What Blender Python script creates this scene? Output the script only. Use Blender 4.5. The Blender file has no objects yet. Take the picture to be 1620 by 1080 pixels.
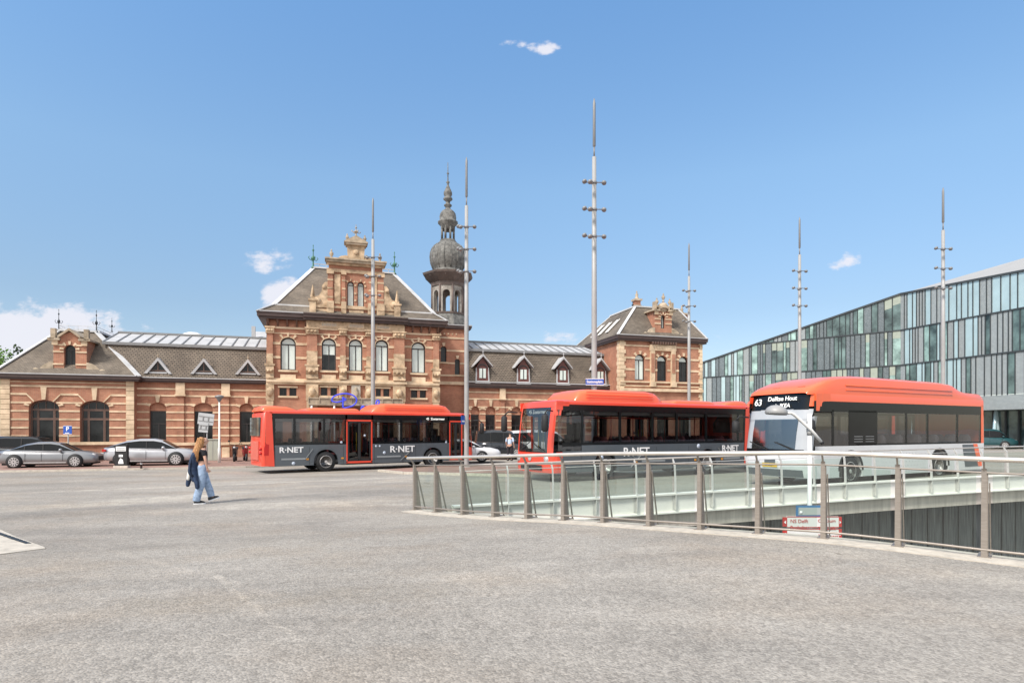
import bpy, bmesh, math, random
from mathutils import Vector, Matrix, noise as mnoise
from mathutils.geometry import delaunay_2d_cdt
R=math.radians
rnd=random.Random(7)
scene=bpy.context.scene
COL=scene.collection
# ------------------------------------------------------------------ camera
F=950.0; HZ=679.0; CX=810.0; CAMZ=1.6        # focal length, horizon row, centre column in photo pixels (1620 wide)
cam=bpy.data.cameras.new('camera'); camo=bpy.data.objects.new('camera',cam); COL.objects.link(camo)
camo.location=(0,0,CAMZ); camo.rotation_euler=(R(90),0,0)
cam.sensor_width=36; cam.lens=36*F/1620; cam.shift_y=(HZ-540)/1620; cam.clip_end=5000; cam.clip_start=.05
scene.camera=camo
# ------------------------------------------------------------------ light
SUN_EL=R(48); SUN_AZ=R(218)      # azimuth measured clockwise from +Y: the sun stands behind the camera to the left
w=bpy.data.worlds.new('World'); scene.world=w; w.use_nodes=True
def build_world():
    nt=w.node_tree; N=nt.nodes; Lk=nt.links; N.clear()
    out=N.new('ShaderNodeOutputWorld'); bg=N.new('ShaderNodeBackground'); sky=N.new('ShaderNodeTexSky')
    sky.sky_type='NISHITA'; sky.sun_disc=False; sky.sun_elevation=SUN_EL; sky.sun_rotation=SUN_AZ
    sky.air_density=1.0; sky.dust_density=0.6; sky.ozone_density=1.6
    bg.inputs[1].default_value=SKY_STR
    tc=N.new('ShaderNodeTexCoord'); sep=N.new('ShaderNodeSeparateXYZ'); Lk.new(tc.outputs['Generated'],sep.inputs[0])
    # physical sky graded to its seen tone; unseen top stops whitened to neutralise ambient light
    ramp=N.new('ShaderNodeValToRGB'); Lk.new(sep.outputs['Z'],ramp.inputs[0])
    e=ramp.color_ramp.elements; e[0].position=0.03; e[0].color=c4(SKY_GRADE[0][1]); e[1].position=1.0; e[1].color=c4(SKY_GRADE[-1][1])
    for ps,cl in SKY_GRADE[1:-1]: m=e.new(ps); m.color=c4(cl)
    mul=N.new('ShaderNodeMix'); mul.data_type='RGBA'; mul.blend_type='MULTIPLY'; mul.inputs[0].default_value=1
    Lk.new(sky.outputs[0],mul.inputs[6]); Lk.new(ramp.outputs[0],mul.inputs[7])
    cur=mul.outputs[2]
    def math_(op,a,b=None):
        n=N.new('ShaderNodeMath'); n.operation=op
        for i,v in enumerate((a,b)):
            if v is None: continue
            if isinstance(v,(int,float)): n.inputs[i].default_value=v
            else: Lk.new(v,n.inputs[i])
        return n.outputs[0]
    # projected azimuth / elevation tangent coordinates (a gnomonic map of the northern sky)
    ymax=math_('MAXIMUM',sep.outputs['Y'],0.02)
    u=math_('DIVIDE',sep.outputs['X'],ymax); v=math_('DIVIDE',sep.outputs['Z'],ymax)
    comb=N.new('ShaderNodeCombineXYZ'); Lk.new(u,comb.inputs[0]); Lk.new(v,comb.inputs[1])
    nz=N.new('ShaderNodeTexNoise'); nz.inputs['Scale'].default_value=20; nz.inputs['Detail'].default_value=8; nz.inputs['Roughness'].default_value=.62
    sc=N.new('ShaderNodeVectorMath'); sc.operation='MULTIPLY'; sc.inputs[1].default_value=(1,1.7,1); Lk.new(comb.outputs[0],sc.inputs[0]); Lk.new(sc.outputs[0],nz.inputs['Vector'])
    total=None
    for (px,py,rx,ry,amt) in CLOUDS:
        cu=(px-CX)/F; cv=(HZ-py)/F
        a=math_('DIVIDE',math_('SUBTRACT',u,cu),rx/F); b=math_('DIVIDE',math_('SUBTRACT',v,cv),ry/F)
        d=math_('ADD',math_('MULTIPLY',a,a),math_('MULTIPLY',b,b))
        f=math_('MULTIPLY',math_('MAXIMUM',math_('SUBTRACT',1.0,d),0.0),amt)
        total=f if total is None else math_('MAXIMUM',total,f)
    den=math_('SUBTRACT',math_('ADD',total,math_('MULTIPLY',nz.outputs['Fac'],3.0)),2.15)
    mr=N.new('ShaderNodeMapRange'); mr.inputs[1].default_value=0; mr.inputs[2].default_value=.7; mr.interpolation_type='SMOOTHSTEP'; Lk.new(den,mr.inputs[0])
    gate=math_('MINIMUM',math_('MULTIPLY',total,4.0),1.0)
    fac=math_('MULTIPLY',math_('MULTIPLY',mr.outputs[0],gate),.9)
    mx=N.new('ShaderNodeMix'); mx.data_type='RGBA'; Lk.new(fac,mx.inputs[0]); Lk.new(cur,mx.inputs[6]); mx.inputs[7].default_value=CLOUD_COL
    # unseen broken cloud bank overhead and south, added to neutralise bluish ambient light
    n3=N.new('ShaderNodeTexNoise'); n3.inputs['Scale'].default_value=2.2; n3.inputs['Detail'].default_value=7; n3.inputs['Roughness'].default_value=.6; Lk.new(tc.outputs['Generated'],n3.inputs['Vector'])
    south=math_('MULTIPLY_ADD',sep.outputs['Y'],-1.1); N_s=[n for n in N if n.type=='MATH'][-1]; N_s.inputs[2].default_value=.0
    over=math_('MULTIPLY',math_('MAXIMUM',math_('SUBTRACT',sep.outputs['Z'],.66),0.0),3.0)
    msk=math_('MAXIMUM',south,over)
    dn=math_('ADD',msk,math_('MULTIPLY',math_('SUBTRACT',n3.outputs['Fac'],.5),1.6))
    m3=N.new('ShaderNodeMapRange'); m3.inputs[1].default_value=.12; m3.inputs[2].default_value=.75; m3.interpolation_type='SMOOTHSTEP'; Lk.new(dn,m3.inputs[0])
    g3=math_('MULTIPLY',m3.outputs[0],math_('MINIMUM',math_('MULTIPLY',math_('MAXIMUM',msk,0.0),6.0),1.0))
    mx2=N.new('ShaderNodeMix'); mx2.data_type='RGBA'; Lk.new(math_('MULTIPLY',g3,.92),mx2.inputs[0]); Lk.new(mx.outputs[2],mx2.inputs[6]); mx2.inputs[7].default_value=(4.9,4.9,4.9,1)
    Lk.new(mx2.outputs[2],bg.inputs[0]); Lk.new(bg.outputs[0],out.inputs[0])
SKY_STR=0.12
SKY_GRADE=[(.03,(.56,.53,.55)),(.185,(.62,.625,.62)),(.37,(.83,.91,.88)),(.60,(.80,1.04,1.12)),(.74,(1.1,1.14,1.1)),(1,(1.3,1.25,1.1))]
def c4(c): return (c[0],c[1],c[2],1)
CLOUD_COL=(3.7,3.7,4.0,1)
CLOUDS=[(425,415,76,28,1.15),(452,470,52,44,1.9),(60,540,190,80,1.9),(200,545,130,45,1.1),(812,68,32,12,.85),(866,76,42,20,1.12),(1336,414,46,22,1.1),(885,537,44,20,1.1),(1100,545,200,40,.55),(-40,430,60,25,.8)]
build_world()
sl=bpy.data.lights.new('sun','SUN'); sl.energy=2.2; sl.angle=R(13); sl.color=(1,.94,.87)
so=bpy.data.objects.new('sun',sl); COL.objects.link(so)
sd=Vector((math.sin(SUN_AZ)*math.cos(SUN_EL),math.cos(SUN_AZ)*math.cos(SUN_EL),math.sin(SUN_EL)))
so.rotation_euler=(-sd).to_track_quat('-Z','Y').to_euler(); so.location=(0,0,60)
vs=scene.view_settings; vs.view_transform='Standard'; vs.look='None'; vs.gamma=1; vs.use_curve_mapping=False; vs.exposure=1.0

# ------------------------------------------------------------------ materials
def nodes_of(name):
    m=bpy.data.materials.new(name); m.use_nodes=True; nt=m.node_tree
    return m,nt,nt.nodes,nt.links,nt.nodes['Principled BSDF']
def c4(c): return (c[0],c[1],c[2],1)
def mat(name,col,rough=.6,metal=0,var=.12,scale=3.0,bump=0,bscale=40,spec=.5,coat=0,col2=None,stretch=None,obj=True):
    m,nt,N,Lk,b=nodes_of(name)
    b.inputs['Roughness'].default_value=rough; b.inputs['Metallic'].default_value=metal
    b.inputs['Specular IOR Level'].default_value=spec; b.inputs['Coat Weight'].default_value=coat
    tc=N.new('ShaderNodeTexCoord'); src=tc.outputs['Object']
    if stretch:
        mp=N.new('ShaderNodeMapping'); mp.inputs['Scale'].default_value=stretch; Lk.new(src,mp.inputs[0]); src=mp.outputs[0]
    if var or col2:
        nz=N.new('ShaderNodeTexNoise'); nz.inputs['Scale'].default_value=scale; nz.inputs['Detail'].default_value=6; nz.inputs['Roughness'].default_value=.6
        Lk.new(src,nz.inputs['Vector'])
        rp=N.new('ShaderNodeValToRGB'); Lk.new(nz.outputs['Fac'],rp.inputs[0])
        e=rp.color_ramp.elements; e[0].position=.3; e[1].position=.7
        a=[x*(1-var) for x in col]; d=[min(1,x*(1+var)) for x in (col2 or col)]
        e[0].color=c4(a); e[1].color=c4(d); Lk.new(rp.outputs[0],b.inputs['Base Color'])
    else: b.inputs['Base Color'].default_value=c4(col)
    if bump:
        n2=N.new('ShaderNodeTexNoise'); n2.inputs['Scale'].default_value=bscale; n2.inputs['Detail'].default_value=4; Lk.new(src,n2.inputs['Vector'])
        bp=N.new('ShaderNodeBump'); bp.inputs['Strength'].default_value=bump; bp.inputs['Distance'].default_value=.02
        Lk.new(n2.outputs['Fac'],bp.inputs['Height']); Lk.new(bp.outputs[0],b.inputs['Normal'])
    return m
def brickmat(name,c1,c2,mortar,bw,bh,ms,rough=.85,off=.5,bump=.4,blotch=.25,bl_scale=.35):
    m,nt,N,Lk,b=nodes_of(name); b.inputs['Roughness'].default_value=rough
    uv=N.new('ShaderNodeUVMap'); bt=N.new('ShaderNodeTexBrick'); Lk.new(uv.outputs[0],bt.inputs['Vector'])
    bt.inputs['Scale'].default_value=1; bt.inputs['Brick Width'].default_value=bw; bt.inputs['Row Height'].default_value=bh
    bt.inputs['Mortar Size'].default_value=ms; bt.offset=off; bt.inputs['Mortar Smooth'].default_value=.3
    bt.inputs['Color1'].default_value=c4(c1); bt.inputs['Color2'].default_value=c4(c2); bt.inputs['Mortar'].default_value=c4(mortar)
    tc=N.new('ShaderNodeTexCoord'); nz=N.new('ShaderNodeTexNoise'); nz.inputs['Scale'].default_value=bl_scale; nz.inputs['Detail'].default_value=8; nz.inputs['Roughness'].default_value=.65
    Lk.new(tc.outputs['Object'],nz.inputs['Vector'])
    rp=N.new('ShaderNodeValToRGB'); Lk.new(nz.outputs['Fac'],rp.inputs[0]); e=rp.color_ramp.elements
    e[0].position=.3; e[1].position=.7; lo=1-blotch; e[0].color=(lo,lo*.98,lo*.95,1); e[1].color=(1+blotch*.6,1+blotch*.6,1+blotch*.55,1)
    mx=N.new('ShaderNodeMix'); mx.data_type='RGBA'; mx.blend_type='MULTIPLY'; mx.inputs[0].default_value=1
    Lk.new(bt.outputs['Color'],mx.inputs[6]); Lk.new(rp.outputs[0],mx.inputs[7]); Lk.new(mx.outputs[2],b.inputs['Base Color'])
    bp=N.new('ShaderNodeBump'); bp.inputs['Strength'].default_value=bump; bp.inputs['Distance'].default_value=.02; bp.invert=True
    Lk.new(bt.outputs['Fac'],bp.inputs['Height']); Lk.new(bp.outputs[0],b.inputs['Normal'])
    return m
def glassmat(name,tint,refl=.12,rough=.02,fres=1.5,gc=(1,1,1)):
    """see-through pane: tinted transparency plus a Fresnel reflection"""
    m,nt,N,Lk,b=nodes_of(name); N.remove(b); out=[n for n in N if n.type=='OUTPUT_MATERIAL'][0]
    tr=N.new('ShaderNodeBsdfTransparent'); tr.inputs[0].default_value=c4(tint)
    gl=N.new('ShaderNodeBsdfGlossy'); gl.inputs['Roughness'].default_value=rough; gl.inputs[0].default_value=c4(gc)
    tc=N.new('ShaderNodeTexCoord'); nz=N.new('ShaderNodeTexNoise'); nz.inputs['Scale'].default_value=.7; Lk.new(tc.outputs['Object'],nz.inputs['Vector'])
    bp=N.new('ShaderNodeBump'); bp.inputs['Strength'].default_value=.08; bp.inputs['Distance'].default_value=.05; Lk.new(nz.outputs['Fac'],bp.inputs['Height'])
    Lk.new(bp.outputs[0],gl.inputs['Normal'])
    # Schlick reflectance that does not care which side of the thin pane is seen
    ge=N.new('ShaderNodeNewGeometry'); dp=N.new('ShaderNodeVectorMath'); dp.operation='DOT_PRODUCT'; Lk.new(ge.outputs['Normal'],dp.inputs[0]); Lk.new(ge.outputs['Incoming'],dp.inputs[1])
    def mt(op,a,b):
        n_=N.new('ShaderNodeMath'); n_.operation=op
        for i,v_ in enumerate((a,b)):
            if v_ is None: continue
            if isinstance(v_,(int,float)): n_.inputs[i].default_value=v_
            else: Lk.new(v_,n_.inputs[i])
        return n_.outputs[0]
    f=mt('POWER',mt('SUBTRACT',1.0,mt('ABSOLUTE',dp.outputs['Value'],None)),5.0)
    ad=N.new('ShaderNodeMath'); ad.operation='MULTIPLY_ADD'; ad.use_clamp=True; ad.inputs[1].default_value=.85; ad.inputs[2].default_value=refl+.04; Lk.new(f,ad.inputs[0])
    mx=N.new('ShaderNodeMixShader'); Lk.new(ad.outputs[0],mx.inputs[0]); Lk.new(tr.outputs[0],mx.inputs[1]); Lk.new(gl.outputs[0],mx.inputs[2]); Lk.new(mx.outputs[0],out.inputs[0])
    return m
M={}
M['brick']=brickmat('red_brick',(.48,.205,.125),(.40,.152,.095),(.42,.29,.20),.22,.068,.009,blotch=.34,bl_scale=.9)
M['stone']=mat('sandstone',(.60,.45,.29),.85,var=.25,scale=1.2,bump=.25,col2=(.68,.53,.37))
M['stone_dk']=mat('weathered_stone',(.30,.25,.18),.9,var=.35,scale=1.5,bump=.4,col2=(.46,.37,.27))
M['tile']=brickmat('roof_tile',(.155,.125,.098),(.21,.168,.13),(.04,.034,.03),.24,.16,.016,blotch=.3,bl_scale=.5,bump=.8)
M['slate']=brickmat('roof_slate',(.145,.120,.097),(.205,.170,.135),(.07,.06,.05),.2,.11,.008,blotch=.45,bl_scale=.45,bump=.4)
M['zinc']=mat('zinc_sheet',(.45,.45,.455),.7,metal=.0,var=.14,scale=1.0,spec=.3)
M['lead']=mat('lead_dome',(.10,.098,.092),.75,metal=.0,var=.35,scale=3.5,bump=.3,bscale=8,col2=(.19,.185,.17),spec=.3)
M['flash']=mat('grey_lead_flashing',(.58,.58,.58),.75,var=.18,scale=1.5,spec=.3)
M['arcade']=mat('grey_weathered_arcade_stone',(.30,.27,.235),.9,var=.3,scale=2,bump=.3,col2=(.42,.385,.34))
M['browneave']=mat('weathered_brown_eaves',(.15,.115,.10),.8,var=.25,scale=3)
M['stonew']=mat('warm_gable_stone',(.40,.275,.165),.88,var=.42,scale=1.6,bump=.5,bscale=14,col2=(.56,.42,.28))
M['cornice']=mat('brown_painted_cornice',(.065,.04,.035),.5,var=.2)
M['copper']=mat('green_copper',(.06,.17,.11),.6,var=.3,scale=6)
M['iron']=mat('dark_iron',(.04,.045,.05),.5,metal=.4,var=.2)
M['wframe']=mat('dark_window_frame',(.035,.03,.03),.45,var=.1)
M['bframe']=mat('brown_window_frame',(.14,.085,.065),.5,var=.15)
M['redframe']=mat('oxblood_frame',(.15,.055,.045),.5,var=.15)
M['white']=mat('white_painted_wood',(.74,.73,.70),.5,var=.06)
M['blind']=mat('pane_with_pale_blind',(.66,.74,.69),.12,var=.1,scale=.8,coat=.6,spec=.6)
M['dkglass']=mat('dark_pane',(.010,.012,.013),.08,var=.5,scale=1.0,coat=.0,spec=.35,col2=(.022,.025,.025))
M['mast']=mat('mast_grey_steel',(.36,.355,.345),.5,metal=.1,var=.08)
M['mastdk']=mat('mast_tip_grey',(.24,.24,.24),.5,metal=.2,var=.1)
M['black']=mat('black_rubber',(.018,.018,.019),.7,var=.2,scale=8)
M['blackgl']=mat('black_gloss_panel',(.008,.009,.010),.15,var=.2,coat=.0,spec=.35)
M['rail']=mat('brushed_bronze_steel',(.30,.262,.225),.45,metal=.35,var=.15,scale=8,stretch=(1,1,8))
M['handrail']=mat('satin_steel_handrail',(.66,.60,.53),.35,metal=.6,var=.08,scale=5)
M['fglass']=glassmat('clear_balustrade_glass',(.80,.885,.845),.03,.02,1.35)
M['busglass']=glassmat('tinted_bus_glass',(.44,.45,.455),.04,.02,1.45)
M['busglass2']=glassmat('pale_bus_glass',(.62,.64,.64),.10,.02,1.45)
M['busshield2']=glassmat('hazy_windscreen',(.58,.60,.60),.22,.12,1.5,(.95,.88,.80))  # gloss tinted warm to take the blue out of the sky reflection
M['busshield']=glassmat('bus_windscreen_glass',(.6,.64,.62),.10,.03,1.5)
M['carglass']=glassmat('car_window_glass',(.22,.25,.26),.12,.02,1.5)
def build_ground_mat():
    m,nt,N,Lk,b=nodes_of('coarse_grey_asphalt'); b.inputs['Roughness'].default_value=.9; b.inputs['Specular IOR Level'].default_value=.25
    g=N.new('ShaderNodeNewGeometry'); P=g.outputs['Position']
    def nz(scale,det=4,rough=.6,vec=P,st=None):
        n=N.new('ShaderNodeTexNoise'); n.inputs['Scale'].default_value=scale; n.inputs['Detail'].default_value=det; n.inputs['Roughness'].default_value=rough
        if st:
            mp=N.new('ShaderNodeMapping'); mp.inputs['Scale'].default_value=st; mp.inputs['Rotation'].default_value=(0,0,R(-8)); Lk.new(vec,mp.inputs[0]); vec=mp.outputs[0]
        Lk.new(vec,n.inputs['Vector']); return n.outputs['Fac']
    def ramp(f,p0,c0,p1,c1):
        r=N.new('ShaderNodeValToRGB'); Lk.new(f,r.inputs[0]); e=r.color_ramp.elements; e[0].position=p0; e[0].color=c4(c0); e[1].position=p1; e[1].color=c4(c1); return r.outputs[0]
    def mul(a,c,fac=1,bt='MULTIPLY'):
        x=N.new('ShaderNodeMix'); x.data_type='RGBA'; x.blend_type=bt
        if isinstance(fac,(int,float)): x.inputs[0].default_value=fac
        else: Lk.new(fac,x.inputs[0])
        for i,v in ((6,a),(7,c)):
            if isinstance(v,tuple): x.inputs[i].default_value=c4(v)
            else: Lk.new(v,x.inputs[i])
        return x.outputs[2]
    base=ramp(nz(.16,6),.32,GA,.68,GB)
    warm=ramp(nz(.35,5,.6,st=(1,1.3,1)),.48,(1,1,1),.75,(1.06,.985,.91))
    c=mul(base,warm)
    c=mul(c,ramp(nz(1.1,6,.7),.40,(.955,.95,.945),.60,(1.03,1.03,1.03)))
    c=mul(c,ramp(nz(3.1,2,.5),.20,(.45,.44,.42),.255,(1,1,1)))
    c=mul(c,ramp(nz(.55,6,.7,st=(.35,1.6,1)),.35,(.86,.86,.865),.65,(1.09,1.085,1.08)))   # long worn streaks of traffic
    # long diagonal tyre-worn and patched strips crossing the square
    sp=N.new('ShaderNodeSeparateXYZ'); Lk.new(P,sp.inputs[0]); wob=nz(.5,5,.65); fine=nz(2.2,5,.7)
    def mt(op,a,b_=None,c_=None):
        n=N.new('ShaderNodeMath'); n.operation=op
        for i,v_ in enumerate((a,b_,c_)):
            if v_ is None: continue
            if isinstance(v_,(int,float)): n.inputs[i].default_value=v_
            else: Lk.new(v_,n.inputs[i])
        return n.outputs[0]
    for (x0,y0,x1,y1,wd,col,warp) in WORN:
        if wd>.1: wd*=2.6; warp*=1.7
        dx,dy=x1-x0,y1-y0; l_=math.hypot(dx,dy); nx,ny=-dy/l_,dx/l_
        d_=mt('ADD',mt('MULTIPLY',sp.outputs['X'],nx),mt('MULTIPLY',sp.outputs['Y'],ny)); d_=mt('SUBTRACT',d_,x0*nx+y0*ny)
        d_=mt('ADD',d_,mt('MULTIPLY',mt('SUBTRACT',wob,.5),warp)); d_=mt('ABSOLUTE',d_)
        mr=N.new('ShaderNodeMapRange'); mr.inputs[1].default_value=wd; mr.inputs[2].default_value=wd*.45; mr.interpolation_type='SMOOTHSTEP'; Lk.new(d_,mr.inputs[0])
        fr=N.new('ShaderNodeMapRange'); fr.inputs[1].default_value=.3; fr.inputs[2].default_value=.6; Lk.new(fine,fr.inputs[0])
        ux,uy=dx/l_,dy/l_
        al=mt('ADD',mt('MULTIPLY',sp.outputs['X'],ux),mt('MULTIPLY',sp.outputs['Y'],uy)); al=mt('ABSOLUTE',mt('SUBTRACT',al,x0*ux+y0*uy+l_/2))
        me_=N.new('ShaderNodeMapRange'); me_.inputs[1].default_value=l_*.62; me_.inputs[2].default_value=l_*.42; me_.interpolation_type='SMOOTHSTEP'; Lk.new(al,me_.inputs[0])
        c=mul(c,col,mt('MULTIPLY',mt('MULTIPLY',mr.outputs[0],fr.outputs[0]),me_.outputs[0]))
    # aggregate chips
    v=N.new('ShaderNodeTexVoronoi'); v.inputs['Scale'].default_value=58; Lk.new(P,v.inputs['Vector'])
    sx=N.new('ShaderNodeSeparateColor'); Lk.new(v.outputs['Color'],sx.inputs[0])
    c=mul(c,ramp(sx.outputs[0],0,(.76,.755,.75),1,(1.24,1.235,1.22)))
    v2=N.new('ShaderNodeTexVoronoi'); v2.inputs['Scale'].default_value=24; Lk.new(P,v2.inputs['Vector'])
    sx2=N.new('ShaderNodeSeparateColor'); Lk.new(v2.outputs['Color'],sx2.inputs[0])
    c=mul(c,ramp(sx2.outputs[1],0,(.90,.90,.90),1,(1.10,1.10,1.10)))
    c=mul(c,ramp(nz(9,3),.3,(.93,.93,.93),.7,(1.07,1.07,1.07)))
    Lk.new(c,b.inputs['Base Color'])
    bp=N.new('ShaderNodeBump'); bp.inputs['Strength'].default_value=.7; bp.inputs['Distance'].default_value=.008
    Lk.new(v.outputs['Distance'],bp.inputs['Height']); bp.invert=True; Lk.new(bp.outputs[0],b.inputs['Normal'])
    return m
GA=(.280,.256,.226); GB=(.358,.333,.299)
def _g(px,py):
    y=F*(CAMZ+.3)/(py-HZ); return ((px-CX)/F*y,y)
WORN=[_g(0,776)+_g(640,752)+(.14,(1.32,1.30,1.27),.25),_g(0,806)+_g(330,783)+(.40,(1.26,1.25,1.22),.6),_g(0,817)+_g(640,776)+(.42,(.74,.75,.765),.5),_g(200,790)+_g(700,752)+(.30,(1.2,1.19,1.17),.6),
      _g(350,801)+_g(660,794)+(.35,(1.28,1.27,1.24),.5),_g(0,852)+_g(520,838)+(.4,(.84,.84,.85),.9),_g(330,930)+_g(470,1080)+(.045,(1.25,1.24,1.22),.35),_g(120,860)+_g(420,980)+(.09,(1.10,1.09,1.08),.5),_g(0,760)+_g(600,748)+(.35,(.87,.875,.88),.5),
      _g(520,860)+_g(900,845)+(.3,(.90,.895,.89),.7),_g(700,960)+_g(1100,900)+(.12,(1.10,1.10,1.10),.5),_g(1150,880)+_g(1620,980)+(.16,(1.10,1.09,1.07),.5),_g(150,1010)+_g(700,985)+(.16,(.89,.87,.84),.6)]
M['ground']=build_ground_mat()
M['kerbstone']=mat('pale_kerb_stone',(.50,.45,.38),.85,var=.2,scale=6,bump=.3)
M['paving']=brickmat('red_brick_paving',(.36,.20,.16),(.30,.17,.14),(.25,.19,.16),.2,.1,.012,blotch=.3,bl_scale=1.0)
M['whitesteel']=mat('white_steel_beam',(.80,.78,.72),.55,var=.07,scale=1.5)
M['concrete']=mat('beige_concrete',(.58,.52,.45),.9,var=.2,scale=2,stretch=(3,3,.35),bump=.3)
M['dkwall']=mat('dark_underpass_cladding',(.13,.14,.135),.6,var=.35,scale=3,stretch=(5,5,.3),col2=(.20,.21,.20))
M['busred']=mat('bus_red_paint',(.80,.072,.036),.32,var=.04,coat=.5,scale=.6)
M['busorange']=mat('bus_orange_red_paint',(.88,.145,.05),.32,var=.04,coat=.5,scale=.6)
M['busgrey']=mat('bus_slate_grey_paint',(.085,.10,.115),.4,var=.1,coat=.3,scale=.8)
M['buswhite']=mat('bus_white_paint',(.66,.66,.67),.35,var=.05,coat=.3,scale=.6)
M['txt']=mat('white_lettering',(.85,.85,.85),.5,var=0)
M['chrome']=mat('rim_metal',(.55,.53,.52),.35,metal=.35,var=.15,scale=9)
M['seat']=mat('seat_fabric_dark_red',(.11,.03,.035),.85,var=.3,scale=12)
M['seatg']=mat('seat_fabric_grey',(.10,.09,.10),.85,var=.3,scale=12)
M['intr']=mat('bus_interior_grey',(.34,.33,.32),.6,var=.1)
M['floor']=mat('bus_floor_dark',(.05,.05,.055),.7,var=.15)
M['hole']=mat('underpass_floor',(.10,.10,.10),.9,var=.2,scale=1)
def emis(name,col,s):
    m,nt,N,Lk,b=nodes_of(name); b.inputs['Base Color'].default_value=c4(col); b.inputs['Emission Color'].default_value=c4(col); b.inputs['Emission Strength'].default_value=s; return m
M['led']=emis('lit_display_letters',(.8,.8,.76),.28)
M['neon']=emis('blue_neon_lettering',(.035,.05,.50),.35)

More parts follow.
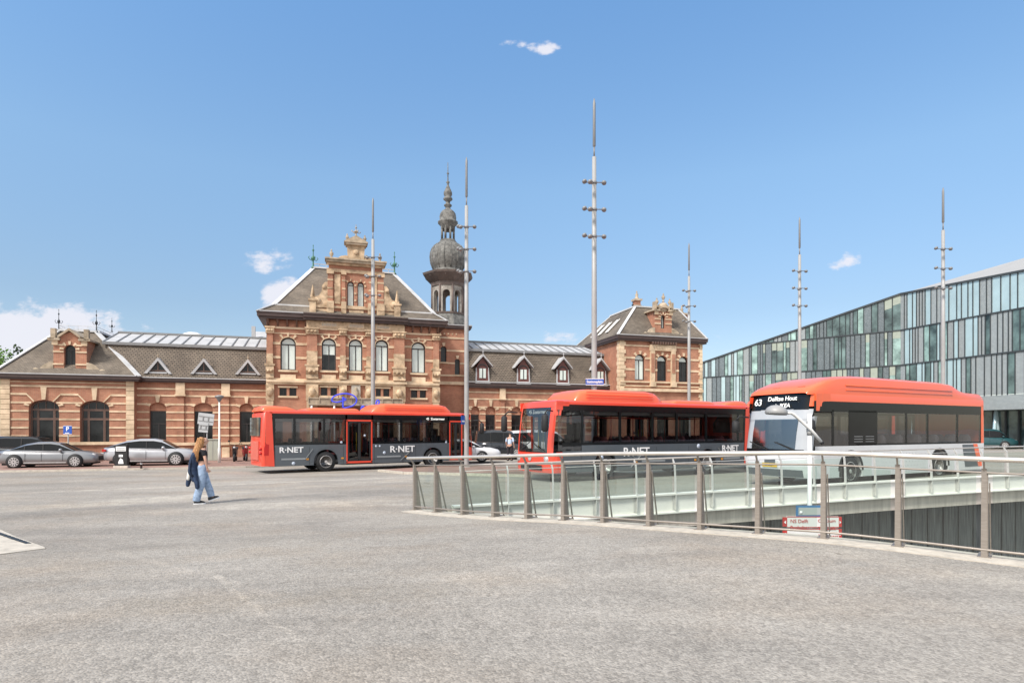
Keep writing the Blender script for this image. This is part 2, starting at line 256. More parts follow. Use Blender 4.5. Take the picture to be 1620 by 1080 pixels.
# ------------------------------------------------------------------ mesh builder
class MB:
    def __init__(s,xf=None): s.v=[]; s.f=[]; s.m=[]; s.sm=[]; s.xf=xf
    def add(s,vs,fs,mi=0,smooth=False):
        o=len(s.v)
        if s.xf is not None: vs=[s.xf@Vector(p) for p in vs]
        s.v+= [tuple(p) for p in vs]
        for f in fs: s.f.append([o+i for i in f]); s.m.append(mi); s.sm.append(smooth)
        return s
    def quad(s,a,b,c,d,mi=0): return s.add([a,b,c,d],[(0,1,2,3)],mi)
    def poly(s,pts,mi=0): return s.add(pts,[tuple(range(len(pts)))],mi)
    def box(s,x0,x1,y0,y1,z0,z1,mi=0):
        if x0>x1:x0,x1=x1,x0
        if y0>y1:y0,y1=y1,y0
        if z0>z1:z0,z1=z1,z0
        return s.add([(x0,y0,z0),(x1,y0,z0),(x1,y1,z0),(x0,y1,z0),(x0,y0,z1),(x1,y0,z1),(x1,y1,z1),(x0,y1,z1)],
              [(0,3,2,1),(4,5,6,7),(0,1,5,4),(1,2,6,5),(2,3,7,6),(3,0,4,7)],mi)
    def prism(s,pts,d,mi=0):
        """pts: closed polygon (3d), d: extrusion vector"""
        n=len(pts); d=Vector(d); P=[Vector(p) for p in pts]; Q=[p+d for p in P]
        fs=[tuple(range(n))[::-1],tuple(range(n,2*n))]+[(i,(i+1)%n,n+(i+1)%n,n+i) for i in range(n)]
        return s.add(P+Q,fs,mi)
    def bar(s,p,q,w,h,mi=0,up=(0,0,1)):
        p=Vector(p);q=Vector(q);d=(q-p).normalized(); u=Vector(up)
        if abs(d.dot(u))>.98: u=Vector((0,1,0))
        a=d.cross(u).normalized(); b=a.cross(d).normalized(); a*=w/2;b*=h/2
        P=[p-a-b,p+a-b,p+a+b,p-a+b,q-a-b,q+a-b,q+a+b,q-a+b]
        return s.add(P,[(0,1,2,3),(7,6,5,4),(0,4,5,1),(1,5,6,2),(2,6,7,3),(3,7,4,0)],mi)
    def tube(s,pts,r,n=8,mi=0,cap=True,smooth=True):
        pts=[Vector(p) for p in pts]; rs=r if isinstance(r,(list,tuple)) else [r]*len(pts)
        vs=[];fs=[];prev=None
        for i,p in enumerate(pts):
            d=(pts[min(i+1,len(pts)-1)]-pts[max(i-1,0)]).normalized()
            if prev is None:
                u=Vector((0,0,1)) if abs(d.z)<.9 else Vector((0,1,0)); a=d.cross(u).normalized()
            else: a=(prev-d*prev.dot(d)).normalized()
            prev=a; b=d.cross(a)
            for k in range(n):
                t=2*math.pi*k/n; vs.append(p+(a*math.cos(t)+b*math.sin(t))*rs[i])
        for i in range(len(pts)-1):
            for k in range(n): fs.append((i*n+k,i*n+(k+1)%n,(i+1)*n+(k+1)%n,(i+1)*n+k))
        s.add(vs,fs,mi,smooth)
        if cap:
            o=len(s.v)-len(vs)
            s.f.append([o+k for k in range(n)][::-1]); s.m.append(mi); s.sm.append(False)
            s.f.append([o+(len(pts)-1)*n+k for k in range(n)]); s.m.append(mi); s.sm.append(False)
        return s
    def lathe(s,c,prof,n=12,mi=0,axis='z',smooth=True,phase=0):
        vs=[];fs=[]; c=Vector(c)
        for r,z in prof:
            for k in range(n):
                t=2*math.pi*k/n+phase; x,y=r*math.cos(t),r*math.sin(t)
                vs.append(c+(Vector((x,y,z)) if axis=='z' else Vector((x,z,y)) if axis=='y' else Vector((z,x,y))))
        for i in range(len(prof)-1):
            for k in range(n): fs.append((i*n+k,i*n+(k+1)%n,(i+1)*n+(k+1)%n,(i+1)*n+k))
        if prof[0][0]>1e-4: fs.append(tuple(range(n))[::-1])
        if prof[-1][0]>1e-4: fs.append(tuple((len(prof)-1)*n+k for k in range(n)))
        return s.add(vs,fs,mi,smooth)
    def grid(s,rows,mi=0,smooth=True,close=False):
        """rows: list of equal-length point lists"""
        n=len(rows[0]); vs=[p for r in rows for p in r]; fs=[]
        for i in range(len(rows)-1):
            for k in range(n if close else n-1):
                fs.append((i*n+k,i*n+(k+1)%n,(i+1)*n+(k+1)%n,(i+1)*n+k))
        return s.add(vs,fs,mi,smooth)
    def build(s,name,mats,parent=None,fix=True,angle=None):
        me=bpy.data.meshes.new(name); me.from_pydata(s.v,[],s.f)
        if not isinstance(mats,(list,tuple)): mats=[mats]
        for m in mats: me.materials.append(m)
        me.polygons.foreach_set('material_index',s.m); me.polygons.foreach_set('use_smooth',s.sm)
        me.update()
        if fix:
            bm=bmesh.new(); bm.from_mesh(me)
            bmesh.ops.remove_doubles(bm,verts=bm.verts,dist=1e-5)
            bmesh.ops.recalc_face_normals(bm,faces=bm.faces)
            bm.to_mesh(me); bm.free()
        uv=me.uv_layers.new(name='UVMap'); Z=Vector((0,0,1))
        vs=me.vertices; data=[0.0]*(2*len(me.loops))
        for p in me.polygons:
            n=p.normal
            if abs(n.z)>.97: t=Vector((1,0,0)); b=Vector((0,1,0))
            else: t=Z.cross(n).normalized(); b=n.cross(t)
            for li in p.loop_indices:
                co=vs[me.loops[li].vertex_index].co; data[2*li]=co.dot(t); data[2*li+1]=co.dot(b)
        uv.data.foreach_set('uv',data)
        if angle: 
            try: me.set_sharp_from_angle(angle=R(angle))
            except Exception: pass
        o=bpy.data.objects.new(name,me); COL.objects.link(o)
        if parent is not None: o.parent=parent
        return o
def tag(o,label=None,cat=None,group=None,kind=None):
    if label: o['label']=label
    if cat: o['category']=cat
    if group: o['group']=group
    if kind: o['kind']=kind
    return o
def empty(name,loc,rz=0,label=None,cat=None,group=None):
    o=bpy.data.objects.new(name,None); COL.objects.link(o); o.location=loc; o.rotation_euler=(0,0,rz); o.empty_display_size=.3
    return tag(o,label,cat,group)
def children(o): return [c for c in bpy.data.objects if c.parent==o]
def copy_tree(o,parent=None,kids=None):
    if kids is None:
        kids={}
        for c in bpy.data.objects:
            if c.parent: kids.setdefault(c.parent.name,[]).append(c)
    c=o.copy(); COL.objects.link(c); c.parent=parent
    for ch in kids.get(o.name,[]): copy_tree(ch,c,kids)
    return c
def text_mesh(s,size,extr=.004,align='CENTER',shear=0,bold=0):
    cu=bpy.data.curves.new('t','FONT'); cu.body=s; cu.size=size; cu.extrude=extr; cu.align_x=align; cu.align_y='CENTER'; cu.shear=shear; cu.offset=bold
    o=bpy.data.objects.new('t',cu); COL.objects.link(o)
    dg=bpy.context.evaluated_depsgraph_get(); me=bpy.data.meshes.new_from_object(o.evaluated_get(dg)); bpy.data.objects.remove(o)
    return me
def text_obj(name,s,size,mtl,loc,rot,parent=None,sx=1,extr=.004,align='CENTER',shear=0,bold=0):
    me=text_mesh(s,size,extr,align,shear,bold); me.materials.clear(); me.materials.append(mtl)
    mt=Matrix.Translation(loc)@(rot if isinstance(rot,Matrix) else Matrix.Identity(4))@Matrix.Diagonal((sx,1,1,1))
    me.transform(mt); o=bpy.data.objects.new(name,me); COL.objects.link(o); o.parent=parent
    return o
def xyrot(right,up):
    """matrix whose local X is `right`, local Y is `up`"""
    r=Vector(right).normalized(); u=Vector(up).normalized(); n=r.cross(u)
    return Matrix(((r.x,u.x,n.x,0),(r.y,u.y,n.y,0),(r.z,u.z,n.z,0),(0,0,0,1)))
# ------------------------------------------------------------------ the lie of the ground
GT=[(-100,0),(0,0),(3,.02),(5,.05),(7,.01),(9.3,-.044),(11.3,-.119),(13.4,-.197),(15.8,-.286),(22,-.30),(36,-.45),(54,-.50),(9999,-.50)]
def gz(x,y):
    d=y-.8*x
    for i in range(len(GT)-1):
        a,b=GT[i],GT[i+1]
        if d<=b[0]: return a[1]+(b[1]-a[1])*(d-a[0])/(b[0]-a[0])
    return -.5
def G(px,py,up=0):
    """ground point seen at a photo pixel"""
    z=-.2
    for _ in range(30):
        y=F*(CAMZ-z-up)/(py-HZ); x=(px-CX)/F*y; z=.5*z+.5*gz(x,y)
    return Vector((x,y,gz(x,y)))
def XY(px,y): return Vector(((px-CX)/F*y,y,gz((px-CX)/F*y,y)))
def ZAT(py,y): return CAMZ+(HZ-py)*y/F
# ------------------------------------------------------------------ ground, underpass opening, deck edge
FP=[(654.7,14.0),(687.8,13.3),(730.5,12.6),(779.6,12.0),(832,11.5),(890,11.05),(952.5,10.55),(1025,10.0),(1106,9.5),(1198,9.0),(1302,8.5),(1420,8.0),(1557,7.4)]
FPOST=[Vector(((p-CX)/F*y,y,0)) for p,y in FP]
FPOST.append(FPOST[-1]+(FPOST[-1]-FPOST[-2])*1.02); FPOST.append(FPOST[-1]+Vector((.62,-.72,0))); FPOST.append(FPOST[-1]+Vector((.55,-.8,0)))
for p in FPOST: p.z=gz(p.x,p.y)
B0=Vector((-1.6,14.1,0)); BD=Vector((.9487,.3162,0)); BN=Vector((-.3162,.9487,0))
def beam_pt(t,off=0,z=None):
    p=B0+BD*t+BN*off
    p.z=gz(p.x,p.y) if z is None else z
    return p
def outer(i,d):
    a=FPOST[max(i-1,0)];b=FPOST[min(i+1,len(FPOST)-1)]; t=(b-a); t.z=0; t.normalize(); n=Vector((-t.y,t.x,0))
    if n.x<0: n=-n
    q=FPOST[i]+n*d; return q
hole=[outer(i,.22) for i in range(len(FPOST))]
hole[0]=FPOST[0]+Vector((.25,.0,0))
hole_poly=[(p.x,p.y) for p in hole]+[(14,3.5),(40,3.5)]+[(lambda q:(q.x,q.y))(beam_pt(t,.0)) for t in (44,24,18,12,8,4,1.2)]
def inpoly(x,y,P):
    c=False;j=len(P)-1
    for i in range(len(P)):
        xi,yi=P[i];xj,yj=P[j]
        if (yi>y)!=(yj>y) and x<(xj-xi)*(y-yi)/(yj-yi)+xi: c=not c
        j=i
    return c
def build_ground():
    pts=[Vector(p) for p in hole_poly]; n=len(pts); edges=[(i,(i+1)%n) for i in range(n)]
    def addp(x,y): pts.append(Vector((x,y)))
    for y in [i*.8 for i in range(-4,44)]:
        for x in [i*1.0 for i in range(-30,38)]: addp(x+.013,y+.007)
    for y in range(36,90,5):
        for x in range(-90,100,6): addp(x+.01,y)
    for y in (-400,-150,-60,-10,95,150,300,700,1600):
        for x in (-1600,-700,-300,-150,-95,0,105,160,300,700,1600): addp(x,y)
    r=delaunay_2d_cdt(pts,edges,[],0,1e-5)
    vs=[(p.x,p.y,gz(p.x,p.y)) for p in r[0]]; fs=[]
    for f in r[2]:
        cx=sum(r[0][i].x for i in f)/len(f); cy=sum(r[0][i].y for i in f)/len(f)
        if not inpoly(cx,cy,hole_poly): fs.append(tuple(f))
    mb=MB(); mb.add(vs,fs,0,True); o=mb.build('ground',M['ground'])
    tag(o,kind='structure')
build_ground()
# underpass: floor and side walls below the opening
mb=MB(); mb.poly([(x,y,-3.6) for x,y in [(-4,2),(45,2),(45,34),(-4,20)]])
tag(mb.build('underpass_floor',M['hole']),kind='structure')
mb=MB()
for i in range(len(hole)-1):
    a,b=hole[i],hole[i+1]
    mb.quad((a.x,a.y,gz(a.x,a.y)-.004),(b.x,b.y,gz(b.x,b.y)-.004),(b.x,b.y,-3.6),(a.x,a.y,-3.6))
a=hole[0]; q=beam_pt(1.2)
mb.quad((a.x,a.y,-.3),(q.x,q.y,-.3),(q.x,q.y,-3.6),(a.x,a.y,-3.6))
tag(mb.build('underpass_wall',M['concrete']),'concrete retaining wall under the near railing of the underpass','wall')
mb=MB(); a=beam_pt(-.5,1.3);b=beam_pt(44,1.3)
nseg=60
for i in range(nseg):
    p=a.lerp(b,i/nseg);q=a.lerp(b,(i+1)/nseg)
    mb.quad((p.x,p.y,-3.6),(q.x,q.y,-3.6),(q.x,q.y,-.3),(p.x,p.y,-.3))
    mb.bar((p.x-BN.x*.02,p.y-BN.y*.02,-3.6),(p.x-BN.x*.02,p.y-BN.y*.02,-.8),.03,.04)
tag(mb.build('underpass_wall',M['dkwall']),'dark grey clad wall below the far bridge edge','wall')
# far deck edge beam: white steel channel over a concrete girder
root=empty('bridge_edge',beam_pt(0),0,'white steel bridge edge beam over a beige concrete girder across the underpass','bridge')
root.location=(0,0,0)
mb=MB();mb2=MB();mb3=MB()
T=[.2+i*.6 for i in range(0,70)]
for i in range(len(T)-1):
    t0,t1=T[i],T[i+1]
    for m_,o0,o1,z0,z1 in ((mb,-.06,.02,-.42,0.03),(mb,-.14,.10,.03,.075),(mb,-.14,.0,-.455,-.42),(mb2,.03,.5,-.86,-.36)):
        z_a=beam_pt(t0).z; z_b=beam_pt(t1).z
        P=[beam_pt(t0,o0,z_a+z0),beam_pt(t1,o0,z_b+z0),beam_pt(t1,o1,z_b+z0),beam_pt(t0,o1,z_a+z0),beam_pt(t0,o0,z_a+z1),beam_pt(t1,o0,z_b+z1),beam_pt(t1,o1,z_b+z1),beam_pt(t0,o1,z_a+z1)]
        m_.add(P,[(0,3,2,1),(4,5,6,7),(0,1,5,4),(2,3,7,6)])
    if i%2==0:
        pass
mb.build('edge_beam',M['whitesteel'],root); mb2.build('girder',M['concrete'],root)
mb=MB(); a=beam_pt(0,.5);b=beam_pt(44,.5);c=beam_pt(44,1.3);d=beam_pt(0,1.3)
mb.quad((a.x,a.y,-.84),(b.x,b.y,-.6),(c.x,c.y,-.6),(d.x,d.y,-.84)); mb.build('deck_underside',M['concrete'],root)
# kerb strip of pale stone along the near railing
mb=MB()
for i in range(len(FPOST)-1):
    P=[]
    for j in (i,i+1):
        for d in (-.34,.24): 
            q=outer(j,d); P.append((q.x,q.y,gz(q.x,q.y)))
    a,b,c,d=P[0],P[1],P[3],P[2]
    lo=[a,b,c,d]; up=[(p[0],p[1],p[2]+.012) for p in lo]; dn=[(p[0],p[1],p[2]-.2) for p in lo]
    mb.add(dn+up,[(4,5,6,7),(0,1,5,4),(1,2,6,5),(2,3,7,6),(3,0,4,7)])
tag(mb.build('kerb_strip',M['kerbstone']),kind='structure')
# pavements: brick strip in front of the station, island before the middle bus
def slab(name,pix,h,mtl,back=None):
    pts=[G(px,py) for px,py in pix]+(back or [])
    mb=MB(); n=len(pts)
    top=[(p.x,p.y,gz(p.x,p.y)+h) for p in pts]; bot=[(p.x,p.y,gz(p.x,p.y)-.1) for p in pts]
    mb.poly(top); 
    for i in range(n): mb.quad(bot[i],bot[(i+1)%n],top[(i+1)%n],top[i])
    o=mb.build(name,mtl); tag(o,kind='structure')
    kb=MB()
    for i in range(len(pix)-1):
        a,b=Vector(top[i]),Vector(top[i+1]); kb.bar(a+Vector((0,0,-.04)),b+Vector((0,0,-.04)),.16,.10)
    tag(kb.build('kerb',M['kerbstone']),kind='structure')
def V3(x,y): return Vector((x,y,0))
slab('pavement',[(-320,748),(-60,747.5),(80,745.5),(160,744),(390,739.5),(500,735.5),(640,731)],.08,M['paving'],[V3(6,45),V3(30,54),V3(35,75),V3(-70,60),V3(-70,35)])
slab('pavement_island',[(600,745.5),(640,749.5),(730,751.5),(830,754),(900,757),(960,758)],.09,M['paving'],[G(1010,752),G(900,745),G(780,739.5),G(690,739.5)])
# concrete corner of a planter kerb at the left edge
a=[G(-60,812),G(0,838),G(26,850),G(70,866),G(72,868),G(-60,885)]
mb=MB(); n=len(a)
top=[(p.x,p.y,p.z+.015) for p in a]; bot=[(p.x,p.y,p.z-.1) for p in a]
mb.poly(top)
for i in range(n): mb.quad(bot[i],bot[(i+1)%n],top[(i+1)%n],top[i])
tag(mb.build('concrete_apron',M['kerbstone']),kind='structure')
p,q=G(-8,843),G(46,862)
mb=MB()
for k in range(9):
    u=p.lerp(q,k/9+.01);v_=p.lerp(q,(k+1)/9-.015); u.z+=.02;v_.z+=.02; mb.bar(u,v_,.075,.02)
tag(mb.build('drain_channel',M['iron']),'dark drain channel let into the pale concrete corner','drain')
# ------------------------------------------------------------------ near railing
RH=1.22
root=empty('railing',(0,0,0),0,'bronze steel and glass railing curving along the near side of the underpass','railing')
hr=[]
for i,p in enumerate(FPOST):
    q=outer(i,-.10); q.z=p.z+RH; hr.append(q)
# smooth handrail
def catmull(P,n=6):
    out=[]
    for i in range(len(P)-1):
        p0=P[max(i-1,0)];p1=P[i];p2=P[i+1];p3=P[min(i+2,len(P)-1)]
        for k in range(n):
            t=k/n; out.append(.5*((2*p1)+(p2-p0)*t+(2*p0-5*p1+4*p2-p3)*t*t+(3*p1-p0-3*p2+p3)*t**3))
    out.append(P[-1]); return out
start=hr[0]+(hr[0]-hr[1]).normalized()*.12
MB().tube(catmull([start]+hr),.032,12).build('handrail',M['handrail'],root)
for nm,h,r in (('upper_rail',1.05,.013),('lower_rail',.10,.016)):
    pts=[]
    for i,p in enumerate(FPOST):
        q=p.copy(); q.z+=h; pts.append(q)
    MB().tube(catmull(pts,4),r,8).build(nm,M['rail'],root)
for i,p in enumerate(FPOST):
    a=outer(i,0); n=(outer(i,1)-a); n.z=0; n.normalize(); t=Vector((n.y,-n.x,0)); 
    if t.x<0: t=-t
    mb=MB()
    z=p.z
    # flat bar in the line of the railing
    def P(al,out_,h): v=p+t*al+n*out_; v.z=z+h; return v
    w0,w1=.034,.026
    mb.prism([P(-w0,-.012,-.02),P(w0,-.012,-.02),P(w1,-.012,1.10),P(-w1,-.012,1.10)],n*.024)
    # tapering fin on the outer side
    mb.prism([P(w0-.008,.012,-.02),P(w0-.008,.17,-.02),P(w0-.008,.18,.02),P(w0-.008,.045,1.0),P(w0-.008,.012,1.05)],t*.012)
    # stay
    mb.bar(P(.05,.05,.92),P(.05,.29,-.02),.014,.035)
    # swan neck to the handrail
    mb.bar(P(0,0,1.08),P(0,-.05,1.15),.02,.035); mb.bar(P(0,-.05,1.145),P(0,-.10,RH-.01),.02,.03)
    # base plate, clamps
    mb.prism([P(-.07,-.05,-.0),P(.07,-.05,-.0),P(.07,.3,-.0),P(-.07,.3,-.0)],(0,0,.02))
    mb.build('post',M['rail'],root)
    if i<len(FPOST)-1:
        q=FPOST[i+1]; d=(q-p); d.z=0; L=d.length; d.normalize(); nn=Vector((-d.y,d.x,0)); nn=nn if nn.x>0 else -nn
        a0=p+d*.08+nn*.03; b0=p+d*(L-.08)+nn*.03
        gm=MB(); gm.add([(a0.x,a0.y,p.z+.12),(b0.x,b0.y,q.z+.12),(b0.x,b0.y,q.z+1.02),(a0.x,a0.y,p.z+1.02)],[(0,1,2,3)])
        gm.build('glass_panel',M['fglass'],root,fix=False)
# ------------------------------------------------------------------ far railing on the bridge edge
root=empty('railing',(0,0,0),0,'slim steel and glass railing bolted along the far white bridge edge','railing')
M['slim']=mat('pale_steel_stanchion',(.60,.59,.56),.4,metal=.3,var=.1,scale=8)
ts=[.39+1.17*i for i in range(0,34)]
top=[]
for t in ts:
    p=beam_pt(t,-.05); z=p.z
    def Q(off,h,al=0): v=p+BN*off+BD*al; v.z=z+h; return v
    mb=MB()
    mb.prism([Q(-.10,-.36,-.012),Q(-.02,-.36,-.012),Q(-.01,.45,-.012),Q(.02,.80,-.012),Q(.10,.97,-.012),Q(.07,.99,-.012),Q(-.03,.84,-.012),Q(-.07,.45,-.012)],BD*.024)
    mb.prism([Q(-.018,-.36,-.07),Q(-.018,-.36,.0),Q(-.018,.02,.0),Q(-.018,.02,-.07)],-BN*.01)
    mb.prism([Q(-.02,-.28,.03),Q(-.02,-.28,.05),Q(-.02,-.24,.05),Q(-.02,-.24,.03)],-BN*.02)
    mb.prism([Q(-.02,-.10,.03),Q(-.02,-.10,.05),Q(-.02,-.06,.05),Q(-.02,-.06,.03)],-BN*.02)
    mb.build('post',M['slim'],root)
    top.append(Q(.10,1.0))
MB().tube(top,.024,10).build('handrail',M['handrail'],root)
MB().tube([p-Vector((0,0,.13))-BN*.08 for p in top],.010,6).build('upper_rail',M['slim'],root)
for i in range(len(ts)-1):
    a=beam_pt(ts[i]+.05,-.02);b=beam_pt(ts[i+1]-.05,-.02)
    MB().add([(a.x,a.y,a.z+.10),(b.x,b.y,b.z+.10),(b.x,b.y,b.z+.82),(a.x,a.y,a.z+.82)],[(0,1,2,3)]).build('glass_panel',M['fglass'],root,fix=False)
# ------------------------------------------------------------------ tall light masts
def make_mast():
    root=empty('light_mast',(0,0,0))
    H=16
    MB().tube([(0,0,0),(0,0,.15),(0,0,7),(0,0,13.55)],[.135,.125,.115,.09],16).build('pole',M['mast'],root)
    MB().lathe((0,0,0),[(.26,0),(.26,.05),(.2,.06),(.18,.12)],16).build('base_flange',M['mast'],root)
    MB().tube([(0,0,13.55),(0,0,14.0)],.035,8).build('neck',M['mastdk'],root)
    MB().tube([(0,0,13.98),(0,0,14.02),(0,0,15.85),(0,0,15.92),(0,0,16.05)],[.03,.065,.06,.045,.02],10).build('tip_tube',M['mastdk'],root)
    for k,z in enumerate((12.45,11.3,10.15)):
        br=MB(); br.tube([(-.4,0,z+.02),(.4,0,z+.02)],.022,6)
        br.tube([(0,0,z),(-.2,-.38,z-.05)],.02,6); br.lathe((0,0,z-.05),[(.122,0),(.122,.10)],12)
        b=br.build('bracket',M['mastdk'],root)
        for (x,y,dz,rx) in ((-.42,-.02,.05,-.35),(.42,-.02,.0,.3),(-.24,-.40,-.12,-.2)):
            lm=MB(Matrix.Translation((x,y,z+dz))@Matrix.Rotation(rx,4,'Y')@Matrix.Rotation(R(-25),4,'X'))
            lm.lathe((0,0,0),[(.0,-.07),(.08,-.065),(.105,-.03),(.105,.03),(.07,.06),(.0,.07)],10)
            lm.build('floodlight',M['mastdk'],b)
    return root
masts=[(590,36.3,'light mast rising behind the front half of the grey and red bus'),
       (738,31.0,'light mast with a small blue sign in front of the nose of the left bus'),
       (940,25.7,'tallest looking light mast, behind the middle red bus with the blue street name sign'),
       (1090,45.2,'light mast in front of the right-hand pavilion of the station'),
       (1265,40.0,'light mast rising behind the front of the white bus'),
       (1492,35.3,'light mast rising behind the rear of the white bus against the bright glass wall')]
pm=make_mast()
for i,(px,y,lab) in enumerate(masts):
    o=pm if i==0 else copy_tree(pm)
    q=XY(px,y); o.location=(q.x,q.y,q.z); o.rotation_euler=(0,0,R(rnd.uniform(-6,6)))
    tag(o,lab,'light mast','tall grey light masts around the bus station')
# blue sign on mast 2, street name sign on mast 3
M['bluesign']=mat('blue_sign',(.02,.09,.42),.4,var=.03)
q=XY(732.5,30.7); z0,z1=ZAT(671,30.7),ZAT(657,30.7)
sg=empty('small_sign',(q.x,30.7,z0),R(60),'small blue sign fixed edge-on to the mast before the left bus','sign')
MB().box(-.16,.16,-.01,.01,0,z1-z0).build('sign_plate',M['bluesign'],sg)
MB().box(-.12,.12,-.014,-.011,.12,.2).build('sign_mark',M['txt'],sg); MB().bar((.16,0,.2),(.34,0,.2),.02,.03).build('clamp',M['mastdk'],sg)
y=25.5; xa,xb=(926.5-CX)/F*y,(955-CX)/F*y
sg=empty('street_name_sign',((xa+xb)/2,y,ZAT(609,y)),0,'blue street name sign with white lettering on the mast above the middle bus','sign')
hh=ZAT(598.5,y)-ZAT(609,y); ww=xb-xa
MB().box(-ww/2,ww/2,-.015,.015,0,hh).build('sign_plate',M['bluesign'],sg)
fr=MB(); fr.box(-ww/2,ww/2,-.02,-.0155,0,.025); fr.box(-ww/2,ww/2,-.02,-.0155,hh-.025,hh); fr.build('border',M['txt'],sg)
text_obj('lettering','Stationsplein',.155,M['txt'],(0,-.018,hh/2),xyrot((1,0,0),(0,0,1)),sg,sx=.86,bold=.003)
# ------------------------------------------------------------------ old station building
SX,SY,STH=-33.75,39.6,math.atan(F/3080)
sc_,ss_=math.cos(STH),math.sin(STH)
def LU(px,v=0):
    k=(px-CX)/F; return (k*SY-SX+v*(ss_+k*sc_))/(sc_-k*ss_)
def LZ(px,py,v=0):
    u=LU(px,v); Y=SY+u*ss_+v*sc_; return CAMZ+(HZ-py)*Y/F
station=empty('station_building',(SX,SY,0),STH,'old red brick station with sandstone bands, mansard roofs, stone gable and onion-domed turret','station building')
GZ=-.6
def arch_pts(op,n=12,inset=0,bottom=True):
    a,b,zb,zs,r=op[:5]; a+=inset;b-=inset;r=max(r-inset,.0) if r>0 else 0; zb+=inset; m=(a+b)/2;hw=(b-a)/2
    pts=[(b,zs)]+[(m+hw*math.cos(math.pi*k/n),zs+r*math.sin(math.pi*k/n)) for k in range(1,n)]+[(a,zs)]
    if r==0: pts=[(b,zs-inset),(a,zs-inset)]
    return [(a,zb),(b,zb)]+pts
def wall(mb,u0,u1,z0,z1,ops,v,rev=.3,mi=0,ri=0,n=12,back=True):
    x=u0
    for op in sorted(ops):
        a,b,zb,zs,r=op[:5]; m=(a+b)/2;hw=(b-a)/2
        if a>x: mb.quad((x,v,z0),(a,v,z0),(a,v,z1),(x,v,z1),mi)
        if zb>z0+1e-4: mb.quad((a,v,z0),(b,v,z0),(b,v,zb),(a,v,zb),mi)
        top=[(a,zs)]+([(m-hw*math.cos(math.pi*k/n),zs+r*math.sin(math.pi*k/n)) for k in range(1,n)] if r>0 else [])+[(b,zs)]
        for i in range(len(top)-1):
            (xa,za),(xb,zb_)=top[i],top[i+1]
            mb.quad((xa,v,za),(xb,v,zb_),(xb,v,z1),(xa,v,z1),mi)
        ol=arch_pts(op,n)
        for i in range(len(ol)):
            (xa,za),(xb,zb_)=ol[i],ol[(i+1)%len(ol)]
            mb.quad((xa,v,za),(xb,v,zb_),(xb,v+rev,zb_),(xa,v+rev,za),ri)
        x=b
    if x<u1: mb.quad((x,v,z0),(u1,v,z0),(u1,v,z1),(x,v,z1),mi)
def bands(mb,u0,u1,zs,h,ops,v,proud=.035,pad=.0,ends=0):
    for z in zs:
        iv=[]
        for op in sorted(ops):
            a,b,zb,zsp,r=op[:5]; m=(a+b)/2;hw=(b-a)/2
            if z+h<zb or z>zsp+r: continue
            if z<=zsp: x=hw
            else: x=hw*math.sqrt(max(0,1-((z-zsp)/max(r,1e-3))**2))
            iv.append((m-x-pad,m+x+pad))
        x=u0
        for a,b in iv:
            if a>x+.02: mb.box(x,a,v-proud,v+.02,z,z+h)
            x=max(x,b)
        if u1>x+.02: mb.box(x,u1,v-proud,v+.02,z,z+h)
def voussoirs(mb,op,v,angs=(90,),half=7,t=.38,proud=.06,inner=0.02):
    a,b,zb,zs,r=op[:5]; m=(a+b)/2;hw=(b-a)/2
    for A in angs:
        P=[]
        for (rr,s) in ((inner,-1),(inner,1),(t,1),(t,-1)):
            th=R(A+s*half*(1.0 if rr==inner else .95)); P.append((m+(hw+rr)*math.cos(th),v-proud,zs+(r+rr)*math.sin(th)))
        mb.prism(P,(0,proud+.02,0))
def ring(mb,op,v,t0,t1,proud,mi=0,n=14):
    a,b,zb,zs,r=op[:5]; m=(a+b)/2;hw=(b-a)/2
    I=[(m+(hw+t0)*math.cos(math.pi*k/n),zs+(r+t0)*math.sin(math.pi*k/n)) for k in range(n+1)]
    O=[(m+(hw+t1)*math.cos(math.pi*k/n),zs+(r+t1)*math.sin(math.pi*k/n)) for k in range(n+1)]
    for k in range(n):
        mb.prism([(I[k][0],v-proud,I[k][1]),(I[k+1][0],v-proud,I[k+1][1]),(O[k+1][0],v-proud,O[k+1][1]),(O[k][0],v-proud,O[k][1])],(0,proud+.01,0),mi)
def window(parent,op,v,fw=.09,bars=(),fm='wframe',pm='dkglass',name='window',dep=.08,transom=None,tympan=None):
    """frame mesh with its pane as sub-part; bars: ('v',frac,w) / ('h',z,w)"""
    n=12; o_=arch_pts(op,n); i_=arch_pts(op,n,fw); mb=MB(); N_=len(o_)
    for k in range(N_):
        a,b,c,d=o_[k],o_[(k+1)%N_],i_[(k+1)%N_],i_[k]
        mb.add([(a[0],v,a[1]),(b[0],v,b[1]),(c[0],v,c[1]),(d[0],v,d[1]),(d[0],v+dep,d[1]),(c[0],v+dep,c[1])],[(0,1,2,3),(3,2,5,4)])
    a,b,zb,zs,r=op[:5]; m=(a+b)/2; hw=(b-a)/2
    for bar in bars:
        if bar[0]=='v':
            x=a+(b-a)*bar[1]; z1=bar[3] if len(bar)>3 else (zs+r*math.sqrt(max(0,1-((x-m)/hw)**2))-fw*.5)
            mb.box(x-bar[2]/2,x+bar[2]/2,v+.01,v+dep,bar[4] if len(bar)>4 else zb+fw*.5,z1)
        else:
            z=bar[1]; x=hw if z<=zs else hw*math.sqrt(max(0,1-((z-zs)/max(r,.001))**2)); mb.box(m-x+fw*.4,m+x-fw*.4,v+.006,v+dep,z-bar[2]/2,z+bar[2]/2)
    w_=mb.build(name,M[fm],parent)
    g=arch_pts(op,n,fw*.5); pb=MB(); pb.poly([(x,v+dep*.6,z) for x,z in g])
    pb.build('pane',M[pm],w_)
    return w_
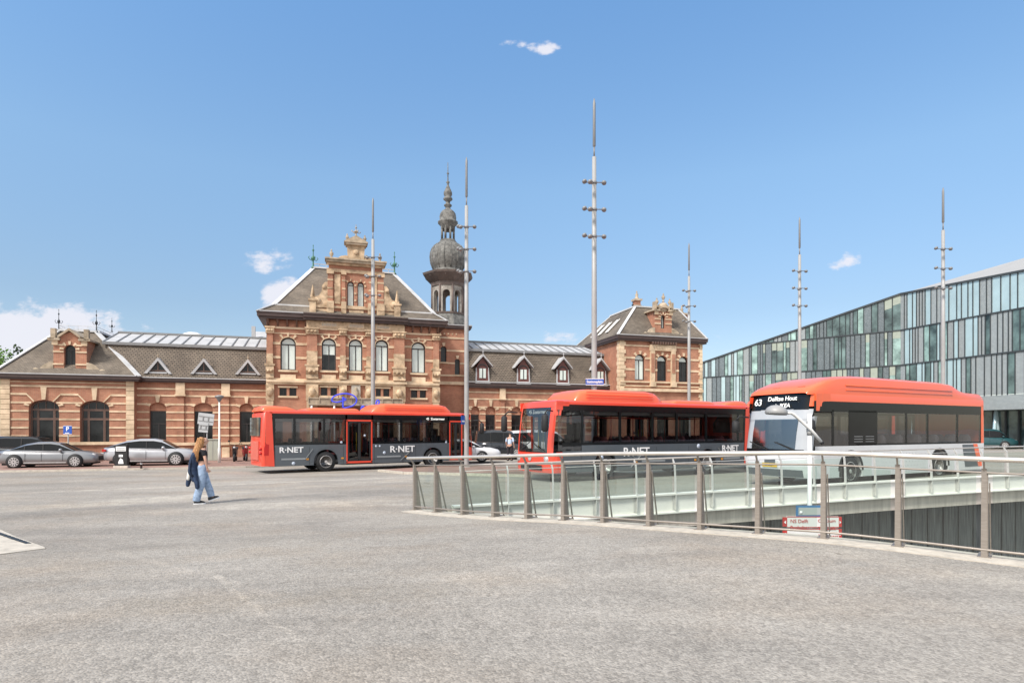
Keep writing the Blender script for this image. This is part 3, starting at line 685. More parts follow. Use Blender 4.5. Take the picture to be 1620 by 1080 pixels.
def finial(parent,c,h,r=.12,mtl='iron',name='finial',cross=False):
    mb=MB(); x,y,z=c
    mb.lathe((x,y,z),[(r*1.1,0),(r*1.2,h*.03),(r*.5,h*.08),(r*.35,h*.3),(r*.8,h*.36),(r*1.3,h*.42),(r*.7,h*.48),(r*.28,h*.53),(r*.22,h*.7),(r*.7,h*.75),(r*.22,h*.8),(r*.12,h*.9),(r*.3,h*.94),(.0,h)],8)
    if cross:
        for a in range(4):
            t=a*math.pi/2+.4; dx,dy=math.cos(t),math.sin(t)
            mb.tube([(x,y,z+h*.38),(x+dx*r*1.8,y+dy*r*1.8,z+h*.33),(x+dx*r*2.8,y+dy*r*2.8,z+h*.42),(x+dx*r*2.2,y+dy*r*2.2,z+h*.47)],r*.22,5)
    return mb.build(name,M[mtl],parent)
def urn(parent,c,h,mtl='stone_dk',name='urn'):
    x,y,z=c; k=h
    return MB().lathe((x,y,z),[(.16*k,0),(.16*k,.08*k),(.06*k,.14*k),(.1*k,.25*k),(.2*k,.45*k),(.2*k,.6*k),(.1*k,.72*k),(.06*k,.8*k),(.1*k,.88*k),(.0,1*k)],10).build(name,M[mtl],parent)
def cornice(parent,u0,u1,v,z0,z1,over,ret0=0,ret1=0,depth=9,mtl='cornice',brk=0,name='cornice'):
    """stepped eaves board along the front with returns down the sides"""
    h=z1-z0; mb=MB()
    for (a,b,o) in ((0,.35,over*.75),(.35,.8,over*.95),(.8,1.0,over)):
        mb.box(u0-ret0*o,u1+ret1*o,v-o,v+.3,z0+h*a+(.002 if a else 0),z0+h*b)
        if ret0: mb.box(u0-ret0*o,u0+.3,v+.3,v+depth,z0+h*a+(.002 if a else 0),z0+h*b)
        if ret1: mb.box(u1-.3,u1+ret1*o,v+.3,v+depth,z0+h*a+(.002 if a else 0),z0+h*b)
    c=mb.build(name,M[mtl],parent)
    gm=MB(); gm.box(u0-ret0*over,u1+ret1*over,v-over-.03,v-over+.1,z1,z1+.07); gm.build('gutter_edge',M['zinc'],c)
    if brk:
        bb=MB(); n=max(2,int((u1-u0)/brk))
        for i in range(n+1):
            x=u0+.12+(u1-u0-.24)*i/n
            bb.prism([(x-.06,v,z0-.45),(x-.06,v-over*.25,z0-.35),(x-.06,v-over*.8,z0-.02),(x-.06,v,z0-.02)],(.12,0,0))
        bb.build('brackets',M['bframe'],c)
    return c
def hip_roof(parent,b,t,zb,zt,mtl='slate',flat='flash',name='roof',hips=.19):
    (u0,u1,v0,v1)=b;(a0,a1,c0,c1)=t
    B=[(u0,v0,zb),(u1,v0,zb),(u1,v1,zb),(u0,v1,zb)];T=[(a0,c0,zt),(a1,c0,zt),(a1,c1,zt),(a0,c1,zt)]
    mb=MB()
    for i in range(4): mb.quad(B[i],B[(i+1)%4],T[(i+1)%4],T[i])
    r=mb.build(name,M[mtl],parent)
    zc=MB(); zc.poly([(x,y,z+.01) for x,y,z in T])
    for i in range(4):
        zc.bar(Vector(B[i]),Vector(T[i]),hips*2,.06)
        zc.bar(Vector(T[i])+Vector((0,0,.05)),Vector(T[(i+1)%4])+Vector((0,0,.05)),hips*1.6,.12)
    zc.build('hip_flashing',M[flat],r)
    return r
W=station
# ============ left pavilion (v=-.6)
v=-.6
L0,L1=LU(1,v),LU(212.5,v)
zz=lambda py,px=110,v=-.6:LZ(px,py,v)
ctop,cbot=zz(593.5),zz(601.5)
ops=[]
for a,b in ((45.5,93.5),(126.5,173)):
    ua,ub=LU(a,v),LU(b,v); ops.append((ua,ub,zz(702.5),zz(645.5),zz(633)-zz(645.5)))
for a,b in ((-88,-38),):
    ua,ub=LU(a,v),LU(b,v); ops.append((ua,ub,zz(702.5),zz(645.5),zz(633)-zz(645.5)))
LX0=LU(-130,v)
mb=MB(); wall(mb,L0,L1,GZ,ctop,[o for o in ops if o[0]>L0],v,.35); mb.quad((L1,v,GZ),(L1,v+8,GZ),(L1,v+8,ctop),(L1,v,ctop)); mb.quad((L0,v,GZ),(L0,v+10,GZ),(L0,v+10,ctop),(L0,v,ctop))
mb.build('wall',M['brick'],W)
ops=ops[:2]
bz=[zz(y) for y in (638.5,651.5,664.5,677.5,690.5)]; bh=zz(636.3)-zz(638.5)+.02
mb=MB(); bands(mb,L0+.55,L1-.5,bz,.12,ops,v)
bands(mb,L0,L1,[zz(703.5)],.2,[],v,.14); bands(mb,L0+.55,L1-.5,[zz(612.8)],.12,[],v,.05); bands(mb,L0+.5,L1-.5,[zz(605.5)],.06,[],v,.05)
m1=(ops[0][0]+ops[0][1])/2;m2=(ops[1][0]+ops[1][1])/2; hw=(ops[0][1]-ops[0][0])/2
# stepped band between the arches with canted ends and long keystones
zb_=zz(625.5)
for x0,x1,s0,s1 in ((L0+.55,m1-hw-.1,0,1),(m1+hw+.1,m2-hw-.1,1,1),(m2+hw+.1,L1-.5,1,0)):
    mb.box(x0+(.0 if not s0 else -.0),x1,v-.05,v+.02,zb_,zb_+.13)
    if s1: mb.bar((x1,v-.015,zb_+.065),(x1+.42,v-.015,zb_-.42),.07,.14,up=(0,1,0))
    if s0: mb.bar((x0,v-.015,zb_+.065),(x0-.42,v-.015,zb_-.42),.07,.14,up=(0,1,0))
for o in ops:
    m=(o[0]+o[1])/2; zt=o[3]+o[4]
    mb.prism([(m-.10,v-.09,zt+.03),(m+.10,v-.09,zt+.03),(m+.17,v-.09,zz(613)),(m-.17,v-.09,zz(613))],(0,.1,0))
    voussoirs(mb,o,v,(18,162),5,.3)
mb.build('stone_bands',M['stone'],W)
# quoins
def quoins(parent,u0,u1,z0,z1,v,proud=.07,alt=.0,mtl='stone',h=.33):
    mb=MB(); z=z0;i=0
    while z<z1-.05:
        e=alt if i%2 else 0; mb.box(u0-(e if alt<0 else 0),u1+(e if alt>0 else 0),v-proud-(i%2)*.02,v+.02,z,min(z+h-.02,z1)); z+=h;i+=1
    return mb.build('quoins',M[mtl],parent)
quoins(W,L0,L0+.52,zz(702),cbot,v); quoins(W,L1-.48,L1+.0,zz(702),cbot,v)
for o in ops:
    a,b,zb,zs,r=o; window(W,o,v+.28,.10,[('h',zs-.1,.14),('h',zs-.72,.14),('v',.24,.13,zs-.1),('v',.78,.13,zs-.1),('v',.24,.04),('v',.78,.04),('v',.5,.035,99 if 0 else zs+r-.08,zs-.1)],'bframe')
cornice(W,L0,L1+.02,v,cbot,ctop,.42,1,1,10)
t0,t1=LU(92,1.9),LU(153,1.9); 
hip_roof(W,(L0-.35,L1+.35,v-.35,v+9),(t0,t1,2.0,7),ctop+.03,LZ(120,524,1.9),'slate')
# cresting
mb=MB()
zt=LZ(120,524,2.0)
for a,b in (((t0,2.0),(t1,2.0)),((t0,7),(t1,7)),((t0,2.0),(t0,7)),((t1,2.0),(t1,7))):
    for h in (.2,.38): mb.bar((a[0],a[1],zt+h),(b[0],b[1],zt+h),.03,.03)
    for k in range(5):
        x=a[0]+(b[0]-a[0])*k/4;y=a[1]+(b[1]-a[1])*k/4; mb.bar((x,y,zt),(x,y,zt+.42),.02,.02)
mb.build('roof_cresting',M['flash'],W)
finial(W,(LU(93,2),2,zt),1.55,.08,cross=True); finial(W,(LU(152.5,2),2,zt),1.6,.08,cross=True); finial(W,(LU(177,5.5),5.5,LZ(177,525,5.5)),1.1,.07,cross=True); finial(W,(LU(124,7),7,zt),.9,.06)
# dormer gable of the left pavilion
def dormer_gable(px0,px1,pyb,pye,pya,v,op,pmn,dp=2.6,volute=True):
    m=(px0+px1)/2; u0,u1=LU(px0,v),LU(px1,v); zb,ze,za=LZ(m,pyb,v),LZ(m,pye,v),LZ(m,pya,v); um=(u0+u1)/2
    d=MB(); wall(d,u0,u1,zb,ze,[op],v,.25)
    d.poly([(u0,v,ze),(u1,v,ze),(um,v,za-.12)]); d.quad((u0,v,zb),(u0,v+dp,zb),(u0,v+dp,ze),(u0,v,ze)); d.quad((u1,v,zb),(u1,v+dp,zb),(u1,v+dp,ze),(u1,v,ze))
    D=d.build('dormer_gable',M['brick'],W)
    s=MB(); w=(u1-u0)
    s.box(u0-.05,u0+.30,v-.08,v,zb,zb+.0+.25); s.box(u1-.30,u1+.05,v-.08,v,zb,zb+.25)
    for zc in (op[2]+.35,op[3]-.2,op[3]+.25):
        s.box(u0-.02,op[0]-.02,v-.05,v,zc,zc+.1); s.box(op[1]+.02,u1+.02,v-.05,v,zc,zc+.1)
    s.box(u0-.06,u0+.28,v-.12,v,ze-.34,ze-.06);s.box(u1-.28,u1+.06,v-.12,v,ze-.34,ze-.06)
    voussoirs(s,op,v,(90,50,130,8,172),8,.25)
    s.build('stone_dressings',M['stone'],D)
    c=MB(); 
    c.box(u0-.28,u0+.42,v-.22,v+.1,ze-.05,ze+.1); c.box(u1-.42,u1+.28,v-.22,v+.1,ze-.05,ze+.1)
    for s_ in (-1,1):
        x=u0 if s_<0 else u1
        c.bar((x-s_*.15,v+dp/2-.05,ze+.08),(um,v+dp/2-.05,za+.02),dp*.0+.28,.12) if 0 else None
        e=(x-s_*.30,ze+.1)
        c.prism([(e[0],v-.22,e[1]),(um,v-.22,za-.05),(um,v-.22,za+.1),(e[0],v-.22,e[1]+.16)],(0,dp,0))
        c.box(x-.2 if s_<0 else x-.1,x+.1 if s_<0 else x+.2,v-.22,v+dp,ze,ze+.12)
        c.box(x-.14,x+.14,v-.1,v+.18,ze+.1,ze+.75)
    c.box(u0-.1,u1+.1,v-.14,v+.02,zb-.06,zb+.08)
    if volute:
        for s_ in (-1,1):
            x=u0 if s_<0 else u1
            c.prism([(x,v-.04,zb),(x+s_*.85,v-.04,zb),(x+s_*.8,v-.04,zb+.35),(x+s_*.55,v-.04,zb+.62),(x+s_*.25,v-.04,zb+.8),(x,v-.04,zb+.85)],(0,.25,0))
            c.lathe((x+s_*.95,v,zb+.22),[(.0,-.1),(.2,-.1),(.2,.1),(0,.1)],8,axis='y')
    c.build('coping',M['stone_dk'],D)
    window(D,op,v+.2,.07,[('h',op[3],.06),('v',.5,.05,op[3])],'wframe',pmn)
    return D
vv=-.55
op=(LU(101.5,vv),LU(119.5,vv),LZ(110,585.5,vv),LZ(110,553,vv),LZ(110,545.5,vv)-LZ(110,553,vv))
dormer_gable(84.5,137,592.5,538,522,vv,op,'dkglass')
# ============ wings
def wing(px0,px1,v,refpx,bys,archs,topy,roofy,ztop,cor,tymp,pil,vback=7,dw=None,ext=0):
    z=lambda py:LZ(refpx,py,v); U0,U1=LU(px0,v),LU(px1,v)
    ops=[(LU(a,v),LU(b,v),z(archs[1]),z(archs[2]),z(archs[3])-z(archs[2])) for a,b in archs[0]]
    mb=MB(); wall(mb,U0,U1,GZ,z(cor[0]),ops,v,.35); mb.build('wall',M['brick'],W)
    s=MB(); bands(s,U0,U1,[z(y) for y in bys[1:]],.115,ops,v); bands(s,U0,U1,[z(bys[0])],.12,[],v,.05); bands(s,U0,U1,[z(archs[1]+1.5)],.2,[],v,.14)
    for o in ops:
        voussoirs(s,o,v,(90,),9,.55,.1); voussoirs(s,o,v,(25,155),7,.32)
        ring(s,o,v,.0,.0,.0) if 0 else None
    for a,b in pil:
        ua,ub=LU(a,v),LU(b,v); zt=z(cor[1]); s.box(ua-.05,ub+.05,v-.2,v,zt-.85,zt-.02); s.box(ua-.1,ub+.1,v-.24,v,zt-.95,zt-.82); s.box(ua-.02,ub+.02,v-.15,v,GZ,z(archs[1]+5))
        for y in bys[2:]: s.box(ua,ub,v-.15,v-.036,z(y),z(y)+.115)
    s.build('stone_bands',M['stone'],W)
    p=MB()
    for a,b in pil:
        ua,ub=LU(a,v),LU(b,v); p.box(ua+.02,ub-.02,v-.12,v,z(archs[1]),z(cor[1])-.9)
    if pil: p.build('pilaster',M['brick'],W)
    for o in ops:
        a,b,zb,zs,r=o; zt=z(tymp)
        t=MB(); arc=[q for q in arch_pts(o)[2:]]; t.poly([(x,v+.2,y) for x,y in [(a,zt),(b,zt)]+arc]); t.build('tympanum',M['brick'],W)
        window(W,(a,b,zb,zt,0),v+.26,.09,[('v',.5,.07,zt-.95),('h',zt-.9,.07)],'wframe')
    cornice(W,U0,U1,v,z(cor[1]),z(cor[0]),.38,0,0)
    # tiled steep slope and zinc upper slope
    zr0=z(cor[0])+.05; z1=LZ(refpx,roofy,v+1.0); z2=LZ(refpx,ztop,v+4.2)
    mb=MB(); mb.quad((U0-.3*(ext>0),v-.3,zr0),(U1,v-.3,zr0),(U1,v+1.0,z1),(U0-ext,v+1.0,z1)); mb.build('roof',M['tile'],W); UU=U0; U0=U0-ext
    mb=MB(); mb.quad((U0,v+.85,z1),(U1,v+.85,z1),(U1,v+4.2,z2),(U0,v+4.2,z2)); mb.quad((U0,v+4.2,z2),(U1,v+4.2,z2),(U1,v+9,z2-1.2),(U0,v+9,z2-1.2)); mb.box(U0,U1,v+.78,v+.92,z1-.16,z1-.02)
    zr=mb.build('zinc_roof',M['zinc'],W)
    mb=MB(); n=int((U1-U0)/.78); 
    for i in range(n+1):
        x=U0+(U1-U0)*i/n; mb.bar((x,v+.82,z1+.035),(x,v+4.2,z2+.035),.07,.07)
    mb.box(U0,U1,v+4.1,v+4.3,z2,z2+.14); mb.box(U0,U1,v+.74,v+.86,z1-.14,z1+.05)
    mb.build('standing_seams',M['mastdk'],zr)
    return UU,U1,z,zr0,z1,ops
wz=wing(213,421.5,0,300,[617,627.5,641,653.2,665.2,677.5,690],([(236.5,263),(307,336.6),(379,401)],702.5,646,637),600,546.5,531.5,(599.5,605.5),650,[(280,292),(352,363)],ext=2.2)
U0,U1,z,zr0,z1,_=wz
MB().tube([(U0+.06,-.12,z(606)),(U0+.06,-.12,GZ)],.06,8).build('downpipe',M['mastdk'],W)
for m in (250.5,323,392.5):
    vv=-.12; um=LU(m,vv); zb=LZ(m,591-(m-250)*-.012,vv); h=1.02; w=.82
    d=MB()
    for s_ in (-1,1):
        d.prism([(um+s_*(w+.05),vv-.15,zb-.0),(um+s_*(w-.16),vv-.15,zb-.0),(um,vv-.15,zb+h-.12),(um,vv-.15,zb+h+.12)],(0,1.4,0))
    d.box(um-.55,um+.55,vv-.08,vv+.1,zb+.02,zb+.12)
    D=d.build('dormer',M['zinc'],W)
    MB().poly([(um-w+.1,vv+.02,zb),(um+w-.1,vv+.02,zb),(um,vv+.02,zb+h-.1)]).build('pane',M['dkglass'],D)
    fr=MB(); fr.box(um-.5,um+.5,vv-.03,vv+.01,zb+.18,zb+.25); fr.bar((um-.02,vv-.01,zb+.12),(um-.02,vv-.01,zb+.8),.06,.04); fr.build('bars',M['bframe'],D)
    finial(D,(um,vv-.08,zb+h+.05),.42,.07,'stone_dk')
wz=wing(738,985,0,830,[622.5,633,645.5,656,666.5,677,688],([(745,758.5),(768,784),(809,825),(862,878),(905,921),(948,962)],700,652,643.5),606.5,556,545,(606.8,615),656,[(791,798)])
U0,U1,z,zr0,z1,_=wz
def slope_v(zq): return -.3+1.3*(zq-zr0)/(z1-zr0)
for m,ap,bt in ((763.3,561.5,606),(828,563.5,607.5),(890.3,565.5,608.8),(949.6,567.3,610)):
    vv=-.25; um=LU(m,vv); za,zb=LZ(m,ap,vv),LZ(m,bt,vv); H=za-zb; w=.47
    ze=zb+H*.60
    b_=MB(); b_.box(um-w,um+w,vv,vv+1.9,zb+.12,ze); b_.prism([(um-w,vv,ze),(um+w,vv,ze),(um,vv,za-.15)],(0,1.9,0))
    D=b_.build('dormer',M['redframe'],W)
    r=MB()
    for s_ in (-1,1):
        r.prism([(um+s_*(w+.36),vv-.28,ze-.06),(um+s_*(w+.30),vv-.28,ze+.09),(um,vv-.28,za+.06),(um,vv-.28,za-.12)],(0,2.4,0))
        r.bar((um+s_*(w+.07),vv-.02,zb+.1),(um+s_*(w+.02),vv+.05,ze-.1),.1,.06)
    r.prism([(um-w-.18,vv-.16,zb-.02),(um+w+.18,vv-.16,zb-.02),(um+w+.02,vv-.02,zb+.2),(um-w-.02,vv-.02,zb+.2)],(0,.3,0))
    r.build('roof',M['zinc'],D)
    wn=MB(); wn.box(um-.27,um+.27,vv-.05,vv,zb+.42,ze-.18); wn.build('pane',M['blind'],D)
    fb=MB(); fb.box(um-.035,um+.035,vv-.07,vv-.05,zb+.42,ze-.18); ring(fb,(um-.27,um+.27,zb,ze-.15,.2),vv,.05,.14,.06); fb.build('bars',M['wframe'],D)
    finial(D,(um,vv-.2,za),.55,.07,'zinc')
# ============ central block
v=-2.0; vc=-2.35
C0,C1=LU(421.5,v),LU(694.5,v); K0,K1=LU(485,vc),LU(640,vc)
Z=lambda py,vv=-2.0,px=560:LZ(px,py,vv)
zc0,zc1=Z(508.5),Z(515.8) if 0 else Z(508.5)
ztopc,zbotc=Z(502.0),Z(512.0)      # eaves board
belt0,belt1=Z(608.0),Z(603.6)
upw=[]
for a,b,t,bt in ((443.5,468,533.6,585.3),(651,673,541,590)):
    ua,ub=LU(a,v),LU(b,v); m=(a+b)/2; r=(ub-ua)/2*.92; upw.append((ua,ub,LZ(m,bt,v),LZ(m,t,v)-r,r))
cw=[]
for a,b,t,bt in ((509,531.4,535,586),(551.7,573.4,536.5,587),(593.6,614.3,537.5,587.5)):
    ua,ub=LU(a,vc),LU(b,vc); m=(a+b)/2; r=(ub-ua)/2*.92; cw.append((ua,ub,LZ(m,bt,vc),LZ(m,t,vc)-r,r))
low=[]
for a,b,c in ((442,453.5,v),(457.7,469,v),(650.3,660.3,v),(664.2,674.2,v)): low.append((LU(a,c),LU(b,c),Z(627.5),Z(615.2),0))
lowc=[(LU(a,vc),LU(b,vc),Z(626.7),Z(614.2),0) for a,b in ((507.6,518),(522.8,533),(594.5,602.5),(606.4,616))]
mb=MB()
for (u0,u1,vv,up,lo) in ((C0,K0,v,[upw[0]],low[:2]),(K1,C1,v,[upw[1]],low[2:]),(K0,K1,vc,cw,lowc)):
    wall(mb,u0,u1,belt1,zbotc+.1,up,vv,.35)
    # ground floor: doors and windows mostly behind the bus
    g=[]
    for f in ([.2,.62] if vv==v else [.10,.42,.76]):
        a=u0+(u1-u0)*f; g.append((a,a+(u1-u0)*(.2 if vv==v else .14),Z(705),Z(660),.5))
    wall(mb,u0,u1,belt0-1.35,belt1,lo,vv,.3); wall(mb,u0,u1,GZ,belt0-1.35,g,vv,.35)
    for o in g: window(W,o,vv+.28,.09,[('v',.5,.08),('h',Z(672),.08)],'wframe')
mb.quad((C0,v,GZ),(C0,v+11,GZ),(C0,v+11,zbotc),(C0,v,zbotc)); mb.quad((C1,v,GZ),(C1,v+3,GZ),(C1,v+3,zbotc),(C1,v,zbotc)); mb.quad((K0,vc,GZ),(K0,v,GZ),(K0,v,zbotc),(K0,vc,zbotc)); mb.quad((K1,vc,GZ),(K1,v,GZ),(K1,v,zbotc),(K1,vc,zbotc))
mb.build('wall',M['brick'],W)
for i,(o,vv) in enumerate([(upw[0],v),(upw[1],v)]+[(q,vc) for q in cw]):
    a,b,zb,zs,r=o
    w_=window(W,o,vv+.2,.085,[('h',zs-.02,.075),('v',.5,.06,zs)],'wframe','blind')
    if i==2:   # blind drawn half way: dark lower panes
        p=MB(); p.box(a+.09,b-.09,vv+.23,vv+.235,zb+.08,zb+.62*(zs-zb)); p.build('pane',M['dkglass'],w_)
for o,vv in [(q,v) for q in low]+[(q,vc) for q in lowc]: window(W,o,vv+.2,.05,[('v',.5,.03)],'wframe')
s=MB()
for (u0,u1,vv,up,lo) in ((C0,K0,v,[upw[0]],low[:2]),(K1,C1,v,[upw[1]],low[2:]),(K0,K1,vc,cw,lowc)):
    bands(s,u0,u1,[LZ((445 if u0==C0 else 560 if vv==vc else 665),(545 if u0==C0 else 548.5 if vv==vc else 551),vv),LZ((445 if u0==C0 else 560 if vv==vc else 665),(567 if u0==C0 else 569 if vv==vc else 572),vv)],.17,up,vv,.04)
    for o in up:
        voussoirs(s,o,vv,(90,52,128),6,.34,.07); ring(s,o,vv,.0,.07,.03)
        m=(o[0]+o[1])/2; s.box(o[0]-.14,o[1]+.14,vv-.16,vv,o[2]-.14,o[2]-.0); s.box(o[0]+.0,o[1]-.0,vv-.08,vv,o[2]-.66,o[2]-.32)
    s.box(u0-(.15 if vv==vc else 0),u1+(.15 if vv==vc else 0),vv-.26,vv,belt0+.05,belt1+.0); s.box(u0,u1,vv-.14,vv,belt0-.1,belt0+.05); s.box(u0,u1,vv-.14,vv,belt1+.0,belt1+.12)
    for o in lo:
        s.box(o[0]-.09,o[1]+.09,vv-.06,vv,o[3],o[3]+.12); s.box(o[0]-.09,o[1]+.09,vv-.09,vv,o[2]-.14,o[2])
    s.box(u0,u1,vv-.08,vv,zbotc-.62,zbotc-.48); s.box(u0,u1,vv-.05,vv,zbotc-.98,zbotc-.9)
for k in range(9):
    zq=GZ+.4+k*.5
    if zq<belt0-1.5:
        for (u0,u1,vv) in ((C0,K0,v),(K1,C1,v),(K0,K1,vc)): pass
s.build('stone_bands',M['stone'],W)
# pilasters with capitals, carved pedestals
pz=lambda a,b,vv,wide=0:(LU(a,vv),LU(b,vv),vv)
for (ua,ub,vv) in (pz(422,432.6,v),pz(485,502.5,vc),pz(537.5,547.3,vc),pz(579,587,vc),pz(622.5,640,vc),pz(684.5,694.5,v)):
    w_=ub-ua; p=MB(); q=MB()
    p.box(ua+.03,ub-.03,vv-.16,vv,belt1+1.0,zbotc-.9)
    q.box(ua-.06,ub+.06,vv-.24,vv,zbotc-.98,zbotc-.55); q.box(ua-.12,ub+.12,vv-.3,vv,zbotc-.6,zbotc-.5)
    for k in range(3): q.lathe((ua+w_*(k+.5)/3,vv-.24,zbotc-.78),[(.0,-.1),(.1,-.06),(.12,.04),(0,.12)],7)
    q.box(ua,ub,vv-.2,vv,belt1+1.85,belt1+2.1) if w_>.6 else None
    q.box(ua+.02,ub-.02,vv-.19,vv,belt1+1.1,belt1+1.85)
    q.box(ua-.12,ub+.12,vv-.34,vv,belt1+.98,belt1+1.12)
    # carved console
    q.prism([(ua-.04,vv-.3,belt1+.98),(ua-.04,vv-.36,belt1+.7),(ua-.04,vv-.2,belt1+.4),(ua-.04,vv-.3,belt1+.12),(ua-.04,vv,belt1+.12),(ua-.04,vv,belt1+.98)],(w_+.08,0,0))
    for k in range(2): q.lathe((ua+w_*(.3+.4*k),vv-.34,belt1+.62),[(0,-.12),(.09,-.08),(.12,.02),(0,.14)],7)
    q.box(ua-.05,ub+.05,vv-.18,vv,belt0-1.25,belt0-.1)
    q.lathe(((ua+ub)/2,vv-.2,belt0-.68),[(0,-.35),(.16,-.2),(.26,.05),(.18,.3),(0,.4)],9)
    q.box(ua,ub,vv-.15,vv,GZ,belt0-1.25)
    P_=p.build('pilaster',M['brick'],W); q.build('carved_stonework',M['stonew'],P_)
# frieze of the centre bay with three lettered panels
s=MB(); s.box(K0,K1,vc-.10,vc,zbotc-.5,zbotc+.05)
fz=s.build('frieze',M['stonew'],W)
pan=MB()
for a,b in ((507.5,534),(551,576),(594.5,617)):
    pan.box(LU(a,vc),LU(b,vc),vc-.13,vc-.1,zbotc-.40,zbotc-.08)
pan.build('inscription_panel',M['stone'],fz)
for a,b in ((507.5,534),(551,576),(594.5,617)):
    tm=LU((a+b)/2,vc); text_obj('inscription','STATION',.24,M['cornice'],(tm,vc-.134,zbotc-.24),xyrot((1,0,0),(0,0,1)),fz,sx=.85) if 0 else None
    mb=MB(); n=9; ua,ub=LU(a,vc)+.08,LU(b,vc)-.08
    for k in range(n): 
        x=ua+(ub-ua)*(k+.15)/n; mb.box(x,x+(ub-ua)/n*.6,vc-.15,vc-.13,zbotc-.33,zbotc-.15)
    mb.build('raised_carving',M['kerbstone'],fz)
# niche with statue between the middle windows
um=LU(563,vc); s=MB(); s.box(um-.32,um+.32,vc-.14,vc,belt0-1.6,belt0-.05); n_=s.build('niche',M['kerbstone'],W)
MB().lathe((um,vc-.2,belt0-1.4),[(.16,0),(.2,.1),(.14,.5),(.2,.8),(.09,.95),(.11,1.08),(0,1.2)],10).build('statue',M['stone_dk'],n_)
for s_ in (-1,1):
    MB().lathe((um+s_*.85,vc-.08,belt0-.75),[(0,-.4),(.16,-.3),(.24,0),(.14,.3),(0,.38)],8).build('carved_ornament',M['stonew'],n_)
# eaves
c=cornice(W,C0,C1,v,zbotc,ztopc,.60,1,1,12,brk=.62)
mb=MB(); 
for a,b,o in ((0,.35,.42),(.35,.8,.56),(.8,1.0,.62)):
    h=ztopc-zbotc; mb.box(K0-.2,K1+.2,vc-o,v-.61,zbotc+h*a+.004,zbotc+h*b+.004)
mb.build('centre_step',M['cornice'],c)
# roof: two-pitch at foot then steep
zt=LZ(560,429,2.6); t0,t1=LU(495.5,2.6),LU(624,2.6)
zr=ztopc+.04
u0,u1=C0-.56,C1+.56
fa=.10
mu0,mu1=u0+1.05,u1-.9; zm=zr+.62
mb=MB()
B=[(u0,v-.56,zr),(u1,v-.56,zr),(u1,v+12,zr),(u0,v+12,zr)];Mi=[(mu0,v+.15,zm),(mu1,v+.15,zm),(mu1,v+11,zm),(mu0,v+11,zm)]
for i in range(4): mb.quad(B[i],B[(i+1)%4],Mi[(i+1)%4],Mi[i])
r1=mb.build('roof',M['slate'],W); zb=MB()
for i in range(4): zb.bar(Vector(B[i]),Vector(Mi[i]),.3,.06); zb.bar(Vector(Mi[i]),Vector(Mi[(i+1)%4]),.12,.1)
zb.build('hip_flashing',M['flash'],r1)
hip_roof(W,(mu0,mu1,v+.15,v+11),(t0,t1,2.6,6.5),zm,zt,'slate')
mb=MB(); mb.bar((t0,2.6,zt+.35),(t1,2.6,zt+.35),.06,.06); 
for k in range(14): x=t0+(t1-t0)*k/13; mb.bar((x,2.6,zt),(x,2.6,zt+.4),.04,.04)
mb.build('roof_cresting',M['zinc'],W)
finial(W,(t0,2.6,zt),1.9,.14,'copper',cross=True); finial(W,(t1,2.6,zt),1.9,.14,'copper',cross=True); finial(W,(LU(614.5,6.5),6.5,zt),1.3,.12,'copper',cross=True)
# stone gable (v = vc)
g=-2.2
U=lambda px:LU(px,g)
Zg=lambda py,px=562:LZ(px,py,g)
gb=MB()
gw=[(U(549.5),U(560),Zg(484.3),Zg(451),Zg(445.6)-Zg(451)),(U(565.5),U(575.8),Zg(484.3),Zg(451),Zg(445.6)-Zg(451))]
base0=Zg(503);base1=Zg(486.5);top=Zg(418)
gb.box(U(493),U(632),g,g+1.6,base0,base1)
wall(gb,U(520),U(605),base1,top,gw,g,.3)
gb.quad((U(520),g,base1),(U(520),g+4.5,base1),(U(520),g+4.5,top),(U(520),g,top)); gb.quad((U(605),g,base1),(U(605),g+4.5,base1),(U(605),g+4.5,top),(U(605),g,top)); gb.quad((U(520),g,top),(U(605),g,top),(U(605),g+4.5,top),(U(520),g+4.5,top))
for a,b in ((518,527),(541,546.5),(583,588),(597,607)): gb.box(U(a)+.02,U(b)-.02,g-.13,g,base1+.3,Zg(436))
Gb=gb.build('gable',M['brick'],W)
for o in gw: window(Gb,o,g+.2,.06,[('h',o[3],.05)],'wframe','blind')
s=MB()
s.box(U(490),U(634.5),g-.12,g+1.7,base1-.14,base1+.02); s.box(U(490),U(634.5),g-.1,g,base0-.1,base0+.25)
for a,b in ((500,520),(552,575),(605,625)): s.box(U(a),U(b),g-.06,g,base0+.3,base1-.2)
for a,b in ((518,527),(541,546.5),(583,588),(597,607)):
    [s.box(U(a),U(b),g-.15,g-.005,q_,q_+.13) for q_ in (Zg(474),Zg(460),Zg(447))]; s.box(U(a)-.06,U(b)+.06,g-.22,g,Zg(436.5),Zg(431.5)); s.box(U(a)-.05,U(b)+.05,g-.24,g,base1-.5,base1+.35)
    s.prism([(U(a),g-.28,base1-.15),(U(b),g-.28,base1-.15),(U(b),g-.1,base1-.7),(U(a),g-.1,base1-.7)],(0,.12,0))
s.box(U(529),U(538.5),g-.05,g,base1+.2,Zg(436)); s.box(U(589),U(596.5),g-.05,g,base1+.2,Zg(436))
s.box(U(517),U(608),g-.1,g,Zg(433),Zg(428)); s.box(U(517),U(608),g-.16,g,Zg(422),Zg(418))
for o in gw: voussoirs(s,o,g,(90,40,140),8,.18,.05); s.box(o[0]-.12,o[1]+.12,g-.1,g,o[2]-.12,o[2]); [s.box(o[1]+.02,o[1]+.16,g-.05,g,z_,z_+.14) or s.box(o[0]-.16,o[0]-.02,g-.05,g,z_,z_+.14) for z_ in (o[2]+.35,o[2]+.85,o[3]-.1)]
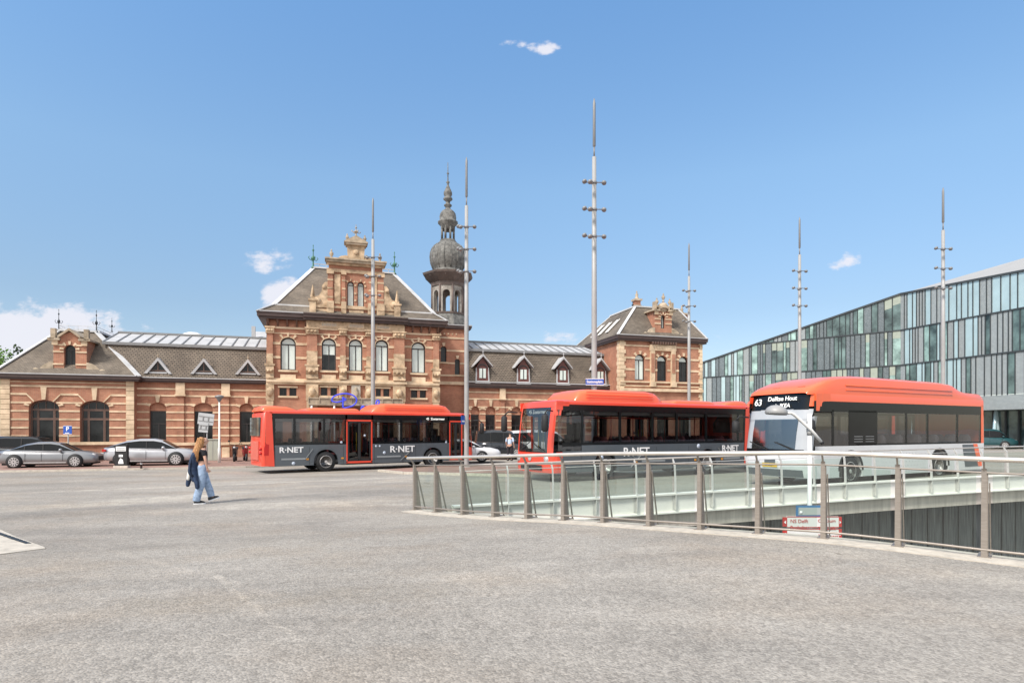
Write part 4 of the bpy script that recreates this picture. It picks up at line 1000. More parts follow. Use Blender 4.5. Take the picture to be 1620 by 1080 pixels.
# volutes
for s_,xa in ((-1,U(518.5)),(1,U(607))):
    pts=[(0,0),(1.05,0),(1.1,.35),(.85,.62),(.6,.72),(.42,1.05),(.36,1.5),(.2,1.7),(0,1.75)]
    s.prism([(xa+s_*x,g-.08,base1+z_) for x,z_ in pts],(0,.35,0))
    s.lathe((xa+s_*.72,g,base1+.33),[(0,-.16),(.26,-.16),(.26,.1),(0,.1)],12,axis='y'); s.lathe((xa+s_*.25,g,base1+1.35),[(0,-.14),(.16,-.14),(.16,.1),(0,.1)],10,axis='y')
# upper tower piece
tw0,tw1=U(551.5),U(575); z0_,z1_=Zg(416),Zg(388)
s.prism([(tw0-.02,g-.1,z0_),(tw1+.02,g-.1,z0_),(tw1+.1,g-.1,z1_),(tw0-.1,g-.1,z1_)],(0,.6,0))
tm=(tw0+tw1)/2
s.lathe((tm,g-.1,(z0_+z1_)/2+.12),[(0,-.03),(.14,-.07),(.20,-.02),(.20,.05)],14,axis='y')
for s_ in (-1,1):
    xa=tm+s_*(tw1-tw0)/2
    s.prism([(xa,g-.05,z0_),(xa+s_*.95,g-.05,z0_),(xa+s_*.9,g-.05,z0_+.14),(xa+s_*.55,g-.05,z0_+.42),(xa+s_*.2,g-.05,z0_+.5),(xa,g-.05,z0_+.46)],(0,.5,0))
s.build('stone_dressings',M['stonew'],Gb)
c=MB()
c.box(U(515.5),U(609.5),g-.42,g+.5,top-.02,Zg(415)); c.box(U(514),U(611),g-.5,g+.55,Zg(415)+.002,Zg(412.6))
c.box(tw0-.2,tw1+.2,g-.3,g+.6,z1_-.04,z1_+.1); c.box(tw0-.3,tw1+.3,g-.36,g+.65,z1_+.102,z1_+.2)
c.prism([(tw0-.32,g-.32,z1_+.2),(tw1+.32,g-.32,z1_+.2),(tm,g-.32,Zg(374))],(0,.9,0))
c.build('coping',M['stone_dk'],Gb)
finial(Gb,(tm,g,Zg(374.5)),.9,.13,'stone_dk',cross=True)
for x in (tw0-.1,tw1+.1): urn(Gb,(x,g,z1_+.22),.6)
for px in (524.3,601): urn(Gb,(U(px),g,Zg(412.5)),.72)
for px,py0,py1 in ((494.7,476,451),(628.2,484,460)):
    x=U(px); z0_,z1_=LZ(px,py0,g),LZ(px,py1,g); o=MB()
    o.box(x-.22,x+.22,g-.22,g+.22,base0-.05,z0_); o.box(x-.3,x+.3,g-.3,g+.3,z0_,z0_+.12)
    o.box(x-.14,x+.14,g-.14,g+.14,z0_+.12,z0_+.3); o.lathe((x,g,z0_+.3),[(.17,0),(.15,.1),(.03,z1_-z0_-.3),(0,z1_-z0_-.25)],4,smooth=False)
    o.build('obelisk',M['stonew'],Gb)
# canopy over the entrance
ca,cb=LU(488,-4.4),LU(637,-4.4); zc=LZ(560,640,-4.4); zu=LZ(560,630,-4.4)
mb=MB(); mb.box(ca,cb,-4.4,-2.4,zc-.05,zc+.08); n=9
for i in range(n+1): x=ca+(cb-ca)*i/n; mb.bar((x,-4.38,zc+.05),(x,-4.38,zu),.05,.05); mb.bar((x,-4.38,zc+.1),(x,-2.5,zu+.2),.04,.04)
mb.bar((ca,-4.38,zu),(cb,-4.38,zu),.06,.06); cn=mb.build('canopy',M['stone_dk'],W)
MB().box(ca,cb,-4.34,-4.33,zc+.05,zu-.03).build('canopy_glazing',M['stone_dk'],cn)
pf=MB(); [pf.tube([(x,-4.3,GZ),(x,-4.3,zc)],.08,8) for x in (ca+.2,(ca+cb)/2-1.5,(ca+cb)/2+1.5,cb-.2)]; pf.build('canopy_post',M['white'],cn)
# blue script lettering above the canopy
nv=-4.6
def script(pts,r=.045,n=6,close=False): 
    P_=[Vector((LU(x,nv),nv,LZ(x,y,nv))) for x,y in pts]; return MB().tube(catmull(P_,5),r,n)
sgn=empty('neon_sign',(SX,SY,0),STH,'blue script lettering standing on the station entrance canopy','sign')
def add_s(mb,pts,r=.045): mb.tube(catmull([Vector((LU(x,nv),nv,LZ(x,y,nv))) for x,y in pts],5),r,6)
mb=MB()
add_s(mb,[(542.5,627.5),(543,633),(542.5,639),(543,645)],.06)
add_s(mb,[(526,634.5),(532,636),(540,634.5),(547,632),(543,629),(542,632)],.05)
add_s(mb,[(526.5,635.5),(525,632.5),(527,628),(533,624.5),(543,622.5),(553,623.2),(560,626),(564,631),(563,637),(558,641.5),(550,644),(544,645)],.055)
for x0 in (572,579,584.5):
    add_s(mb,[(x0,651),(x0,645),(x0+2,642.5),(x0+4.2,645),(x0+4,651)],.07)
add_s(mb,[(595,641),(595.5,635),(598,633),(600,636),(597,641)],.05); add_s(mb,[(591,640),(591,652)],.06)
mb.build('lettering',M['neon'],sgn)
MB().bar((LU(541,nv),nv+.1,zc),(LU(541,nv),nv+.1,LZ(541,643,nv)),.04,.04).build('bracket',M['iron'],sgn)
# ============ tower block right of the centre with turret
v=.4
T0,T1=C1,LU(741,v); tz=lambda py:LZ(715,py,v)
tops=tz(518.5)
ow=[(LU(697.3,v),LU(706.3,v),LZ(702,572.5,v),LZ(702,551,v),.17),(LU(719.5,v),LU(727.5,v),LZ(724,592.5,v),LZ(724,571,v),.16)]
mb=MB(); wall(mb,T0-.4,T1,GZ,tops,ow,v,.25); mb.quad((T1,v,GZ),(T1,v+7,GZ),(T1,v+7,tops),(T1,v,tops)); mb.quad((T0-.4,v,tops-5),(T0-.4,v-2.4,tops-5),(T0-.4,v-2.4,tops),(T0-.4,v,tops)); mb.build('wall',M['brick'],W)
s=MB(); bands(s,T0,T1,[tz(y) for y in (536,556,575.7,595)],.13,ow,v,.05); bands(s,T0,T1,[tz(608.5)],.25,[],v,.2)
for k in range(6): s.box(T0+.15+k*.33,T0+.25+k*.33,v-.05,v,tz(529.5),tz(527.5)+.02)
for o in ow: voussoirs(s,o,v,(90,),16,.3,.06); s.box(o[0]-.1,o[1]+.1,v-.1,v,o[2]-.12,o[2])
s.build('stone_bands',M['stone'],W)
for o in ow: window(W,o,v+.15,.05,[('h',o[3],.04)],'wframe')
cornice(W,T0+.0,T1,v,tops-.1,tz(515),.25,0,1,7)
# turret
tc=(LU(708.6,2.6),2.6); Y=SY+tc[0]*ss_+tc[1]*sc_; TZ=lambda py:CAMZ+(HZ-py)*Y/F; ppm=F/Y
rr=lambda px_w:px_w/ppm/2
oc=dict(n=8,smooth=False,phase=R(22.5)-STH)
cs=1/math.cos(R(22.5))
tu=MB(); RB=rr(49)
tu.lathe((tc[0],tc[1],0),[(rr(60)*cs,TZ(519)),(rr(60)*cs,TZ(517)),(RB*1.02*cs,TZ(499))],**oc)
Tt=tu.build('turret',M['lead'],W)
ar=MB()
# arcade: eight piers and arches built face by face
zb,zs,zt_=TZ(497),TZ(466.5),TZ(455); rA=RB*.97
side=2*rA*math.tan(R(22.5))
for k in range(8):
    a=k*math.pi/4-STH; xf=Matrix.Translation((tc[0],tc[1],0))@Matrix.Rotation(a+math.pi/2,4,'Z')
    f=MB(xf); w_=side/2; ow_=side*.29; rise=ow_
    # front skin with arched opening, thickness .28
    wall(f,-w_,w_,zb,zt_,[(-ow_,ow_,zb,zs-.1,rise)],-rA,.28,n=8)
    f2=MB(xf); wall(f2,-w_*.85,w_*.85,zb,zt_,[(-ow_,ow_,zb,zs-.1,rise)],-rA+.28,.02,n=8)
    ar.v,of=ar.v+f.v,len(ar.v); ar.f+=[[i+of for i in q] for q in f.f]; ar.m+=f.m; ar.sm+=f.sm
    of=len(ar.v); ar.v+=f2.v; ar.f+=[[i+of for i in q] for q in f2.f]; ar.m+=f2.m; ar.sm+=f2.sm
ar.build('arcade',M['arcade'],Tt)
b=MB()
b.lathe((tc[0],tc[1],0),[(RB*1.06*cs,TZ(500)),(RB*1.08*cs,TZ(497)),(RB*.7*cs,TZ(496.5)),(0,TZ(496.5))],**oc)
b.lathe((tc[0],tc[1],0),[(0,TZ(455.5)),(RB*1.03*cs,TZ(455.5)),(RB*1.04*cs,TZ(450)),(rr(60)*cs,TZ(446)),(rr(74)*cs,TZ(438.5)),(rr(76)*cs,TZ(435.6)),(rr(66)*cs,TZ(434.6)),(rr(50)*cs,TZ(432)),(0,TZ(432))],**oc)
for k in range(8):
    a=k*math.pi/4+R(22.5)-STH; x,y=math.cos(a)*rA*cs,math.sin(a)*rA*cs
    b.tube([(tc[0]+x,tc[1]+y,TZ(499)),(tc[0]+x,tc[1]+y,TZ(455))],.09,7)
    for kk in (-.33,0,.33):
        aa=k*math.pi/4-STH+kk*.8; ca_,sa_=math.cos(aa),math.sin(aa); b.bar((tc[0]+ca_*RB,tc[1]+sa_*RB,TZ(449)),(tc[0]+ca_*rr(70),tc[1]+sa_*rr(70),TZ(441)),.09,.12)
b.build('turret_cornice',M['browneave'],Tt)
on=MB()
on.lathe((tc[0],tc[1],0),[(rr(52),TZ(433)),(rr(46),TZ(429.5)),(rr(45.5),TZ(428)),(rr(51),TZ(423)),(rr(56),TZ(416)),(rr(57.5),TZ(409)),(rr(56),TZ(402)),(rr(51),TZ(395)),(rr(42),TZ(389)),(rr(31),TZ(385.5)),(0,TZ(385))],24)
for k in range(16):
    a=k*math.pi/8; pts=[]
    for r_,z_ in ((rr(45.5),TZ(428)),(rr(51),TZ(423)),(rr(56),TZ(416)),(rr(57.5),TZ(409)),(rr(56),TZ(402)),(rr(51),TZ(395)),(rr(42),TZ(389))): pts.append((tc[0]+math.cos(a)*r_,tc[1]+math.sin(a)*r_,z_))
    on.tube(pts,.035,5)
on.build('onion_dome',M['lead'],Tt)
ln=MB()
ln.lathe((tc[0],tc[1],0),[(rr(31),TZ(387)),(rr(31),TZ(385)),(rr(25),TZ(382)),(rr(25),TZ(380.5)),(0,TZ(380.5))],12)
for k in range(8):
    a=k*math.pi/4+.2; x,y=math.cos(a)*rr(20),math.sin(a)*rr(20); ln.tube([(tc[0]+x,tc[1]+y,TZ(381)),(tc[0]+x,tc[1]+y,TZ(360))],.095,6)
ln.lathe((tc[0],tc[1],0),[(rr(20),TZ(364.5)),(rr(22.5),TZ(364)),(rr(23),TZ(358)),(rr(32),TZ(353.5)),(rr(32),TZ(351.5)),(rr(26),TZ(349)),(rr(27),TZ(344.5)),(rr(25),TZ(339)),(rr(19),TZ(334.5)),(rr(9),TZ(331)),(rr(7.5),TZ(328)),(rr(12.5),TZ(326)),(rr(12.5),TZ(324.5)),(rr(6.5),TZ(322)),(rr(7),TZ(319)),(rr(14.5),TZ(316)),(rr(14.5),TZ(314)),(rr(10),TZ(312)),(rr(13.5),TZ(308)),(rr(13.5),TZ(305)),(rr(9),TZ(300)),(rr(4.5),TZ(295)),(rr(2.5),TZ(291)),(rr(6),TZ(288.5)),(rr(2),TZ(286.5)),(rr(1.6),TZ(276)),(rr(4.4),TZ(274.5)),(rr(1.4),TZ(273)),(rr(1.0),TZ(258)),(0,TZ(256.5))],14)
ln.build('lantern_spire',M['lead'],Tt)
# ============ right pavilion
v=-2.2
R0,R1=LU(980.5,v),LU(1110.5,v); PZ=lambda py,px=1045:LZ(px,py,v)
pt,pb=PZ(533.5),PZ(541.5)
pw=[]
for a,b,t,bt in ((1004.5,1020.4,560.3,601),(1039.6,1055.4,562.3,602.7),(1073.8,1089,563.8,604)):
    ua,ub=LU(a,v),LU(b,v); m=(a+b)/2; r=(ub-ua)/2*.95; pw.append((ua,ub,LZ(m,bt,v),LZ(m,t,v)-r,r))
gwd=[(o[0],o[1],PZ(705),PZ(660),.45) for o in pw]
mb=MB(); zmid=PZ(622); wall(mb,R0,R1,zmid,pt,pw,v,.3); wall(mb,R0,R1,GZ,zmid,gwd,v,.3)
mb.quad((R0,v,GZ),(R0,v+9,GZ),(R0,v+9,pt),(R0,v,pt)); mb.quad((R1,v,GZ),(R1,v+9,GZ),(R1,v+9,pt),(R1,v,pt)); mb.build('wall',M['brick'],W)
for i,o in enumerate(pw):
    w_=window(W,o,v+.2,.08,[('h',o[3]-.02,.07),('v',.5,.06,o[3])],'wframe','blind' if i==0 else 'dkglass')
    if i: 
        p=MB(); p.poly([(x,v+.235,z_) for x,z_ in [(o[0]+.1,o[3])]+[(o[1]-.1,o[3])]+[((o[0]+o[1])/2+((o[1]-o[0])/2-.1)*math.cos(math.pi*k/8),o[3]+(o[4]-.1)*math.sin(math.pi*k/8)) for k in range(1,8)]]); p.build('pane',M['blind'],w_)
for o in gwd: window(W,o,v+.2,.08,[('v',.5,.07)],'wframe')
s=MB()
bands(s,R0+.4,R1-.3,[PZ(549.5)],.12,pw,v,.04); bands(s,R0+.4,R1-.3,[PZ(569)],.17,pw,v,.04); bands(s,R0+.4,R1-.3,[PZ(587)],.17,pw,v,.04); bands(s,R0,R1,[PZ(606)],.13,[],v,.14); bands(s,R0,R1,[PZ(619.5)],.25,[],v,.22); bands(s,R0,R1,[PZ(612)],.1,[],v,.06)
for o in pw: voussoirs(s,o,v,(90,45,135),9,.3,.07)
c0,c1=LU(1028,v),LU(1067.5,v)
s.box(c0,c0+.42,v-.16,v,PZ(606),PZ(552)); s.box(c1-.42,c1,v-.16,v,PZ(606),PZ(552)); s.box(c0-.05,c1+.05,v-.18,v,PZ(555),PZ(546)); s.box(c0-.05,c0+.47,v-.26,v,PZ(612),PZ(604)); s.box(c1-.47,c1+.05,v-.26,v,PZ(612),PZ(604))
s.box(LU(1037,v),LU(1060,v),v-.21,v-.18,PZ(552.5),PZ(548))
s.build('stone_bands',M['stone'],W)
p=MB(); p.box(c0+.06,c0+.36,v-.2,v-.16,PZ(590),PZ(560)); p.box(c1-.36,c1-.06,v-.2,v-.16,PZ(590),PZ(560)); p.build('pilaster',M['brick'],W)
quoins(W,R0-.02,R0+.4,PZ(640),pb,v,.06,.12); quoins(W,R1-.36,R1+.02,PZ(640),pb,v,.06,-.12) 
q=MB(); z_=PZ(640); i=0
while z_<pb: q.box(R0-.05-(i%2)*.02,R0+.02,v,v+(.35 if i%2 else .5),z_,min(z_+.31,pb)); z_+=.33;i+=1
q.build('quoins',M['stone'],W)
cornice(W,R0,R1,v,pb,pt,.38,1,1,9)
bb=MB(); 
for k in range(10): x=c0+.1+(c1-c0-.2)*k/9; bb.box(x-.05,x+.05,v-.4,v,pb-.22,pb)
bb.build('brackets',M['bframe'],W)
rt=LZ(1040,489,v+2.3); a0,a1=LU(1002,v+2.3),LU(1080,v+2.3) if 0 else LU(1071,v+2.3)
hip_roof(W,(R0-.33,R1+.33,v-.33,v+9.2),(a0,a1,v+2.0,v+6.8),pt+.04,rt,'slate',hips=.13)
# skylights on the left slope
for k in range(3):
    t=.30+.17*k; 
    def SP(f,d,off=.08): # f: fraction up slope, d: depth
        x=(R0-.33)+(a0-(R0-.33))*f; z_=pt+.04+(rt-pt-.04)*f; return (x-off,v-.45+d,z_+off)
    d=3.1+k*1.55; m=MB(); A,B_=SP(.18,d),SP(.62,d); m.bar(A,B_,.36,.06,up=(0,1,0)) if 0 else m.add([SP(.2,d),SP(.2,d+.42),SP(.62,d+.42),SP(.62,d)],[(0,1,2,3)])
    m.bar(SP(.2,d-.03),SP(.62,d-.03),.06,.08); m.bar(SP(.2,d+.45),SP(.62,d+.45),.06,.08); m.build('skylight',M['white'],W)
vv=v+.0
o=(LU(1045.2,vv),LU(1052,vv),LZ(1049,519.5,vv),LZ(1049,502,vv),.2)
D=dormer_gable(1036,1062.5,534,492,485,vv-.02,o,'blind',3.2,True)
um=LU(1049.3,vv); za=LZ(1049,483.5,vv)
mb=MB(); mb.lathe((um,vv+.1,za-.15),[(.0,-.2),(.42,-.2),(.42,.25),(.0,.25)],16,axis='y'); mb.box(um-.75,um+.75,vv-.25,vv+.4,LZ(1049,487.3,vv),LZ(1049,485,vv)); mb.build('pediment',M['stone_dk'],D)
for px,py,h in ((1039,483.5,.75),(1049.3,476.5,.75),(1059.3,484,.7)): urn(D,(LU(px,vv),vv,LZ(px,py,vv)-.05),h)
def chimney(px0,px1,pyt,v_,zlow,crown=True):
    a,b=LU(px0,v_),LU(px1,v_); zt=LZ(px0,pyt,v_); m=MB(); m.box(a,b,v_,v_+(b-a),zlow,zt); C_=m.build('chimney',M['brick'],W)
    c=MB(); c.box(a-.12,b+.12,v_-.12,v_+(b-a)+.12,zt,zt+.16); c.box(a-.06,b+.06,v_-.06,v_+(b-a)+.06,zt-.5,zt-.4)
    if crown: c.lathe(((a+b)/2,v_+(b-a)/2,zt+.16),[(.18,0),(.2,.1),(.1,.25),(.16,.4),(.05,.6),(.08,.7),(0,.8)],8)
    c.build('chimney_cap',M['stone_dk'],C_)
chimney(1005.5,1013.5,475,v+3.5,rt-.5); chimney(1076.5,1088,497.5,v+3.0,pt+.6)
finial(W,(LU(1001,v+3),v+3,rt),.9,.09); finial(W,(LU(956.5,v+8),v+8,LZ(956.5,534,v+8)),1.6,.13)
# stubby ridge turret behind the left wing
a,b=LU(399,8),LU(420,8); m=MB(); m.box(a,b,8,12,4,LZ(410,536,8)); m.quad((a,8,LZ(410,536,8)),(b,8,LZ(410,534,8)),(b,10,LZ(410,519,8)),(a,10,LZ(410,519,8))); m.box(a-.05,a+.25,7.9,8.2,LZ(410,536,8)-1,LZ(399,516,8)); m.build('rear_roof',M['zinc'],W)
MB().lathe((LU(305,6.5),6.5,LZ(305,534,6.5)-.6),[(.9,0),(.9,.55),(.75,.85),(.4,1.0),(0,1.05)],12).build('roof_cowl',M['white'],W)
# ------------------------------------------------------------------ glass office building
office=empty('office_building',(0,0,0),0,'modern office building with a sloping roofline and a facade of grey and glass strips','office building')
M['opat']=brickmat('patterned_grey_cladding',(.33,.365,.37),(.41,.445,.445),(.22,.25,.26),.16,.12,.016,rough=.35,blotch=.10,bl_scale=.3,bump=.1)
M['opatd']=brickmat('patterned_dark_cladding',(.17,.205,.22),(.25,.29,.305),(.09,.11,.12),.14,.14,.02,rough=.3,blotch=.15,bl_scale=.3,bump=.1)
M['osky']=mat('mirror_glass_pale',(.46,.595,.61),.10,metal=.2,var=.12,scale=.5,spec=.8)
M['odark']=mat('mirror_glass_dark',(.035,.06,.06),.06,metal=.0,var=.6,scale=.6,coat=.5,col2=(.12,.18,.17))
M['ogreen']=mat('mirror_glass_green',(.14,.22,.20),.07,metal=.2,var=.5,scale=.8,coat=.6,col2=(.33,.47,.42))
M['oblind']=mat('office_blind',(.36,.40,.33),.4,var=.1)
M['olit']=mat('warm_office_interior',(.16,.125,.085),.3,var=.5,scale=1.5)
M['oroof']=mat('pale_metal_roof',(.37,.36,.34),.5,var=.06,scale=.4)
M['omull']=mat('facade_mullion_dark',(.05,.058,.062),.4,var=.1)
OC=Vector((44.2,68.3,0)); DL=Vector((-1.063,1,0)); DR=Vector((.253,-1,0))
def orow(D,smax,topf,levels,side):
    """panels along OC+D*s"""
    L=D.length; s=0.0; d=D.normalized(); n=Vector((d.y,-d.x,0)); 
    if n.y>0 or (side=='R' and n.x>0): n=-n
    clad=MB(); cladd=MB(); mull=MB(); panes=[]
    for li in range(len(levels)-1):
        s=0.0; seq=random.Random(li*17+(3 if side=='L' else 5))
        while s<smax*L:
            w_=seq.choice([.35,.5,.5,.68,.68,.85])*(1.0 if side=='R' else .95) ; e=min(s+w_,smax*L)
            def top(q): return min(topf(q/L),levels[li+1]) if li<len(levels)-2 else topf(q/L)
            z0=levels[li]; za,zb=top(s),top(e)
            if za<=z0+.15 and zb<=z0+.15: s=e; continue
            a=OC+d*s;b=OC+d*e
            g=.05
            P=[(a.x,a.y,z0+g),(b.x,b.y,z0+g),(b.x,b.y,max(zb-g,z0+g)),(a.x,a.y,max(za-g,z0+g))]
            r=seq.random()
            kind='clad' if r<(.47 if side=='L' else (.55 if li==2 else .44)) else 'pane'
            if kind=='clad': (clad if side=='R' or (seq.random()<.35 and s>8) else cladd).quad(*P)
            else:
                frac=s/(smax*L)
                r2=seq.random()
                if side=='R':
                    mt_='osky' if (li>=2 or r2<.3+.0*li) else ('odark' if r2<.7 else 'ogreen')
                    if li==3: mt_='osky'
                    if li==2: mt_='osky'
                    if li==1: mt_='osky' if s<2.5 or r2<.4 else ('odark' if r2<.7 else 'ogreen')
                else:
                    if li<=2 and frac>.55: mt_='osky' if r2<.6 else 'ogreen'
                    elif frac>.4: mt_='ogreen' if r2<.5 else 'odark'
                    else: mt_=['odark','ogreen','odark','odark'][int(r2*4)] if li==2 else ['odark','ogreen'][int(r2*2)]
                panes.append((P,mt_,side=='L' and r2>.35 and frac<.7,n))
            mull.bar((b.x+n.x*.03,b.y+n.y*.03,z0),(b.x+n.x*.03,b.y+n.y*.03,max(zb,z0+.1)),.055,.09)
            s=e
        q=0
        if li>0:
            a=OC+n*.04; 
            # floor line, stops where the roof comes down to it
            smx=smax*L
            while smx>0 and topf(smx/L)<levels[li]: smx-=.5
            b=OC+d*smx+n*.04; mull.bar((a.x,a.y,levels[li]),(b.x,b.y,levels[li]),.1,.13)
    # roof edge
    k=14
    for i in range(k):
        a=OC+d*(smax*L*i/k)+n*.06;b=OC+d*(smax*L*(i+1)/k)+n*.06; mull.bar((a.x,a.y,topf(smax*i/k)+.05),(b.x,b.y,topf(smax*(i+1)/k)+.05),.16,.2)
    if clad.v: clad.build('cladding_panels',M['opat'],office,fix=False)
    if cladd.v: cladd.build('cladding_panels',M['opatd'],office,fix=False)
    mull.build('mullions',M['omull'],office)
    return panes
LEV=[4.9,4.9+.0,8.9,12.87,17.5]
LEV=[4.9,8.9,12.87,18]
pl=orow(DL,20,lambda s:16.94-5.94*min(s,16.2)/16.2-(max(0,s-16.2)*.35),LEV,'L')
pr=orow(DR,21,lambda s:16.94-.055*s,LEV,'R')
allp=sorted(pl+pr,key=lambda q:-(Vector(q[0][2])-Vector(q[0][0])).length/q[0][0][1])
rest={}
for i,(P,mt_,bl,n) in enumerate(allp):
    if i<96:
        w_=MB(); w_.quad(*P); o=w_.build('window',M[mt_],office,fix=False)
        if bl and P[2][2]-P[1][2]>1.5:
            h=.8+.5*((i*37)%10)/10; m=MB(); nn=n*.012
            m.quad((P[0][0]+nn.x,P[0][1]+nn.y,P[3][2]-h),(P[1][0]+nn.x,P[1][1]+nn.y,P[2][2]-h),(P[2][0]+nn.x,P[2][1]+nn.y,P[2][2]),(P[3][0]+nn.x,P[3][1]+nn.y,P[3][2])); m.build('blind',M['oblind'],o,fix=False)
    else: rest.setdefault(mt_,MB()).quad(*P)
if rest:
    mb=MB(); ms=[]
    for k,m in rest.items():
        mi=len(ms); ms.append(M[k]); of=len(mb.v); mb.v+=m.v; mb.f+=[[q+of for q in f] for f in m.f]; mb.m+=[mi]*len(m.f); mb.sm+=m.sm
    tag(mb.build('window_strips',ms,office,fix=False),kind='stuff')
# soffit band, recessed ground floor, roof
EL=OC+DL*20; ER=OC+DR*21; back=Vector((20,30,0))
mb=MB()
for a,b in ((OC,EL),(OC,ER)):
    mb.quad((a.x,a.y,3.5),(b.x,b.y,3.5),(b.x,b.y,4.9),(a.x,a.y,4.9))
mb.quad((EL.x,EL.y,3.5),(OC.x,OC.y,3.5),(OC.x+25,OC.y+12,3.5),(EL.x+25,EL.y+12,3.5)); mb.quad((ER.x,ER.y,3.5),(OC.x,OC.y,3.5),(OC.x+25,OC.y+12,3.5),(ER.x+25,ER.y+12,3.5))
mb.build('soffit_band',M['opat'],office)
mb=MB(); o2=OC+Vector((2.6,2.6,0))
a=o2+DL*19;b=o2+DR*19
mb.quad((a.x,a.y,-.6),(o2.x,o2.y,-.6),(o2.x,o2.y,3.5),(a.x,a.y,3.5)); mb.quad((o2.x,o2.y,-.6),(b.x,b.y,-.6),(b.x,b.y,3.5),(o2.x,o2.y,3.5)); mb.build('ground_floor_glazing',M['odark'],office)
mb=MB()
for k in range(16): p=o2+DR*(k*1.2)+Vector((-.1,-.0,0)); mb.bar((p.x,p.y,-.6),(p.x,p.y,3.5),.12,.2)
for k in range(26): p=o2+DL*(k*.75)+Vector((-.1,-.1,0)); mb.bar((p.x,p.y,-.6),(p.x,p.y,3.5),.12,.2)
mb.build('glazing_posts',M['omull'],office)
mb=MB()
for k in range(7):
    p=OC+DR*(1+k*2.9)+Vector((.9,.4,0)); mb.tube([(p.x-.35,p.y,-.6),(p.x,p.y,3.5)],.16,8); mb.tube([(p.x+.6,p.y+.3,-.6),(p.x,p.y,3.5)],.16,8)
mb.build('raking_column',M['osky'],office)
# roof: low edge along the facades rising away
mb=MB()
tc_=Vector((OC.x,OC.y,17.0)); tr=Vector((ER.x,ER.y,15.9)); tl=Vector((EL.x,EL.y,9.7))
rr_=Vector((ER.x+9,ER.y+6,20.6)); rb=Vector((OC.x+9.0,OC.y+10,19.1))
mb.poly([tc_,tr,rr_]); mb.poly([tc_,rr_,rb]); mb.quad(tl,tc_,rb,(tl.x+20,tl.y+25,10)); mb.poly([rb,rr_,(rr_.x+20,rr_.y+20,19),(tl.x+20,tl.y+25,10)])
mb.build('roof',M['oroof'],office)
mb=MB()
for s0,s1,h in ((2.2,5.6,.35),(7.6,10.2,.30)):
    a=OC+DL*s0+Vector((.8,1.6,0));b=OC+DL*s1+Vector((.8,1.6,0)); za=16.94-5.94*s0/16.2;zb=16.94-5.94*s1/16.2
    mb.prism([(a.x,a.y,za-.1),(b.x,b.y,zb-.1),(b.x,b.y,zb+.12),(a.x,a.y,za+h+.1)],(.6,.8,0))
mb.build('rooflight',M['omull'],office)
# ------------------------------------------------------------------ buses
def wheel(parent,x,y,r,w,side,rimm='chrome',spokes=0,name='wheel'):
    """side: -1 outer face towards -y, +1 towards +y"""
    t=MB(); t.lathe((x,y,r),[(r*.60,-w/2),(r*.93,-w/2),(r,-w*.38),(r,w*.38),(r*.93,w/2),(r*.60,w/2)],24,axis='y'); W_=t.build(name,M['black'],parent)
    m=MB(); s=side*w/2
    if spokes:
        m.lathe((x,y,r),[(r*.74,s*.98),(r*.70,s*1.05),(r*.64,s*1.03),(r*.62,s*.6)],24,axis='y'); m.lathe((x,y,r),[(0,s*.98),(r*.15,s*.98),(r*.17,s*.6)],12,axis='y')
        for k in range(spokes):
            a=2*math.pi*k/spokes; m.bar((x+math.cos(a)*r*.1,y+s*.95,r+math.sin(a)*r*.1),(x+math.cos(a)*r*.66,y+s*.98,r+math.sin(a)*r*.66),.05*r/.33,.045,up=(0,1,0))
    else:
        m.lathe((x,y,r),[(r*.62,s*1.0),(r*.58,s*1.03),(r*.54,s*.8),(r*.40,s*.55),(r*.30,s*.75),(r*.26,s*.95),(r*.14,s*1.0),(0,s*1.02)],20,axis='y')
    m.build('rim',M[rimm],W_)
    d=MB(); d.lathe((x,y,r),[(0,s*.5),(r*.6,s*.5)],16,axis='y'); d.build('hub_recess',M['black'],W_)
    return W_
def hx(outline,levels,mb,idx=None,mi=0):
    """levels: list of (z,dx,inset); outline: fn(inset,dx)->pts"""
    rows=[]
    for z,dx,ins in levels:
        pts=outline(ins,dx); pts=pts if idx is None else pts[idx[0]:idx[1]]
        rows.append([(x,y,z) for x,y in pts])
    mb.grid(rows,mi,True)
def end_outline(xc,W,r,bulge,sgn):
    """from side -y round to side +y at the end whose outermost x is xc; sgn +1 front, -1 rear"""
    def f(ins,dx):
        hw=W/2-ins; X=xc-sgn*dx-sgn*ins; pts=[]
        n=5
        for k in range(n+1):
            a=-math.pi/2+math.pi/2*k/n; pts.append((X-sgn*(r+bulge)+sgn*r*math.cos(a),-hw+r+r*math.sin(a)))
        m=8
        for k in range(1,m):
            y=(-hw+r)+(2*hw-2*r)*k/m; q=y/(hw-r); pts.append((X-sgn*bulge*(q*q),y))
        for k in range(n+1):
            a=math.pi/2*k/n; pts.append((X-sgn*(r+bulge)+sgn*r*math.cos(a),hw-r+r*math.sin(a)))
        return pts
    return f
def pod(mb,x0,x1,hw,z0,z1,ra,rb,n=6):
    """rounded roof fairing; ra/rb: length of the sloped ends"""
    rows=[]
    prof=[(-1,0),(-.985,.45),(-.93,.80),(-.82,1.0),(-.4,1.04),(.4,1.04),(.82,1.0),(.93,.80),(.985,.45),(1,0)]
    st=[(0,0.0),(ra*.12,.45),(ra*.45,.85),(ra,1.0)]
    xs=[(x0+a,b,1-.10*(1-b)) for a,b in st]+[(x1-a,b,1-.10*(1-b)) for a,b in [(rb,1.0),(rb*.45,.85),(rb*.12,.45),(0,0)]]
    for x,h,s in xs: rows.append([(x,hw*s*py,z0+(z1-z0)*h*pz) for py,pz in prof])
    mb.grid(rows,0,True)
